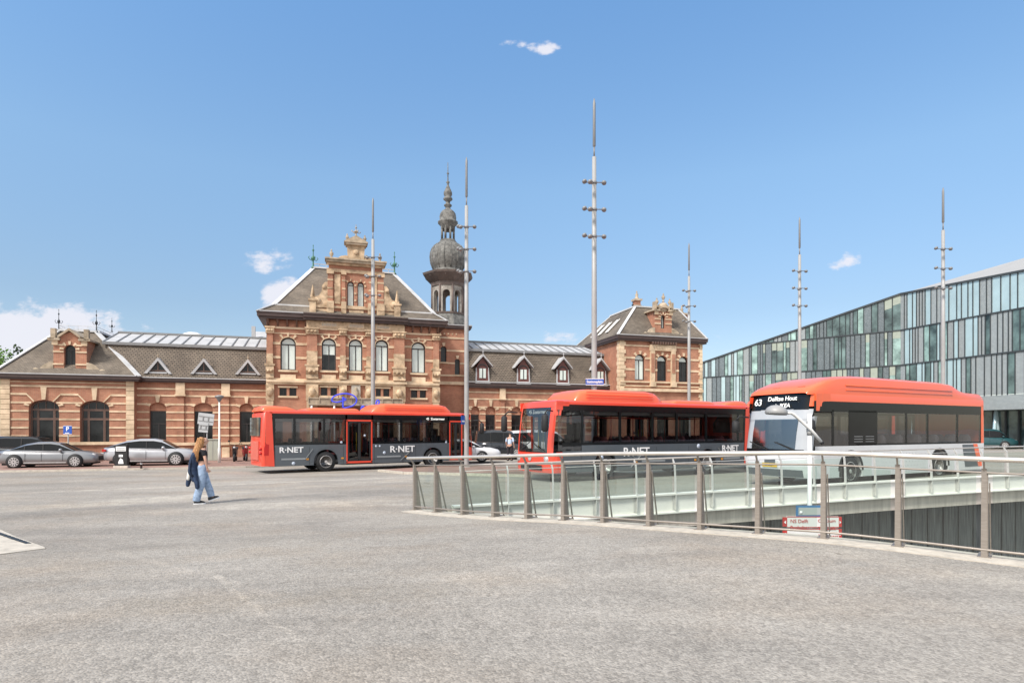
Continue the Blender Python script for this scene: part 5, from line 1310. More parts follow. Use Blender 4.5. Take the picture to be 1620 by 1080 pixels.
def side_panel(mb,x0,x1,z0,z1,wheels,y,r=.60,rz=.50):
    """lower side panel with wheel arches cut in"""
    ops=[(wx-r,wx+r,z0,rz,r*.98) for wx in wheels if x0<wx<x1]
    tmp=MB(); wall(tmp,x0,x1,z0,z1,ops,0,.35,n=14)
    s=1 if y>0 else -1
    tmp.v=[(a,y-s*b,c) for a,b,c in tmp.v]
    of=len(mb.v); mb.v+=tmp.v; mb.f+=[[q+of for q in f] for f in tmp.f]; mb.m+=tmp.m; mb.sm+=tmp.sm
def seat_part(parent,x,y,mtl='seat'):
    m=MB(); m.box(x-.22,x+.22,y-.21,y+.21,.82,.92); m.prism([(x-.22,y-.21,.9),(x-.30,y-.2,1.5),(x-.28,y-.12,1.62),(x-.28,y+.12,1.62),(x-.30,y+.2,1.5),(x-.22,y+.21,.9)],(.07,0,0)); m.box(x-.05,x+.05,y-.05,y+.05,.4,.82)
    return m.build('seat',M[mtl],parent)
def mirror_arm(parent,x,y,z,s,big=True,fwd=.35):
    m=MB(); m.tube([(x-.15,y*.97,z),(x+fwd*.6,y*1.08,z+.03),(x+fwd,y*1.14,z-.12)],.028,7)
    h=.62 if big else .4
    m.tube([(x+fwd,y*1.14,z-.12),(x+fwd,y*1.14,z-.12-h*.1),(x+fwd,y*1.14,z-.12-h*.9),(x+fwd,y*1.14,z-.12-h)],[.06,.12,.13,.06],10)
    return m.build('mirror',M['black'],parent)

def red_bus():
    """12 m low-floor bus; local x: rear 0 -> front L, kerb side (doors) is -y"""
    L,W=11.5,2.5; hw=W/2; zs,zg,zt,ze=.34,1.32,2.80,2.93
    root=empty('bus',(0,0,0)); wr,wf=3.0,8.8; RW=.49
    ro=.36; rf=.30
    fo=end_outline(L,W,.28,.10,1); re_=end_outline(0,W,.14,.04,-1)
    xa,xb=.60,L-.62
    # lower body
    low=MB()
    for y in (-hw,hw):
        if y<0:
            side_panel(low,xa,4.0,zs,zg,[wr],y); side_panel(low,5.35,9.8,zs,zg,[wf],y); 
        else:
            side_panel(low,xa,xb-.9,zs,zg,[wr,wf],y); low.box(xb-.9,xb,y-.06,y,zs,1.12)
    low.build('lower_body',M['busgrey'],root)
    # rounded bulge above the wheels and pale chevrons
    ch=MB()
    for y in (-hw,hw):
        s=-1 if y<0 else 1
        for wx in (wr,wf):
            ch.prism([(wx-1.05,y+s*.004,zg-.22),(wx-.65,y+s*.012,zg+.10),(wx+.65,y+s*.012,zg+.10),(wx+1.05,y+s*.004,zg-.22)],(0,-s*.03,0)) if 0 else ring_x(ch,wx,y+s*.006,.50,.66,.74,s)
    ch.build('wheel_arch_trim',M['busgrey'],root)
    pa=MB(); 
    for s in (-1,1):
        y=s*(hw+.006)
        for x0,x1,z0,z1 in ((.9,2.0,.62,.70),(5.6,6.9,.62,.70)): pa.box(x0,x1,y-.003,y+.003,z0,z1)
        pa.bar((2.0,y,.64),(2.35,y,1.12),.006,.07,up=(0,1,0)); pa.bar((6.9,y,.95),(7.5,y,.45),.006,.06,up=(0,1,0)); pa.bar((6.9,y,.45),(7.5,y,.95),.006,.06,up=(0,1,0)) 
    pa.build('grey_chevron',mat_once('chevron_grey',(.28,.30,.31)),root)
    # wheel housings
    wh=MB()
    for wx in (wr,wf):
        for s in (-1,1): wh.box(wx-.6,wx+.6,s*(hw-.62),s*(hw-.60),.3,1.1); wh.box(wx-.6,wx+.6,s*(hw-.62),s*(hw-.36),1.09,1.12)
    wh.build('wheel_housing',M['black'],root)
    un=MB(); un.box(.3,L-.4,-hw+.04,hw-.04,.42,.5); un.box(3.8,7.9,-hw+.12,hw-.12,.3,.42); un.box(.4,2.2,-hw+.1,hw-.1,.33,.45); un.build('underbody',M['black'],root)
    for wx in (wr,wf):
        for s in (-1,1): wheel(root,wx,s*(hw-.17),RW,.28,s)
    # red ends
    rb=MB()
    hx(re_,[(zs+.02,0,0),(1.2,0,0),(1.9,.02,.0),(zt,.05,.01),(ze-.06,.12,.03)],rb)
    for s in (-1,1):
        x0=re_(0,0)[0][0]; rb.add([(x0,s*hw,zs+.02),(xa,s*hw,zs),(xa-.12,s*hw,zt),(x0+.05,s*hw,zt+.1)],[(0,1,2,3)])
        rb.box(xa-.12,xb,s*hw,s*(hw-.07),zt,zt+.09)
    rb.build('rear_body',M['busred'],root)
    rw=MB(); rw.box(-.035,.06,-.92,.92,1.75,2.62); rwo=rw.build('rear_window',M['odark'],root)
    gr=MB(); gr.box(-.03,.02,-.8,.8,.62,1.5); gr.build('engine_grille',mat_once('faded_red_grille',(.62,.13,.09)),root)
    for s in (-1,1):
        MB().lathe((.05,s*1.12,1.15),[(0,-.10),(.07,-.10),(.07,.02),(0,.02)],10,axis='x').build('tail_light',mat_once('tail_lamp_red',(.5,.01,.01)),root)
        t2=MB(); t2.lathe((.05,s*1.12,.95),[(0,-.10),(.07,-.10),(.07,.02),(0,.02)],10,axis='x'); t2.build('tail_light',mat_once('tail_lamp_red',(.5,.01,.01)),root)
        MB().prism([(.14,s*(hw+.003),.85),(.34,s*(hw+.003),.85),(.36,s*(hw+.003),1.35),(.2,s*(hw+.003),1.4),(.14,s*(hw+.003),1.2)],(0,-s*.02,0)).build('side_vent',mat_once('tail_lamp_red',(.5,.01,.01)),root)
    # roof
    rf_=MB(); rows=[]
    for ins,z in ((0,zt+.06),(.01,ze-.04),(.10,ze+.01),(.35,ze+.05),(.9,ze+.07)):
        f=fo(ins,.32 if ins else .30); r=re_(ins,.10); rows.append([(x,y,z) for x,y in f]+[(x,y,z) for x,y in r[::-1]])
    rf_.grid(rows,0,True,close=True); n=len(rows[0]); top=rows[-1]; rf_.poly(top); rf_.build('roof',M['busred'],root)
    p=MB(); pod(p,5.42,10.1,1.05,ze,3.40,.9,.75); P1=p.build('roof_pod',M['busorange'],root)
    p=MB(); pod(p,2.05,4.85,1.0,ze,3.11,.5,.3); p.build('roof_pod',M['busorange'],root)
    p=MB(); pod(p,.05,1.75,1.1,ze-.03,3.16,.25,1.1); p.build('roof_pod',M['busorange'],root)
    g=MB(); [g.box(6.1+k*.0,9.6,s*1.075,s*1.06,3.06+.11*k,3.085+.11*k) for k in range(3) for s in (-1,1)]; g.build('pod_groove',M['busred'],P1)
    # front: lower red panel, corner pillars, windscreen, destination box
    lv=[(zs,.03,0),(.7,0,0),(1.05,.02,0)]
    fr=MB(); hx(fo,lv,fr); 
    lev2=[(1.05,.02,0),(1.6,.06,0),(2.4,.16,0),(2.78,.24,0),(2.9,.30,.01)]
    hx(fo,lev2,fr,(2,6)); hx(fo,lev2,fr,(13,17)); lq=[q for q in lev2 if q[0]>2.3]; hx(fo,lq,fr,(0,3)); hx(fo,lq,fr,(16,19)); [fr.box(xb-.02,fo(0,0)[0][0]+.02,s*hw,s*(hw-.05),2.6,2.92) for s in (-1,1)]; hx(fo,[(2.70,.22,0),(2.82,.25,0),(2.92,.30,.01)],fr)
    for s in (-1,1):
        X=fo(0,0)[0][0]; fr.box(xb-.02,X,s*hw,s*(hw-.05),zs,1.08); 
        fr.box(X-.55,X,s*hw,s*(hw-.05),2.74,2.9)
    fr.build('front_body',M['busred'],root)
    ws=MB(); hx(fo,[(1.08,.035,.01),(1.6,.075,.01),(2.38,.17,.01)],ws,(5,14)); ws.build('windscreen',M['busshield'],root)
    ds=MB(); hx(fo,[(2.38,.165,.012),(2.72,.235,.012)],ds,(5,14)); dd=ds.build('destination_window',M['busshield'],root)
    db=MB(); db.box(L-.55,L-.38,-.85,.85,2.42,2.68); db.build('destination_box',M['blackgl'],root)
    da=MB(); da.box(L-.95,L-.5,-1.05,1.05,.9,1.12); da.box(L-.9,L-.55,-1.0,1.0,1.05,1.16); da.build('dashboard',M['black'],root)
    wp=MB(); 
    for s in (-1,1): wp.bar((L-.02,s*.75,1.12),(L-.06,s*.12,1.42),.02,.03)
    wp.build('wiper',M['black'],root)
    bm=MB(); hx(fo,[(.42,-.012,0),(.60,-.014,0)],bm,(6,13)); bm.build('bumper_inset',M['black'],root)
    for s in (-1,1):
        x_=fo(0,0)[4 if s<0 else 13]; MB().lathe((L-.17,s*.93,.82),[(0,-.03),(.13,-.02),(.13,.10),(.0,.13)],12,axis='x').build('headlight',M['chrome'],root)
    st=MB(); st.lathe((L+.005,0,.84),[(.0,0),(.11,0),(.11,.015),(.085,.02),(.0,.012)],16,axis='x'); st.build('badge',M['chrome'],root)
    # side glazing (front corner quarter glass)
    for s in (-1,1):
        X=fo(0,0)[0][0]; 
        q=MB(); q.add([(xb-.05,s*(hw-.012),1.1),(X+.10,s*(hw-.012),1.1),(X+.02,s*(hw-.012),2.7),(xb-.05,s*(hw-.012),2.7)],[(0,1,2,3)]); 
        if s<0: q.build('window',M['busglass'],root,fix=False)
    def pane(x0,x1,s,z0=zg,z1=2.72):
        m=MB(); m.add([(x0,s*(hw-.012),z0),(x1,s*(hw-.012),z0),(x1,s*(hw-.012),z1),(x0,s*(hw-.012),z1)],[(0,1,2,3)]); o=m.build('window',M['busglass'],root,fix=False)
    post=MB()
    def posts(s,xs,x0,x1,z0=zg):
        post.box(x0,x1,s*(hw-.004),s*(hw-.05),2.56,zt+.004); post.box(x0,x1,s*(hw-.004),s*(hw-.05),z0-.04,z0+.10)
        for x in xs: post.box(x-.055,x+.055,s*(hw-.006),s*(hw-.06),z0,2.6)
    # kerb side: windows, two doors
    R_=[xa-.02,1.5,2.9,4.0]; F_=[5.35,6.95,7.95,8.75,9.75]
    for A in (R_,F_):
        for a,b in zip(A[:-1],A[1:]): pane(a,b,-1)
        posts(-1,A,A[0]-.05,A[-1]+.05)
    post.box(3.95,5.4,-hw+.004,-hw+.05,2.56,zt+.004); post.box(9.7,xb+.02,-hw+.004,-hw+.05,2.56,zt+.004)
    post.box(10.62,xb+.02,-hw+.006,-hw+.05,zs,1.1)
    # road side
    Lw=[xa-.02,1.0,3.1,4.9,6.3,8.05,9.95]
    for a,b in zip(Lw[:-1],Lw[1:]): pane(a,b,1)
    posts(1,Lw,xa-.05,xb); pane(9.95,L-.42,1,1.12)
    post.box(9.95,L-.5,hw-.004,hw-.05,1.06,1.14)
    post.build('window_surround',M['blackgl'],root)
    def door(x0,x1):
        d=MB(); y=-hw-.004
        for a,b in ((x0,x0+.06),(x1-.06,x1)): d.box(a,b,y,y+.06,.40,2.52)
        d.box(x0,x1,y,y+.06,2.46,2.54); d.box(x0,x1,y,y+.06,.38,.47)
        D=d.build('door',M['busred'],root)
        k=MB(); m=(x0+x1)/2
        for a in (x0+.09,m-.07,m+.02,x1-.14): k.box(a,a+.05,y+.01,y+.05,.5,2.44)
        k.box(x0+.06,x1-.06,y+.01,y+.05,.47,.58); k.box(x0+.06,x1-.06,y+.01,y+.05,2.38,2.46); k.box(m-.03,m+.03,y,y+.06,.47,2.46)
        k.build('leaf_frame',M['black'],D)
        for a,b in ((x0+.12,m-.05),(m+.05,x1-.12)):
            g=MB(); g.add([(a,y+.03,.55),(b,y+.03,.55),(b,y+.03,2.4),(a,y+.03,2.4)],[(0,1,2,3)]); g.build('glass',M['busglass'],D,fix=False)
        h=MB(); h.tube([(m-.12,y+.12,1.0),(m-.12,y+.12,1.9)],.017,6); h.tube([(m+.12,y+.12,1.0),(m+.12,y+.12,1.9)],.017,6); h.build('handle',mat_once('handle_yellow',(.6,.42,.03)),D)
    door(4.0,5.35); door(9.8,10.62)
    # stickers
    stk=MB()
    for x,z,r in ((3.75,1.42,.10),(5.55,1.2,.09),(5.75,1.2,.08),(6.0,.86,.13),(9.6,1.35,.09),(1.45,.45,.13),(4.95,1.75,.09)): stk.lathe((x,-hw-.008,z),[(0,0),(r*.62,0),(r*.62,.006),(0,.006)],12,axis='y')
    for x,z,r in ((9.0,.85,.09),(3.6,1.2,.1)): stk.lathe((x,hw+.003,z),[(0,0),(r,0),(r,.006),(0,.006)],12,axis='y')
    stk.build('sticker',mat_once('sticker_pale_blue',(.5,.56,.66)),root)
    ml=MB()
    for x in (2.1,4.0-.2,7.2): 
        for s in (-1,1): ml.box(x-.06,x+.06,s*(hw+.002),s*(hw+.012),.60,.68)
    ml.build('side_marker',mat_once('amber_lamp',(.7,.3,.03)),root)
    sm=MB()
    for s in (-1,1):
        for x in (.62,2.2,3.85,5.45,7.75,9.7) if s<0 else (.62,2.2,4.2,6.1,7.75,10.0):
            sm.box(x-.006,x+.006,s*(hw+.001),s*(hw+.004),zs+.02,zg-.1)
        sm.box(4.2,7.7,s*(hw+.001),s*(hw+.004),.55,.56)
    sm.build('panel_seam',M['black'],root)
    # lettering
    for s in (-1,1):
        rt=xyrot((1,0,0),(0,0,1)) if s<0 else xyrot((-1,0,0),(0,0,1)); y=s*(hw+.012)
        for x,z,sz in ((7.0,1.02,.46),(1.35,1.08,.36)):
            text_obj('lettering','R·NET',sz,M['txt'],(x if s<0 else x+.2,y,z),rt,root,sx=1.12,bold=.008)
    text_obj('route_display','45  Zoetermeer',.17,M['led'],(8.95,-hw-.002,2.62),xyrot((1,0,0),(0,0,1)),root,extr=.003,bold=.004)
    text_obj('route_display','45 Zoetermeer',.2,M['led'],(L-.375,0,2.55),xyrot((0,1,0),(0,0,1)),root,extr=.003)
    # interior
    fl=MB(); fl.box(.3,L-.9,-hw+.08,hw-.08,.5,.56); fl.box(.1,2.6,-hw+.08,hw-.08,.56,.95); fl.build('floor',M['floor'],root)
    cl=MB(); cl.box(.2,L-.6,-hw+.1,hw-.1,2.66,2.70); 
    for s in (-1,1): cl.box(.6,L-1.2,s*(hw-.35),s*(hw-.12),2.44,2.62)
    cl.build('ceiling',M['intr'],root)
    pb=MB()
    for x in (2.9,3.9,5.4,6.6,7.8,9.2): 
        for s in (-1,1): pb.tube([(x,s*.42,.56),(x,s*.42,2.66)],.018,6)
    pb.tube([(2.0,-.42,2.35),(9.4,-.42,2.35)],.016,6); pb.tube([(2.0,.42,2.35),(9.4,.42,2.35)],.016,6)
    pb.build('grab_pole',mat_once('pole_red',(.5,.04,.03)),root)
    first=None
    for x in (1.2,2.1,3.3,4.6,5.9,6.8,7.7,8.9):
        for y in (-.95,-.55,.55,.95):
            if y<0 and (3.9<x<5.6): continue
            seat_part(root,x,y)
    dv=MB(); dv.box(9.75,9.8,.1,1.15,.56,2.1); dv.box(10.1,10.5,.35,.85,.9,1.0); dv.box(10.05,10.12,.35,.85,.95,1.7); dv.build('driver_cab',M['black'],root)
    mirror_arm(root,L-.05,-hw,2.55,-1); mirror_arm(root,L-.05,hw,2.55,1)
    return root,L,W
_mo={}
def mat_once(n,c,rough=.5,**k):
    if n not in _mo: _mo[n]=mat(n,c,rough,var=.05,**k)
    return _mo[n]
def ring_x(mb,wx,y,zc,r0,r1,s,n=16):
    r=.60
    for k in range(n):
        a0=math.pi*k/n;a1=math.pi*(k+1)/n
        def p(rr,a): return (wx+rr*math.cos(a),y,.5+rr*math.sin(a))
        mb.prism([p(r0,a0),p(r0,a1),p(r1+.05,a1),p(r1+.05,a0)],(0,-s*.02,0))
busR,BL,BW=red_bus()
def place_bus(o,near,ang,flip,L,W,zoff=0):
    """near: world position of the near rear/front lower corner"""
    d=Vector((math.cos(ang),math.sin(ang),0)); n=Vector((-d.y,d.x,0))      # n points away from the camera
    if not flip: c=Vector(near)+n*(W/2); o.rotation_euler=(0,0,ang)         # rear at `near`
    else: c=Vector(near)+d*L+n*(W/2); o.rotation_euler=(0,0,ang+math.pi)     # front at `near`
    m=Vector(near)+d*L/2+n*W/2
    o.location=(c.x,c.y,gz(m.x,m.y)+zoff)
place_bus(busR,(-11.5,27.5,0),R(34.8),False,BL,BW)
tag(busR,'grey and red bus facing right with its red rear end and doors towards the camera','bus','red and grey low-floor buses')
b2=copy_tree(busR); b2.scale=(.95,1,1); place_bus(b2,(1.30,21.2,0),R(30.5),True,BL*.95,BW)
tag(b2,'red and grey bus facing left behind the glass railing in the middle','bus','red and grey low-floor buses')
b3=copy_tree(busR); place_bus(b3,(1.30+12.2*math.cos(R(30.5))-.2,21.2+12.2*math.sin(R(30.5))+.35,0),R(30.5),True,BL,BW)
tag(b3,'red bus almost wholly hidden behind the white bus, queued after the middle red bus','bus','red and grey low-floor buses')

def white_bus():
    L,W=10.6,2.45; hw=W/2; zs,zg,zt=.30,1.28,2.66
    root=empty('bus',(0,0,0),0,'white bus with orange red roof and destination display number 63, facing left','bus'); wr,wf=3.25,8.35; RW=.48
    fo=end_outline(L,W,.42,.07,1); re_=end_outline(0,W,.18,.05,-1)
    xa,xb=re_(0,0)[0][0],fo(0,0)[0][0]
    low=MB()
    for y in (-hw,hw):
        side_panel(low,xa,xb,zs,zg,[wr,wf],y)
    hx(re_,[(zs,0,0),(1.2,0,0),(zg,0,0)],low); hx(fo,[(zs+.02,.06,0),(.55,.0,0),(.95,.0,0),(1.12,.05,0)],low)
    low.build('lower_body',M['buswhite'],root)
    sk=MB()
    for s in (-1,1):
        y=s*hw
        sk.box(xa+1.2,wr-.75,y,y+s*.006,.72,.70+.6) if 0 else None
        sk.prism([(.62,y+s*.003,.42),(1.55,y+s*.003,.42),(1.75,y+s*.003,1.24),(.98,y+s*.003,1.24)],(0,s*.004,0))
    hx(fo,[(.34,.05,-.004),(.56,-.006,-.002)],sk,(3,16))
    hx(fo,[(.66,-.004,-.002),(.86,-.004,-.002)],sk,(8,11))
    sk.build('dark_panel',M['busgrey'],root)
    st=MB()
    for s in (-1,1):
        y=s*hw
        st.prism([(.30,y+s*.004,.42),(.62,y+s*.004,.42),(.98,y+s*.004,1.26),(.70,y+s*.004,1.26)],(0,s*.005,0))
    st.build('orange_stripe',M['busorange'],root)
    dt=MB()
    rr_=random.Random(4)
    for s in (-1,1):
        for i in range(15):
            for j in range(6):
                x=4.0+i*.19+(.09 if j%2 else 0); z=.45+j*.135; rad=.022*(1-abs(i-7)/9)
                if rad>.004: dt.lathe((x,s*(hw+.001),z),[(0,0),(rad,0),(rad,s*.004),(0,s*.004)],6,axis='y')
    dt.build('dot_pattern',mat_once('dot_grey',(.42,.43,.45)),root)
    wh=MB()
    for wx in (wr,wf):
        for s in (-1,1): wh.box(wx-.6,wx+.6,s*(hw-.62),s*(hw-.60),.3,1.1); wh.box(wx-.6,wx+.6,s*(hw-.62),s*(hw-.36),1.09,1.12); ring_x(wh,wx,s*(hw+.004),.5,.58,.60,s)
    wh.build('wheel_housing',M['black'],root)
    un=MB(); un.box(.3,L-.5,-hw+.04,hw-.04,.40,.5); un.build('underbody',M['black'],root)
    for wx in (wr,wf):
        for s in (-1,1): wheel(root,wx,s*(hw-.16),RW,.28,s)
    # orange roof structure: cantrail, arch over the front corner, fairing
    o=MB()
    for s in (-1,1):
        y=s*hw
        rows=[[(x,y,zt+.0) for x in (xa,xb-.55)],[(x,y,zt+.20) for x in (xa,xb-.55)],[(x,s*(hw-.03),zt+.24) for x in (xa,xb-.55)]]
        o.grid(rows,0,False)
        # swept band from the cantrail down the front pillar
        o.grid([[(xb-.75,y,zt+.24),(xb-.35,y,zt+.24),(xb-.05,y,zt+.24)],[(xb-.75,y,zt),(xb-.40,y,zt-.01),(xb-.25,y,zt-.10)]],0,True); o.add([(xb-.05,y,zt+.24),(xb-.25,y,zt-.10),(xb-.20,y,zt-.3),(xb-.05,y,zt-.3)],[(0,1,2,3)])
        o.box(xa,xa+.16,y,s*(hw-.05),zg,zt+.05)
    hx(re_,[(zg,0,0),(2.3,.02,0),(zt+.24,.08,.02)],o); hx(fo,[(2.50,.30,-.004),(2.92,.40,-.004)],o,(0,4)); hx(fo,[(2.50,.30,-.004),(2.92,.40,-.004)],o,(15,19))
    # domed fairing lofted along the length
    secs=[(0.02,zt+.24,.92,.0),(.05,zt+.36,.95,.0),(.35,zt+.50,1,0),(1.35,zt+.52,1,0),(1.75,zt+.60,1,0),(2.25,zt+.80,1,0),(3.0,zt+.84,1,0),(6.4,zt+.86,1,0),(8.0,zt+.86,1,0),(8.8,zt+.80,1,0),(9.4,zt+.68,.995,0),(9.85,zt+.53,.97,0),(L-.42,zt+.37,.90,0),(L-.36,zt+.26,.86,0)]
    prof=[(-1,0),(-1.0,.35),(-.985,.62),(-.93,.86),(-.80,.98),(-.4,1.02),(.4,1.02),(.80,.98),(.93,.86),(.985,.62),(1.0,.35),(1,0)]
    rows=[]
    for x,zz_,s,_ in secs: rows.append([(x,hw*s*a*.985,(zt+.20)+(zz_-(zt+.20))*b) for a,b in prof])
    o.grid(rows,0,True)
    O_=o.build('roof_fairing',M['busorange'],root,angle=40)
    rb=MB()
    for s in (-1,1):
        for z in (zt+.38,zt+.52): rb.tube([(2.4,s*(hw*.985+.004),z),(8.6,s*(hw*.985+.004),z)],.018,5)
    rb.build('pressed_rib',M['busorange'],O_)
    rv=MB(); rv.lathe((6.5,0,zt+.86),[(.3,0),(.28,.08),(.1,.12),(0,.12)],10); rv.box(L-.75,L-.6,-.35,-.1,zt+.40,zt+.47); rv.box(L-.75,L-.6,.55,.8,zt+.40,zt+.47); rv.build('roof_hatch',M['black'],root)
    # front glazing
    gl=MB(); lev=[(1.12,.05,0),(1.7,.13,0),(2.12,.22,0)]
    hx(fo,lev,gl,(5,14)); gl.build('windscreen',M['busshield2'],root)
    fs=MB(); lev3=[(2.10,.215,.004),(2.24,.25,.004),(2.42,.29,.004)]
    hx(fo,lev3,fs,(2,17)); hx(fo,[(1.12,.05,0),(1.7,.14,0),(2.2,.26,0)],fs,(1,6)); hx(fo,[(1.12,.05,0),(1.7,.14,0),(2.2,.26,0)],fs,(13,18)); fs.build('front_surround',mat_once('pale_grey_front_surround',(.42,.44,.46)),root)
    dk=MB(); hx(fo,[(1.02,.02,-.003),(1.18,.055,-.003)],dk,(3,16)); hx(fo,[(2.40,.29,.0),(2.90,.40,.0)],dk,(3,16)); D_=dk.build('destination_display',M['blackgl'],root)
    fx=L-.33
    tl=xyrot((0,1,0),(-.22,0,1)) 
    text_obj('route_number','63',.30,M['led'],(fx+.05,-.66,2.66),tl,D_,sx=.95,bold=.004)
    text_obj('route_text','Delftse Hout',.20,M['led'],(fx+.025,.22,2.76),tl,D_,bold=.002)
    text_obj('route_text','via IKEA',.18,M['led'],(fx+.06,.22,2.54),tl,D_,bold=.002)
    mk=MB(); mk.box(L-1.0,L-.6,-1.0,1.0,.75,1.10); mk.build('dashboard',M['black'],root)
    wp=MB(); wp.bar((L+.0,.85,1.16),(L-.04,.15,1.40),.02,.03); wp.bar((L+.0,-.1,1.16),(L-.04,-.8,1.40),.02,.03); wp.build('wiper',M['black'],root)
    for s in (-1,1):
        h=MB(); h.lathe((L-.30,s*.88,.78),[(0,-.05),(.17,-.04),(.15,.12),(.0,.17)],12,axis='x'); h.build('headlight',M['blackgl'],root)
    pl_=MB(); pl_.box(L+.003,L+.018,-.27,.27,.62,.74); P_=pl_.build('number_plate',mat_once('plate_yellow',(.75,.46,.04)),root)
    text_obj('plate_characters','63-BXJ-7',.09,M['black'],(L+.02,0,.68),xyrot((0,1,0),(0,0,1)),P_,extr=.001)
    # side glazing
    post=MB()
    def pane(x0,x1,s,z0=zg,z1=2.34):
        m=MB(); m.add([(x0,s*(hw-.012),z0),(x1,s*(hw-.012),z0),(x1,s*(hw-.012),z1),(x0,s*(hw-.012),z1)],[(0,1,2,3)]); m.build('window',M['busglass2'],root,fix=False)
    X=[xa+.16,2.05,4.0,5.3,7.0]
    for s in (-1,1):
        for a,b in zip(X[:-1],X[1:]): pane(a,b,s)
        for x in X: post.box(x-.05,x+.05,s*(hw-.006),s*(hw-.06),zg,2.4)
        post.box(xa+.16,xb-.02,s*(hw-.004),s*(hw-.05),2.34,zt+.003); post.box(xa+.16,8.1 if s>0 else xb-.05,s*(hw-.004),s*(hw-.05),zg-.02,zg+.06)
        # blank black panel with vents behind the driver, then the cab window
        post.box(7.0,8.35,s*(hw-.004),s*(hw-.05),zg,2.4)
        pane(8.42,9.25,s,1.12); post.box(8.35,8.45,s*(hw-.004),s*(hw-.05),1.05,2.4); post.box(9.2,9.3,s*(hw-.004),s*(hw-.05),1.05,2.4); post.box(8.35,9.3,s*(hw-.004),s*(hw-.05),1.02,1.14)
        pane(9.3,xb+.02,s,1.12,2.3)
    post.build('window_surround',M['blackgl'],root)
    vt=MB()
    for s in (-1,1):
        for x0 in (7.15,7.75):
            for k in range(3): vt.box(x0,x0+.45,s*(hw+.0),s*(hw+.006),1.40+.08*k,1.42+.08*k)
    vt.build('vent_slats',M['mastdk'],root)
    bd=MB(); bd.build if 0 else None
    text_obj('lettering','6364',.15,M['black'],(1.22,hw+.012,1.12),xyrot((-1,0,0),(0,0,1)),root,extr=.001) if 0 else None
    fl=MB(); fl.box(.3,L-1.0,-hw+.08,hw-.08,.5,.56); fl.box(.1,3.0,-hw+.08,hw-.08,.56,.9); fl.build('floor',M['floor'],root)
    cl=MB(); cl.box(.2,L-.8,-hw+.1,hw-.1,2.42,2.46); cl.build('ceiling',M['intr'],root)
    for x in (1.2,2.2,3.4,4.5,5.6,6.6):
        for y in (-.92,-.5,.5,.92):
            seat_part(root,x,y,'seatg')
    dv=MB(); dv.box(8.9,8.95,.0,1.1,.56,1.9); dv.box(9.2,9.6,.3,.8,.9,1.0); dv.box(9.1,9.18,.3,.8,.95,1.65); dv.build('driver_cab',M['black'],root)
    mirror_arm(root,L-.28,hw,2.2,1,False,.22); mirror_arm(root,L-.28,-hw,2.2,-1,False,.22)
    return root,L,W
bw,L_,W_=white_bus()
place_bus(bw,(8.72,17.9,0),R(28),True,L_,W_,-.08)
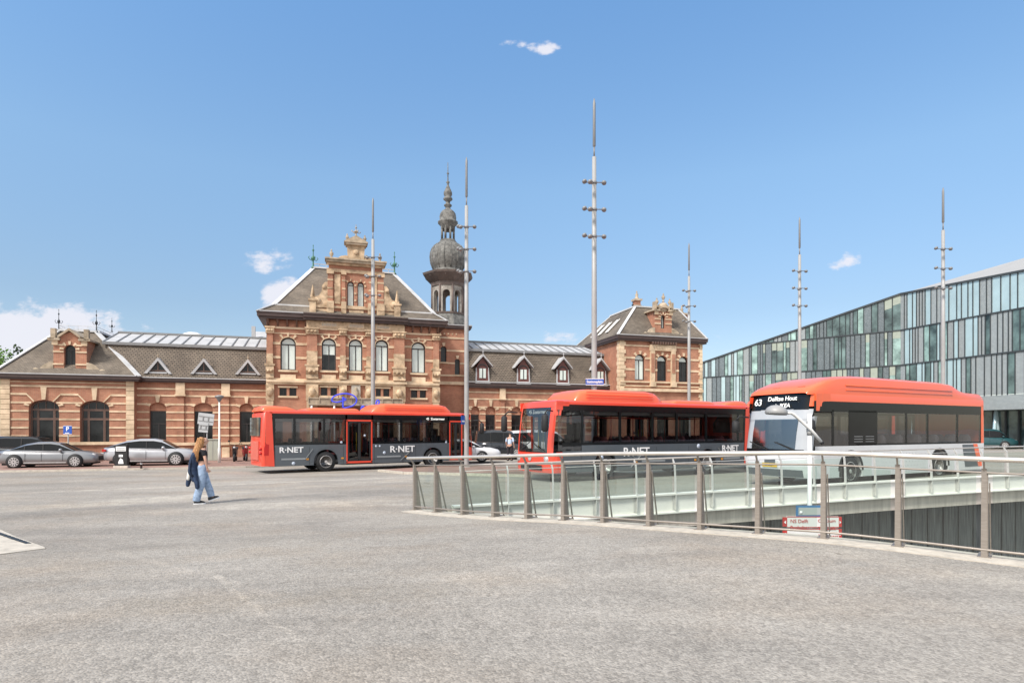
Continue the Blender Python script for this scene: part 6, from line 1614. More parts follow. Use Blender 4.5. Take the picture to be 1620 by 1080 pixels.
# ------------------------------------------------------------------ cars
def car(paint,prof,L,Wd,wb,wheel_r,label,cat,px0=.9,rim='chrome',spokes=10,nm='car'):
    """prof: dict with hood/roof outline: body [(x,zlow,zbelt,halfw)], roof [(x,z,halfw)]; x rear 0 -> front L"""
    root=empty(nm,(0,0,0),0,label,cat)
    mb=MB(); rows=[]
    for x,zb,zt,hw in prof['body']:
        rows.append([(x,-hw*.86,zb),(x,-hw*.97,zb+.06),(x,-hw,zb+(zt-zb)*.35),(x,-hw*.985,zb+(zt-zb)*.7),(x,-hw*.90,zt-.01),(x,-hw*.5,zt+.035),(x,0,zt+.05),(x,hw*.5,zt+.035),(x,hw*.90,zt-.01),(x,hw*.985,zb+(zt-zb)*.7),(x,hw,zb+(zt-zb)*.35),(x,hw*.97,zb+.06),(x,hw*.86,zb)])
    mb.grid(rows,0,True); mb.poly(rows[0]); mb.poly(rows[-1][::-1]); 
    mb.build('body',paint,root)
    # greenhouse
    g=MB(); rows=[]
    for x,z,hw,zb,_k in prof['roof']:
        rows.append([(x,-hw*1.10,zb),(x,-hw*.99,zb+(z-zb)*.8),(x,-hw*.86,z-.01),(x,-hw*.4,z+.02),(x,hw*.4,z+.02),(x,hw*.86,z-.01),(x,hw*.99,zb+(z-zb)*.8),(x,hw*1.10,zb)])
    gl=MB(); rf=MB(); n=len(rows)
    for i in range(n-1):
        a,b=rows[i],rows[i+1]; steep=prof['roof'][i][4]
        for k in range(7):
            q=(a[k],a[k+1],b[k+1],b[k])
            if k in (0,6): (gl if steep!='p' else rf).add(q,[(0,1,2,3)],0,True)
            elif steep in 'wr' and k in (2,3,4): gl.add(q,[(0,1,2,3)],0,True)
            else: rf.add(q,[(0,1,2,3)],0,True)
    R_=rf.build('roof',paint,root); gl.build('windows',M['blackgl'],root)
    pr=MB()
    for x in prof['pillars']:
        for s in (-1,1):
            # locate belt/roof by interpolation
            for i in range(n-1):
                if prof['roof'][i][0]<=x<=prof['roof'][i+1][0]:
                    t=(x-prof['roof'][i][0])/(prof['roof'][i+1][0]-prof['roof'][i][0]+1e-6); A=Vector(rows[i][0 if s<0 else 7]).lerp(Vector(rows[i+1][0 if s<0 else 7]),t);B=Vector(rows[i][1 if s<0 else 6]).lerp(Vector(rows[i+1][1 if s<0 else 6]),t)
                    pr.bar(A+Vector((0,s*.01,0)),B+Vector((0,s*.012,0)),.02,.07,up=(1,0,0))
    if pr.v: pr.build('pillar',M['black'],root)
    for x in (wb[0],wb[1]):
        for s in (-1,1):
            ar=MB(); ar.lathe((x,s*(Wd/2-.02),wheel_r+.02),[(0,-.02),(wheel_r*1.17,-.02),(wheel_r*1.17,.035),(0,.035)],22,axis='y'); ar.build('wheel_arch',M['black'],root)
            wheel(root,x,s*(Wd/2-.06),wheel_r,.22,s,rim,spokes)
    sl_=MB(); 
    for s in (-1,1): sl_.box(wb[0]+.45,wb[1]-.45,s*Wd/2*.985,s*(Wd/2*.985+.012),.27,.32); sl_.tube([(prof['roof'][1][0]-.1,s*Wd/2*.905,prof['belt']),(prof['roof'][-2][0]+.2,s*Wd/2*.905,prof['belt']-.02)],.012,5)
    sl_.build('chrome_trim',M['chrome'],root)
    ug=MB(); ug.box(.3,L-.3,-Wd/2*.8,Wd/2*.8,.16,.3); ug.build('underbody',M['black'],root)
    for s in (-1,1):
        m=MB(); x=prof['mirror']; m.lathe((x,s*(Wd/2*.97),prof['belt']+.07),[(0,-.1),(.08,-.08),(.09,.03),(0,.1)],8,axis='x'); m.build('mirror',paint,root)
        hl=MB(); hl.lathe((L-.16,s*Wd/2*.66,prof['lamp']),[(0,-.12),(.12,-.1),(.09,.06),(0,.1)],10,axis='x'); hl.build('headlight',M['chrome'],root)
        tl=MB(); tl.box(-.02,.16,s*Wd/2*.62,s*Wd/2*.93,prof['lamp']+.10,prof['lamp']+.22); tl.build('tail_light',mat_once('tail_lamp_red',(.5,.01,.01)),root)
    gr=MB(); gr.box(L-.05,L+.015,-.45,.45,.36,.62); gr.build('grille',M['black'],root)
    dr=MB()
    for s in (-1,1):
        for x in prof['doors']: dr.box(x-.007,x+.007,s*Wd/2*.995,s*(Wd/2+.004),.38,prof['belt']-.08)
    dr.build('door_gap',M['black'],root)
    return root
sedan=dict(body=[(0,.36,.80,.62),(.06,.30,.92,.80),(.5,.24,1.0,.90),(1.3,.22,.98,.94),(2.6,.20,.93,.95),(3.6,.20,.93,.94),(4.3,.22,.86,.91),(4.85,.26,.74,.82),(5.02,.30,.62,.62)],
 roof=[(.55,.98,.66,.96,'r'),(1.35,1.33,.58,.95,'n'),(1.9,1.44,.56,.94,'n'),(2.6,1.45,.56,.93,'n'),(3.05,1.36,.60,.92,'w'),(3.85,.93,.70,.90,'w')],pillars=[2.25,1.35],belt=.93,lamp=.68,mirror=3.25,doors=[1.5,2.3,3.35])
coupe=dict(body=[(0,.45,.95,.66),(.05,.36,1.06,.84),(.5,.30,1.08,.93),(1.3,.26,1.02,.97),(2.6,.25,.98,.97),(3.5,.25,.98,.96),(4.2,.28,.93,.93),(4.7,.32,.80,.82),(4.85,.36,.66,.6)],
 roof=[(.12,1.08,.70,1.04,'r'),(1.1,1.45,.62,1.02,'n'),(1.8,1.56,.60,1.0,'n'),(2.5,1.56,.60,.98,'n'),(2.95,1.46,.64,.97,'w'),(3.7,1.0,.74,.95,'w')],pillars=[2.15,1.15],belt=.98,lamp=.76,mirror=3.1,doors=[1.3,2.2,3.2])
van=dict(body=[(0,.4,1.0,.85),(.05,.32,1.2,.93),(1.3,.26,1.15,.96),(3.6,.25,1.12,.96),(4.3,.28,1.02,.93),(4.8,.34,.80,.80)],
 roof=[(.05,1.2,.88,1.15,'n'),(.15,1.85,.82,1.14,'n'),(1.6,1.93,.82,1.12,'n'),(3.0,1.9,.82,1.1,'n'),(3.35,1.8,.82,1.1,'w'),(4.1,1.1,.82,1.08,'w')],pillars=[1.3,2.5],belt=1.12,lamp=.8,mirror=3.6,doors=[1.4,2.5,3.5])
P_grey=mat('car_paint_grey',(.27,.275,.285),.28,metal=.5,var=.05,coat=.6)
P_silver=mat('car_paint_silver',(.48,.48,.50),.28,metal=.5,var=.05,coat=.6)
P_dark=mat('car_paint_black',(.02,.024,.03),.2,metal=.1,var=.1,coat=.7)
P_white=mat('car_paint_white',(.70,.70,.71),.3,var=.04,coat=.5)
P_teal=mat('car_paint_teal',(.02,.075,.085),.3,var=.1,coat=.5)
def put(o,px,y,rz,dz=.0):
    q=XY(px,y); o.location=(q.x,q.y,q.z+dz); o.rotation_euler=(0,0,rz)
c=car(P_grey,sedan,5.02,1.9,(.98,3.98),.35,'grey saloon car parked at the left edge in front of the first arched station window','car'); 
q=XY(-6,31.2); c.scale=(.90,.95,.93); c.location=(q.x-.1,q.y+.5,q.z+.08); c.rotation_euler=(0,0,STH)
c=car(P_silver,coupe,4.85,1.96,(.95,3.75),.37,'silver sloping-back car parked behind the black information totem','car',nm='car')
q=XY(157,32.6); c.scale=(.95,.97,.95); c.location=(q.x,q.y+.7,q.z+.08); c.rotation_euler=(0,0,STH)
c=car(P_dark,van,4.8,1.92,(.9,3.7),.35,'black estate car partly hidden behind the grey saloon at the left edge','car')
q=XY(-52,36.6); c.location=(q.x,q.y+.9,q.z+.02); c.rotation_euler=(0,0,STH); c.scale=(1,1,.86)
c=car(P_white,coupe,4.6,1.9,(.9,3.6),.35,'white car poking out behind the nose of the left bus','car')
q=XY(748,37.5); c.location=(q.x-2.9,q.y-.3,q.z+.1); c.rotation_euler=(0,0,R(6)); c.scale=(.95,1,.86)
c=car(P_dark,van,4.8,1.92,(.9,3.7),.35,'dark van parked by the station between the left and the middle bus','van',nm='van')
q=XY(752,41.5); c.location=(q.x,q.y,q.z+.1); c.rotation_euler=(0,0,R(8)); c.scale=(.74,1,1.0)
c=car(P_white,van,4.8,1.92,(.9,3.7),.35,'white van hidden behind the front of the middle bus beside the standing man','van',nm='van')
q=XY(806,43.5); c.location=(q.x,q.y,q.z+.1); c.rotation_euler=(0,0,R(10))
c=car(P_teal,van,4.8,1.92,(.9,3.7),.35,'dark teal van under the overhang of the glass office building','van',nm='van')
q=XY(1512,60); c.location=(q.x,q.y,q.z+.05); c.rotation_euler=(0,0,R(-20)); 
# ------------------------------------------------------------------ street furniture
# information totem
q=XY(183.5,31.3); yy=31.3; w_=(202.5-184)/F*yy; zt_=ZAT(703.5,yy)-q.z
t=empty('information_totem',(q.x+w_/2,yy,q.z),R(5),'black information totem with white panels on the kerb before the silver car','information totem')
MB().box(-w_/2,w_/2,-.09,.09,.12,zt_).build('panel',M['black'],t)
MB().box(-w_/2-.05,w_/2+.05,-.14,.14,0,.2).build('base',M['concrete'],t)
s=MB(); s.box(-w_/2+.06,w_/2-.06,-.1,-.091,zt_-.32,zt_-.08); s.box(-.1,.1,-.1,-.091,zt_-.62,zt_-.5); s.prism([(-.12,-.095,.3),(.14,-.095,.3),(.1,-.095,.52),(-.02,-.095,.6),(-.12,-.095,.4)],(0,-.01,0)); s.build('poster',M['txt'],t)
l=MB(); [l.box(-w_/2+.1,w_/2-.1,-.106,-.101,zt_-.27+.08*k,zt_-.24+.08*k) for k in range(2)]; l.build('printed_lines',M['mastdk'],t)
# parking sign
yy=34.5; q=XY(108,yy)
t=empty('parking_sign',(q.x,yy,q.z+.08),0,'blue square parking sign with a white P on a grey pole','sign')
MB().tube([(0,0,0),(0,0,ZAT(673,yy)-q.z-.08)],.035,8).build('pole',M['mast'],t)
z0,z1=ZAT(686.5,yy)-q.z-.08,ZAT(673,yy)-q.z-.08; hw_=(z1-z0)/2
MB().box(-hw_,hw_,-.06,-.04,z0,z1).build('sign_plate',M['bluesign'],t)
fr=MB(); [fr.box(*b) for b in ((-hw_,hw_,-.065,-.061,z0,z0+.02),(-hw_,hw_,-.065,-.061,z1-.02,z1))]; fr.build('border',M['txt'],t)
text_obj('letter','P',.34,M['txt'],(0,-.065,(z0+z1)/2+.05),xyrot((1,0,0),(0,0,1)),t,bold=.008)
MB().box(-.14,.1,-.067,-.062,z0+.05,z0+.09).build('arrow',M['txt'],t)
# small street lamp
yy=36.0; q=XY(347,yy); H=ZAT(626,yy)-q.z
t=empty('street_lamp',(q.x,yy,q.z+.05),0,'white post-top street lamp with a dark cone head in front of the left wing','street lamp')
MB().tube([(0,0,0),(0,0,.9),(0,0,.95),(0,0,H-.35)],[.085,.085,.055,.045],10).build('pole',M['white'],t)
MB().lathe((0,0,H-.42),[(.05,0),(.07,.05),(.17,.22),(.25,.30),(.26,.36),(.12,.41),(0,.43)],14).build('lamp_shade',M['mastdk'],t)
# back of two traffic signs behind the walking woman
yy=34.0; q=XY(327,yy)
t=empty('traffic_sign',(q.x,yy,q.z+.05),0,'grey backs of two tilted sign plates on one pole above the walking woman','sign')
def rectpx(x0,y0,x1,y1,off,dy): return ((x0-327)/F*yy,(x1-327)/F*yy,ZAT(y1,yy)-q.z-.05,ZAT(y0,yy)-q.z-.05)
MB().tube([(0,0.04,0),(0,0.04,ZAT(655,yy)-q.z)],.035,8).build('pole',M['mast'],t)
for (x0,y0,x1,y1,a,dy) in ((313.5,653.5,338.5,671.5,-7,-.01),(315,668,330,683.5,-5,-.04)):
    A,B_,z0,z1=rectpx(x0,y0,x1,y1,0,0); mx_,mz=(A+B_)/2,(z0+z1)/2
    xf=Matrix.Translation((mx_,dy,mz))@Matrix.Rotation(R(-a),4,'Y'); m=MB(xf); m.box(-(B_-A)/2,(B_-A)/2,-.01,.01,-(z1-z0)/2,(z1-z0)/2)
    P_=m.build('sign_plate',mat_once('sign_back_grey',(.42,.43,.44)),t); m=MB(xf)
    for zz_ in (-.2,.2): m.box(-(B_-A)/2*.9,(B_-A)/2*.9,-.03,-.011,(z1-z0)*zz_-.02,(z1-z0)*zz_+.02)
    for xx in (-.15,.15): m.box(xx-.03,xx+.03,-.035,-.012,-.1,.1)
    m.build('sign_rail',M['mastdk'],P_)
# utility cabinet
yy=39.0; q=XY(338,yy); w_=(348-330)/F*yy
t=empty('utility_cabinet',(q.x,yy,q.z+.05),STH,'pale grey green utility cabinet against the station wall behind the woman','utility cabinet')
h_=ZAT(696.5,yy)-q.z
MB().box(-w_/2,w_/2,-.3,.3,.06,h_).build('cabinet_body',mat_once('cabinet_green_grey',(.42,.43,.36)),t); MB().box(-w_/2-.04,w_/2+.04,-.34,.34,h_,h_+.06).build('lid',mat_once('cabinet_green_grey',(.42,.43,.36)),t)
MB().box(-.012,.012,-.31,-.30,.12,h_-.05).build('door_gap',M['mastdk'],t)
# bollard
q=XY(223.5,30.8)
t=empty('bollard',(q.x,q.y,q.z+.08),0,'small brown post on the brick kerb right of the information totem','bollard')
MB().lathe((0,0,0),[(.05,0),(.05,.28),(.065,.29),(.06,.36),(0,.38)],10).build('post',M['cornice'],t); MB().lathe((0,0,.22),[(.053,0),(.053,.04)],10).build('reflective_band',M['txt'],t)
# bus shelter edge: kerb stones dark scooters
def scooter(px,y,rz,lab,col):
    q=XY(px,y); t=empty('scooter',(q.x,q.y,q.z+.08),rz,lab,'scooter','parked scooters by the station')
    b=MB(); b.prism([(-.35,-.12,.35),(.25,-.12,.3),(.4,-.12,.35),(.55,-.12,.85),(.48,-.12,.95),(.3,-.12,.45),(-.1,-.12,.42),(-.15,-.12,.72),(-.7,-.12,.80),(-.8,-.12,.6)],(0,.24,0)); b.build('body',col,t)
    s=MB(); s.prism([(-.7,-.13,.80),(-.1,-.13,.74),(-.12,-.13,.84),(-.68,-.13,.90)],(0,.26,0)); s.build('saddle',M['black'],t)
    h=MB(); h.tube([(.46,0,.8),(.36,0,1.05)],.03,6); h.tube([(.36,-.32,1.08),(.36,0,1.04),(.36,.32,1.08)],.02,6); h.build('handlebar',M['black'],t)
    for x in (-.55,.6): wheel(t,x,0,.24,.12,-1)
    l=MB(); l.lathe((.5,0,.88),[(0,-.05),(.08,-.04),(.07,.05),(0,.07)],8,axis='x'); l.build('headlight',M['chrome'],t)
    m=MB(); 
    for s_ in (-1,1): m.tube([(.36,s_*.25,1.06),(.34,s_*.32,1.25)],.012,5); m.lathe((.34,s_*.33,1.28),[(0,-.02),(.06,-.01),(.06,.01),(0,.02)],8,axis='x')
    m.build('mirror',M['black'],t)
scooter(372,38,R(-70),'black scooter parked left of the bus rear','%s'%'' or P_dark)
scooter(388,38.6,R(-60),'scooter with a red body parked tight behind the rear of the left bus',mat_once('scooter_red',(.30,.03,.03)))
# post with tilted lamp arm that rises from the underpass before the white bus
yy=12.2; q=((1281-CX)/F*yy,yy)
t=empty('street_lamp',(q[0],yy,-3.6),0,'white post with tilted arm and domed lamp rising in front of the white bus','street lamp')
H=ZAT(654,yy)+3.6
MB().tube([(0,0,0),(0,0,3.2),(0,0,H)],[.06,.045,.042],12).build('pole',M['white'],t)
def lp(px,py,dy=0): return ((px-1281)/F*yy,dy,ZAT(py,yy)+3.6)
MB().tube([lp(1298,700,-.06),lp(1281,680,-.06),lp(1254,655.5,-.06),lp(1249,653,-.06),lp(1240,653.5,-.06)],[.032]*5,10).build('arm',M['white'],t)
MB().tube([lp(1296.6,698.3,-.06),lp(1299,701.2,-.06)],.035,10).build('arm_cap',M['black'],t)
c0=lp(1226,653.5,-.06); r_=(1243-1209)/2/F*yy; hh=(654-641)/F*yy
sh=MB(Matrix.Translation(c0)@Matrix.Rotation(R(4),4,'Y')); sh.lathe((0,0,0),[(0,-.03),(r_*.9,-.03),(r_,0),(r_*.97,hh*.3),(r_*.8,hh*.65),(r_*.5,hh*.9),(0,hh)],20); sh.build('lamp_shade',M['mast'],t)
cl=MB(); cl.lathe((0,0,lp(1281,684)[2]-.05),[(.055,0),(.055,.1)],10); cl.build('collar',M['mast'],t)
# direction signs in the underpass
yy=12.0
def pxr(x0,x1): return (x0-1281)/F*yy,(x1-1281)/F*yy
t=empty('direction_sign',((1281-CX)/F*yy,yy-.0,-3.6),0,'white and red direction sign on the lamp post in the underpass','sign')
z0,z1=ZAT(853,yy)+3.6,ZAT(815,yy)+3.6; zm=(z0+z1)/2+.01
x0,x1=pxr(1233,1326.5)
m=MB(); m.box(x0+.1,x1-.06,-.12,-.09,z0,zm-.01); m.box(x0+.1,x1-.06,-.12,-.09,zm+.01,z1); B_=m.build('sign_plate',M['white'],t)
rm=mat_once('sign_red',(.50,.035,.03)); m=MB()
for a,b in ((z0,zm-.01),(zm+.01,z1)):
    m.box(x0+.02,x0+.1,-.122,-.088,a+.02,b-.02); m.box(x1-.06,x1+.0,-.122,-.088,a+.01,b-.01)
    m.box(x0+.1,x1-.06,-.125,-.1215,b-.016,b); m.box(x0+.1,x1-.06,-.125,-.1215,a,a+.012)
m.build('red_end',rm,t)
m=MB(); 
for a,b in ((z0,zm),(zm,z1)):
    c_=(a+b)/2; m.prism([(x0+.035,-.127,c_),(x0+.075,-.127,c_+.035),(x0+.075,-.127,c_-.035)],(0,.004,0)); m.prism([(x1-.045,-.127,c_-.03),(x1-.015,-.127,c_),(x1-.045,-.127,c_+.03)],(0,.004,0))
m.build('arrow',M['txt'],t)
for s_,px,py in (('NS Delft',1245.5,822.5),('Bushaltes',1245.5,832.5),('Phoenixstraat',1245.5,848)):
    text_obj('lettering',s_,.10,rm,((px-1281)/F*yy,-.128,ZAT(py,yy)+3.6),xyrot((1,0,0),(0,0,1)),t,align='LEFT',extr=.001)
for s_,py in (('Centrum',822),('TU Delft',834),('Zuidpoort',846)):
    text_obj('lettering',s_,.095,rm,((1289-1281)/F*yy,-.128,ZAT(py,yy)+3.6),xyrot((1,0,0),(0,0,1)),t,align='LEFT',extr=.001)
t=empty('direction_sign',((1281-CX)/F*yy,yy,-3.6),0,'small blue framed board on the lamp post just above the red and white sign','sign')
z0,z1=ZAT(816,yy)+3.6,ZAT(798,yy)+3.6; x0,x1=pxr(1255.5,1298)
m=MB(); m.box(x0,x1,-.12,-.09,z0,z1); m.build('frame',mat_once('sign_frame_blue',(.05,.17,.34)),t)
m=MB(); m.box(x0+.04,x1-.04,-.125,-.121,z0+.04,z1-.04); m.build('board_face',mat_once('board_grey_green',(.38,.42,.40)),t)
MB().lathe((x0+.09,-.13,z0+.09),[(0,0),(.03,0),(.03,.004),(0,.004)],10,axis='y').build('symbol',M['txt'],t)
# ------------------------------------------------------------------ trees
def tree(x,y,h,cw,label,leaf,seed,nclump=26,nm='tree',cz=.62,dens=95,bare=False):
    r=random.Random(seed); root=empty(nm,(x,y,gz(x,y)),0,label,'tree')
    tk=MB(); tk.tube([(0,0,0),(.1,0,h*.25),(.05,.1,h*.45),(0,0,h*.75)],[.03*h,.024*h,.017*h,.006*h],8)
    lf=MB(); cl=[]
    for k in range(nclump):
        a=r.uniform(0,6.28); rr_=cw*math.sqrt(r.random()); z=h*(cz+(1-cz)*.92*r.uniform(-1,1)*math.sqrt(max(0.05,1-(rr_/cw/1.1)**2)))
        c_=Vector((math.cos(a)*rr_,math.sin(a)*rr_,z)); cl.append(c_); tk.tube([(0,0,h*r.uniform(.3,.55)),c_*.55+Vector((0,0,h*.25)),c_],[.010*h,.006*h,.002*h],5)
    tk.build('trunk',mat_once('bark_grey_brown',(.10,.08,.06),.9),root)
    for c_ in cl:
        R0_=cw*r.uniform(.22,.40)
        for i in range(dens):
            d=Vector((r.gauss(0,1),r.gauss(0,1),r.gauss(0,.8))); d=d.normalized()*R0_*r.random()**.45; p=c_+d
            s=r.uniform(.09,.20)*(h/9)**.5; u=Vector((r.gauss(0,1),r.gauss(0,1),r.gauss(0,1))).normalized(); w_=u.orthogonal().normalized()
            lf.add([p-u*s,p+w_*s*.55,p+u*s,p-w_*s*.55],[(0,1,2,3)])
    lf.build('crown',leaf,root,fix=False)
leafm=mat('leaf_green',(.075,.17,.025),.6,var=.4,scale=1.2,col2=(.15,.29,.05))
leafd=mat('leaf_olive',(.06,.10,.03),.6,var=.3,scale=1.2)
q=XY(2,66); tree(q.x-2.6,66,11.3,4.2,'light green tree beyond the left end of the station roof',leafm,3,44,dens=170)
q=XY(38,72); tree(q.x-.2,72,11.9,2.6,'thin darker tree top showing just above the left roof slope',leafd,5,16,dens=45,cz=.78)
q=XY(-60,50); tree(q.x,50,8.5,3.5,'green tree beside the left pavilion at the edge of the frame',leafm,8,24)
# ------------------------------------------------------------------ people
def skin_mesh(name,chains,parent,mtl,sub=2,root_first=True):
    """chains: list of lists of (point, radius[, radius2]); chains join at coincident points"""
    vs=[];rad=[];ed=[];key={}
    def idx(p,r):
        k=tuple(round(c,4) for c in p)
        if k not in key: key[k]=len(vs); vs.append(p); rad.append(r if isinstance(r,tuple) else (r,r))
        return key[k]
    for ch in chains:
        pr=None
        for p,r in ch:
            i=idx(p,r)
            if pr is not None and pr!=i: ed.append((pr,i))
            pr=i
    me=bpy.data.meshes.new(name); me.from_pydata([tuple(v_) for v_ in vs],ed,[]); me.materials.append(mtl)
    o=bpy.data.objects.new(name,me); COL.objects.link(o)
    sk=o.modifiers.new('skin','SKIN'); sk.use_smooth_shade=True
    for i,v_ in enumerate(me.skin_vertices[0].data): v_.radius=rad[i]; v_.use_root=(i==0)
    ss=o.modifiers.new('sub','SUBSURF'); ss.levels=sub; ss.render_levels=sub
    dg=bpy.context.evaluated_depsgraph_get(); m2=bpy.data.meshes.new_from_object(o.evaluated_get(dg)); bpy.data.objects.remove(o)
    for p in m2.polygons: p.use_smooth=True
    o2=bpy.data.objects.new(name,m2); COL.objects.link(o2); o2.parent=parent; return o2
def hand(wrist,d,palm_n,side=1):
    """finger chains from the wrist point along d; palm_n: palm normal"""
    d=Vector(d).normalized(); n=Vector(palm_n).normalized(); s=d.cross(n).normalized()*side; W0=Vector(wrist)
    pal=W0+d*.05; ch=[[(W0,(.022,.016)),(pal,(.034,.015)),(W0+d*.085,(.036,.013))]]
    kn=W0+d*.085
    for k,(off,l) in enumerate(((-.030,.068),(-.010,.078),(.010,.072),(.030,.056))):
        a=kn+s*off; ch.append([(kn,(.036,.013)),(a+d*.012,.0095),(a+d*(l*.5)+n*.008,.0085),(a+d*l*.85+n*.026,.007)])
    ch.append([(pal,(.034,.015)),(pal-s*.035+d*.0+n*.008,.011),(pal-s*.05+d*.035+n*.015,.009),(pal-s*.048+d*.06+n*.02,.007)])
    return ch
skin=mat('skin_light',(.56,.33,.24),.55,var=.08,scale=8)
def V(*a): return Vector(a)
def walking_woman():
    # local frame: she walks towards +x; y>0 is away from the camera
    q=XY(319,15.4); root=empty('person',(q.x,q.y,q.z),R(34),'woman with long auburn hair, black top and pale jeans walking with a dark jacket','person')
    hip=V(0,0,.93)
    # legs: near (right) leg forward-bent pushing? front foot at +x lifted heel, rear foot at -x
    Ha,Hb=V(0,-.09,.90),V(0,.09,.90)
    Ka,Kb=V(-.02,-.10,.49),V(.13,.09,.52)
    Aa,Ab=V(-.14,-.10,.09),V(.25,.09,.15)
    neck=V(.03,0,1.42)
    shl,shr=V(.02,-.165,1.37),V(.02,.165,1.37)
    # near arm bent in front, far arm carries the jacket behind
    el_n=V(.06,-.23,1.12); wr_n=V(.10,-.20,.92)
    el_f=V(-.12,.20,1.14); wr_f=V(-.18,.05,.95)
    body=[[(hip,(.13,.10)),(V(.0,0,1.08),(.105,.085)),(V(.01,0,1.25),(.13,.095)),(V(.02,0,1.36),(.11,.075)),(neck,.048),(V(.05,0,1.49),.044),(V(.07,0,1.54),(.062,.07)),(V(.075,0,1.60),(.074,.088)),(V(.06,0,1.66),(.06,.07)),(V(.055,0,1.685),(.03,.035))],
      [(hip,(.13,.10)),(Ha,.085),(Ka,.055),((Aa),.038),(V(-.05,-.10,.04),.034),(V(.03,-.10,.03),.026)],
      [(hip,(.13,.10)),(Hb,.085),(Kb,.055),(Ab,.038),(V(.33,.09,.13),.032),(V(.39,.09,.15),.024)],
      [(V(.02,0,1.36),(.11,.075)),(shl,.05),(el_n,.036),(wr_n,.024)],[(V(.02,0,1.36),(.11,.075)),(shr,.05),(el_f,.036),(wr_f,.024)]]
    body+=hand(wr_n,(.45,.25,-.8),(.1,.9,.3),1); body+=hand(wr_f,(.2,-.6,-.5),(.3,.2,-.9),-1)
    B=skin_mesh('body',body,root,skin)
    # face: nose, mouth, eyes
    f=MB(); f.lathe((.158,0,1.60),[(0,.02),(.012,.005),(.015,-.015),(.0,-.022)],6); f.build('nose',skin,B)
    f=MB(); f.box(.138,.15,-.022,.022,1.552,1.562); f.build('mouth',mat_once('lip',(.4,.12,.10)),B)
    for s in (-1,1): 
        f=MB(); f.lathe((.138,s*.030,1.615),[(0,-.008),(.011,0),(0,.008)],8,axis='x'); f.build('eye',M['black'],B)
        f=MB(); f.lathe((.065,s*.082,1.60),[(0,-.02),(.028,0),(0,.02)],8,axis='y') ; f.build('ear',skin,B)
    jeans=mat('pale_denim',(.24,.33,.47),.85,var=.22,scale=14,bump=.3,bscale=60,col2=(.33,.43,.58))
    skin_mesh('jeans',[[(V(0,0,1.06),(.125,.10)),(V(0,0,.95),(.165,.125)),(Ha+V(.0,0,-.03),(.115,.10)),(Ka+V(0,0,.02),(.098,.088)),(V(-.10,-.10,.26),(.098,.085)),(V(-.13,-.10,.10),(.10,.09)),(V(-.135,-.10,.065),(.09,.08))],
        [(V(0,0,.95),(.165,.125)),(Hb+V(.02,0,-.03),(.115,.10)),(Kb,(.098,.088)),(V(.20,.09,.32),(.095,.085)),(V(.235,.09,.18),(.092,.085)),(V(.24,.09,.15),(.085,.08))]],root,jeans)
    blk=mat('black_cotton',(.012,.012,.015),.9,var=.3,scale=10)
    skin_mesh('top',[[(V(.0,0,1.04),(.125,.10)),(V(.0,0,1.12),(.125,.10)),(V(.015,0,1.26),(.15,.112)),(V(.02,0,1.36),(.125,.09)),(V(.028,0,1.41),(.065,.06))],
        [(V(.02,0,1.36),(.125,.09)),(shl+V(0,-.005,0),.068),(shl.lerp(el_n,.45),.060),(shl.lerp(el_n,.60),.062)],[(V(.02,0,1.36),(.125,.09)),(shr,.068),(shr.lerp(el_f,.45),.060),(shr.lerp(el_f,.60),.062)]],root,blk)
    hair=mat('auburn_hair',(.33,.135,.045),.5,var=.45,scale=26,stretch=(3,3,.35),col2=(.52,.27,.11),bump=.6,bscale=60)
    H_=skin_mesh('hair',[[(V(.03,0,1.70),(.055,.06)),(V(.015,0,1.66),(.092,.10)),(V(-.02,0,1.58),(.10,.105)),(V(-.06,-.01,1.48),(.095,.10)),(V(-.105,-.02,1.36),(.085,.11)),(V(-.125,-.03,1.24),(.08,.10)),(V(-.125,-.03,1.14),(.06,.07)),(V(-.12,-.03,1.09),(.03,.035))],
        [(V(-.015,0,1.58),(.095,.105)),(V(.02,-.085,1.50),(.045,.035)),(V(.01,-.11,1.38),(.045,.035)),(V(-.01,-.12,1.27),(.03,.025))]],root,hair)
    st=MB(); r=random.Random(2)
    for k in range(70):
        a=r.uniform(-1.9,1.9)+math.pi; 
        p0=V(-.0+math.cos(a)*.09,math.sin(a)*.10,1.66+r.uniform(-.03,.03)); p1=V(-.05+math.cos(a)*.10,math.sin(a)*.115,1.48); p2=V(-.11+math.cos(a)*.085+r.uniform(-.01,.01),math.sin(a)*.13,1.32); p3=V(-.125+math.cos(a)*.07+r.uniform(-.02,.02),math.sin(a)*.11+r.uniform(-.02,.02),1.12+r.uniform(-.06,.05))
        st.tube([p0,p1,p2,p3],[.006,.010,.009,.002],4,cap=False)
    st.build('strands',hair,H_)
    nv=mat('navy_fabric',(.008,.018,.045),.9,var=.4,scale=9,bump=.5,bscale=20,col2=(.02,.038,.08))
    J=skin_mesh('jacket',[[(V(-.06,.02,1.40),(.05,.06)),(V(-.13,-.02,1.30),(.08,.10)),(V(-.17,-.04,1.15),(.085,.13)),(V(-.20,-.05,.98),(.08,.14)),(V(-.21,-.06,.84),(.07,.14)),(V(-.26,.02,.70),(.055,.09)),(V(-.30,.05,.56),(.05,.07)),(V(-.31,.06,.47),(.045,.06)),(V(-.31,.06,.44),(.02,.03))],
        [(V(-.21,-.06,.84),(.07,.14)),(V(-.17,-.14,.70),(.06,.08)),(V(-.13,-.19,.54),(.055,.065)),(V(-.12,-.20,.42),(.05,.06)),(V(-.12,-.20,.39),(.025,.03))],
        [(V(-.21,-.06,.84),(.07,.14)),(V(-.21,-.05,.66),(.035,.07)),(V(-.20,-.04,.56),(.02,.04))]],root,nv)
    fm=MB(); r=random.Random(9)
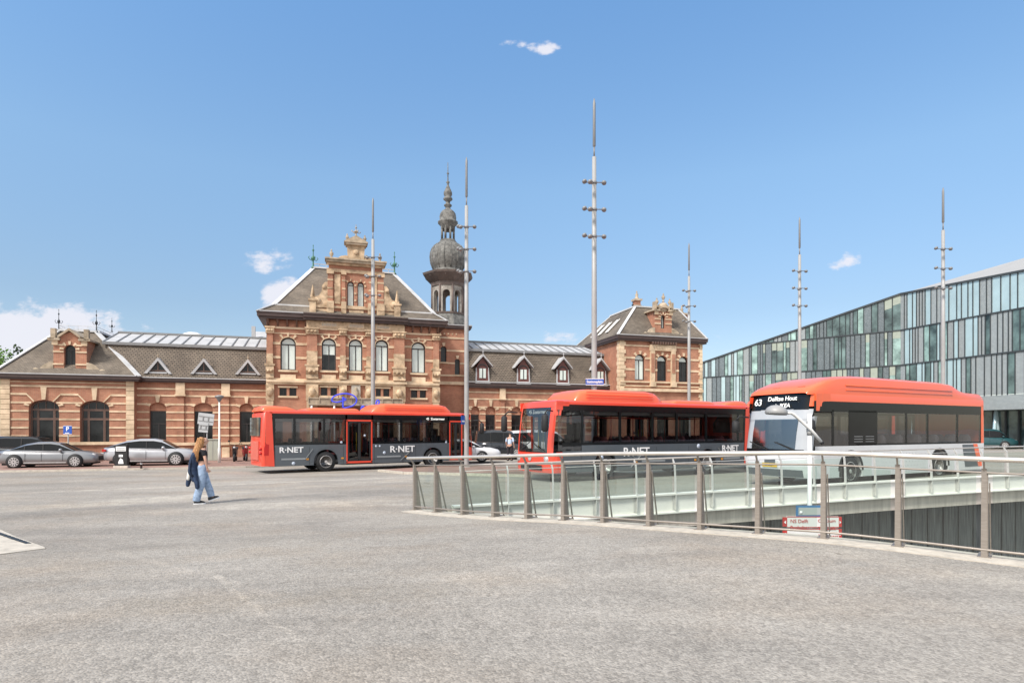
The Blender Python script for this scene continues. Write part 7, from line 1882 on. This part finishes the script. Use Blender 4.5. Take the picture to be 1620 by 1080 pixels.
    for k in range(9):
        y_=-.17+.28*k/8; x_=-.255-.02*math.cos(k*1.9)
        fm.tube([(x_+.05,y_*.6,1.2),(x_-.005,y_*.9,1.02),(x_-.015,y_,.86),(x_+.0,y_*1.1+.01,.72)],[.008,.016,.017,.006],5,cap=False)
    fm.build('folds',nv,J)
    wt=mat('cream_bag',(.68,.66,.62),.8,var=.1)
    skin_mesh('tote_bag',[[(V(-.22,.02,.98),(.05,.03)),(V(-.27,.02,.85),(.07,.05)),(V(-.30,.02,.66),(.075,.05)),(V(-.30,.02,.60),(.05,.04))]],root,wt)
    sh=MB()
    for c_,a in ((V(-.06,-.10,0),0),(V(.30,.09,.075),-18)):
        xf=Matrix.Translation(c_)@Matrix.Rotation(R(a),4,'Y'); s=MB(xf)
        s.grid([[(x,w_*math.cos(t),z0+h*max(0,math.sin(t))) for t in [k*math.pi/6 for k in range(7)]] for x,w_,z0,h in ((-.13,.02,.025,.05),(-.12,.04,.025,.085),(-.05,.045,.025,.09),(.04,.048,.025,.065),(.10,.04,.025,.045),(.135,.015,.025,.02))],0,True)
        s.build('shoe',M['black'],root); s2=MB(xf); s2.prism([(-.135,-.03,0),(-.12,-.045,0),(.08,-.052,0),(.14,-.02,0),(.14,.02,0),(.08,.052,0),(-.12,.045,0),(-.135,.03,0)],(0,0,.03)); s2.build('shoe_sole',M['txt'],root)
walking_woman()
def standing_man():
    q=XY(806.5,38.0); root=empty('person',(q.x,q.y,q.z+.08),R(70),'man in pale blue shirt and dark trousers standing by the parked cars','person')
    hip=V(0,0,.96)
    B=skin_mesh('body',[[(hip,(.13,.10)),(V(.01,0,1.2),(.14,.10)),(V(.02,0,1.42),(.12,.08)),(V(.03,0,1.50),.055),(V(.05,0,1.60),(.065,.075)),(V(.055,0,1.67),(.075,.09)),(V(.05,0,1.75),(.05,.06))],
      [(hip,(.13,.10)),(V(0,-.10,.88),.09),(V(.03,-.11,.5),.06),(V(-.02,-.11,.08),.042),(V(.12,-.11,.03),.03)],[(hip,(.13,.10)),(V(0,.10,.88),.09),(V(-.02,.11,.5),.06),(V(-.08,.11,.08),.042),(V(.06,.11,.03),.03)],
      [(V(.02,0,1.42),(.12,.08)),(V(.02,-.2,1.42),.055),(V(-.04,-.26,1.15),.042),(V(.06,-.27,.92),.028)],[(V(.02,0,1.42),(.12,.08)),(V(.02,.2,1.42),.055),(V(.02,.26,1.15),.042),(V(.12,.25,.92),.028)]]
      +hand(V(.06,-.27,.92),(.3,0,-.9),(0,.9,0),1)+hand(V(.12,.25,.92),(.3,0,-.9),(0,-.9,0),-1),root,skin)
    sm_=mat('pale_blue_shirt_cloth',(.50,.58,.72),.85,var=.1,scale=10)
    skin_mesh('shirt',[[(V(0,0,.95),(.15,.12)),(V(.01,0,1.2),(.16,.12)),(V(.02,0,1.42),(.14,.095)),(V(.03,0,1.48),(.07,.07))],[(V(.02,0,1.42),(.14,.095)),(V(.02,-.2,1.42),.07),(V(-.04,-.26,1.17),.058)],[(V(.02,0,1.42),(.14,.095)),(V(.02,.2,1.42),.07),(V(.02,.26,1.17),.058)]],root,sm_)
    skin_mesh('trousers',[[(V(0,0,1.0),(.15,.12)),(V(0,-.10,.86),.11),(V(.03,-.11,.5),.085),(V(-.02,-.11,.10),.07)],[(V(0,0,1.0),(.15,.12)),(V(0,.10,.86),.11),(V(-.02,.11,.5),.085),(V(-.08,.11,.10),.07)]],root,mat_once('dark_trousers',(.03,.025,.03),.9))
    skin_mesh('hair',[[(V(.03,0,1.78),(.05,.06)),(V(.02,0,1.74),(.085,.095)),(V(-.0,0,1.66),(.07,.085))]],root,mat_once('dark_hair',(.03,.02,.015),.7))
    for x,y in ((.05,-.11),(-.01,.11)):
        s=MB(Matrix.Translation((x,y,0))); s.prism([(-.12,-.045,0),(.1,-.05,0),(.15,0,0),(.1,.05,0),(-.12,.045,0)],(0,0,.07)); s.build('shoe',M['black'],root)
standing_man()
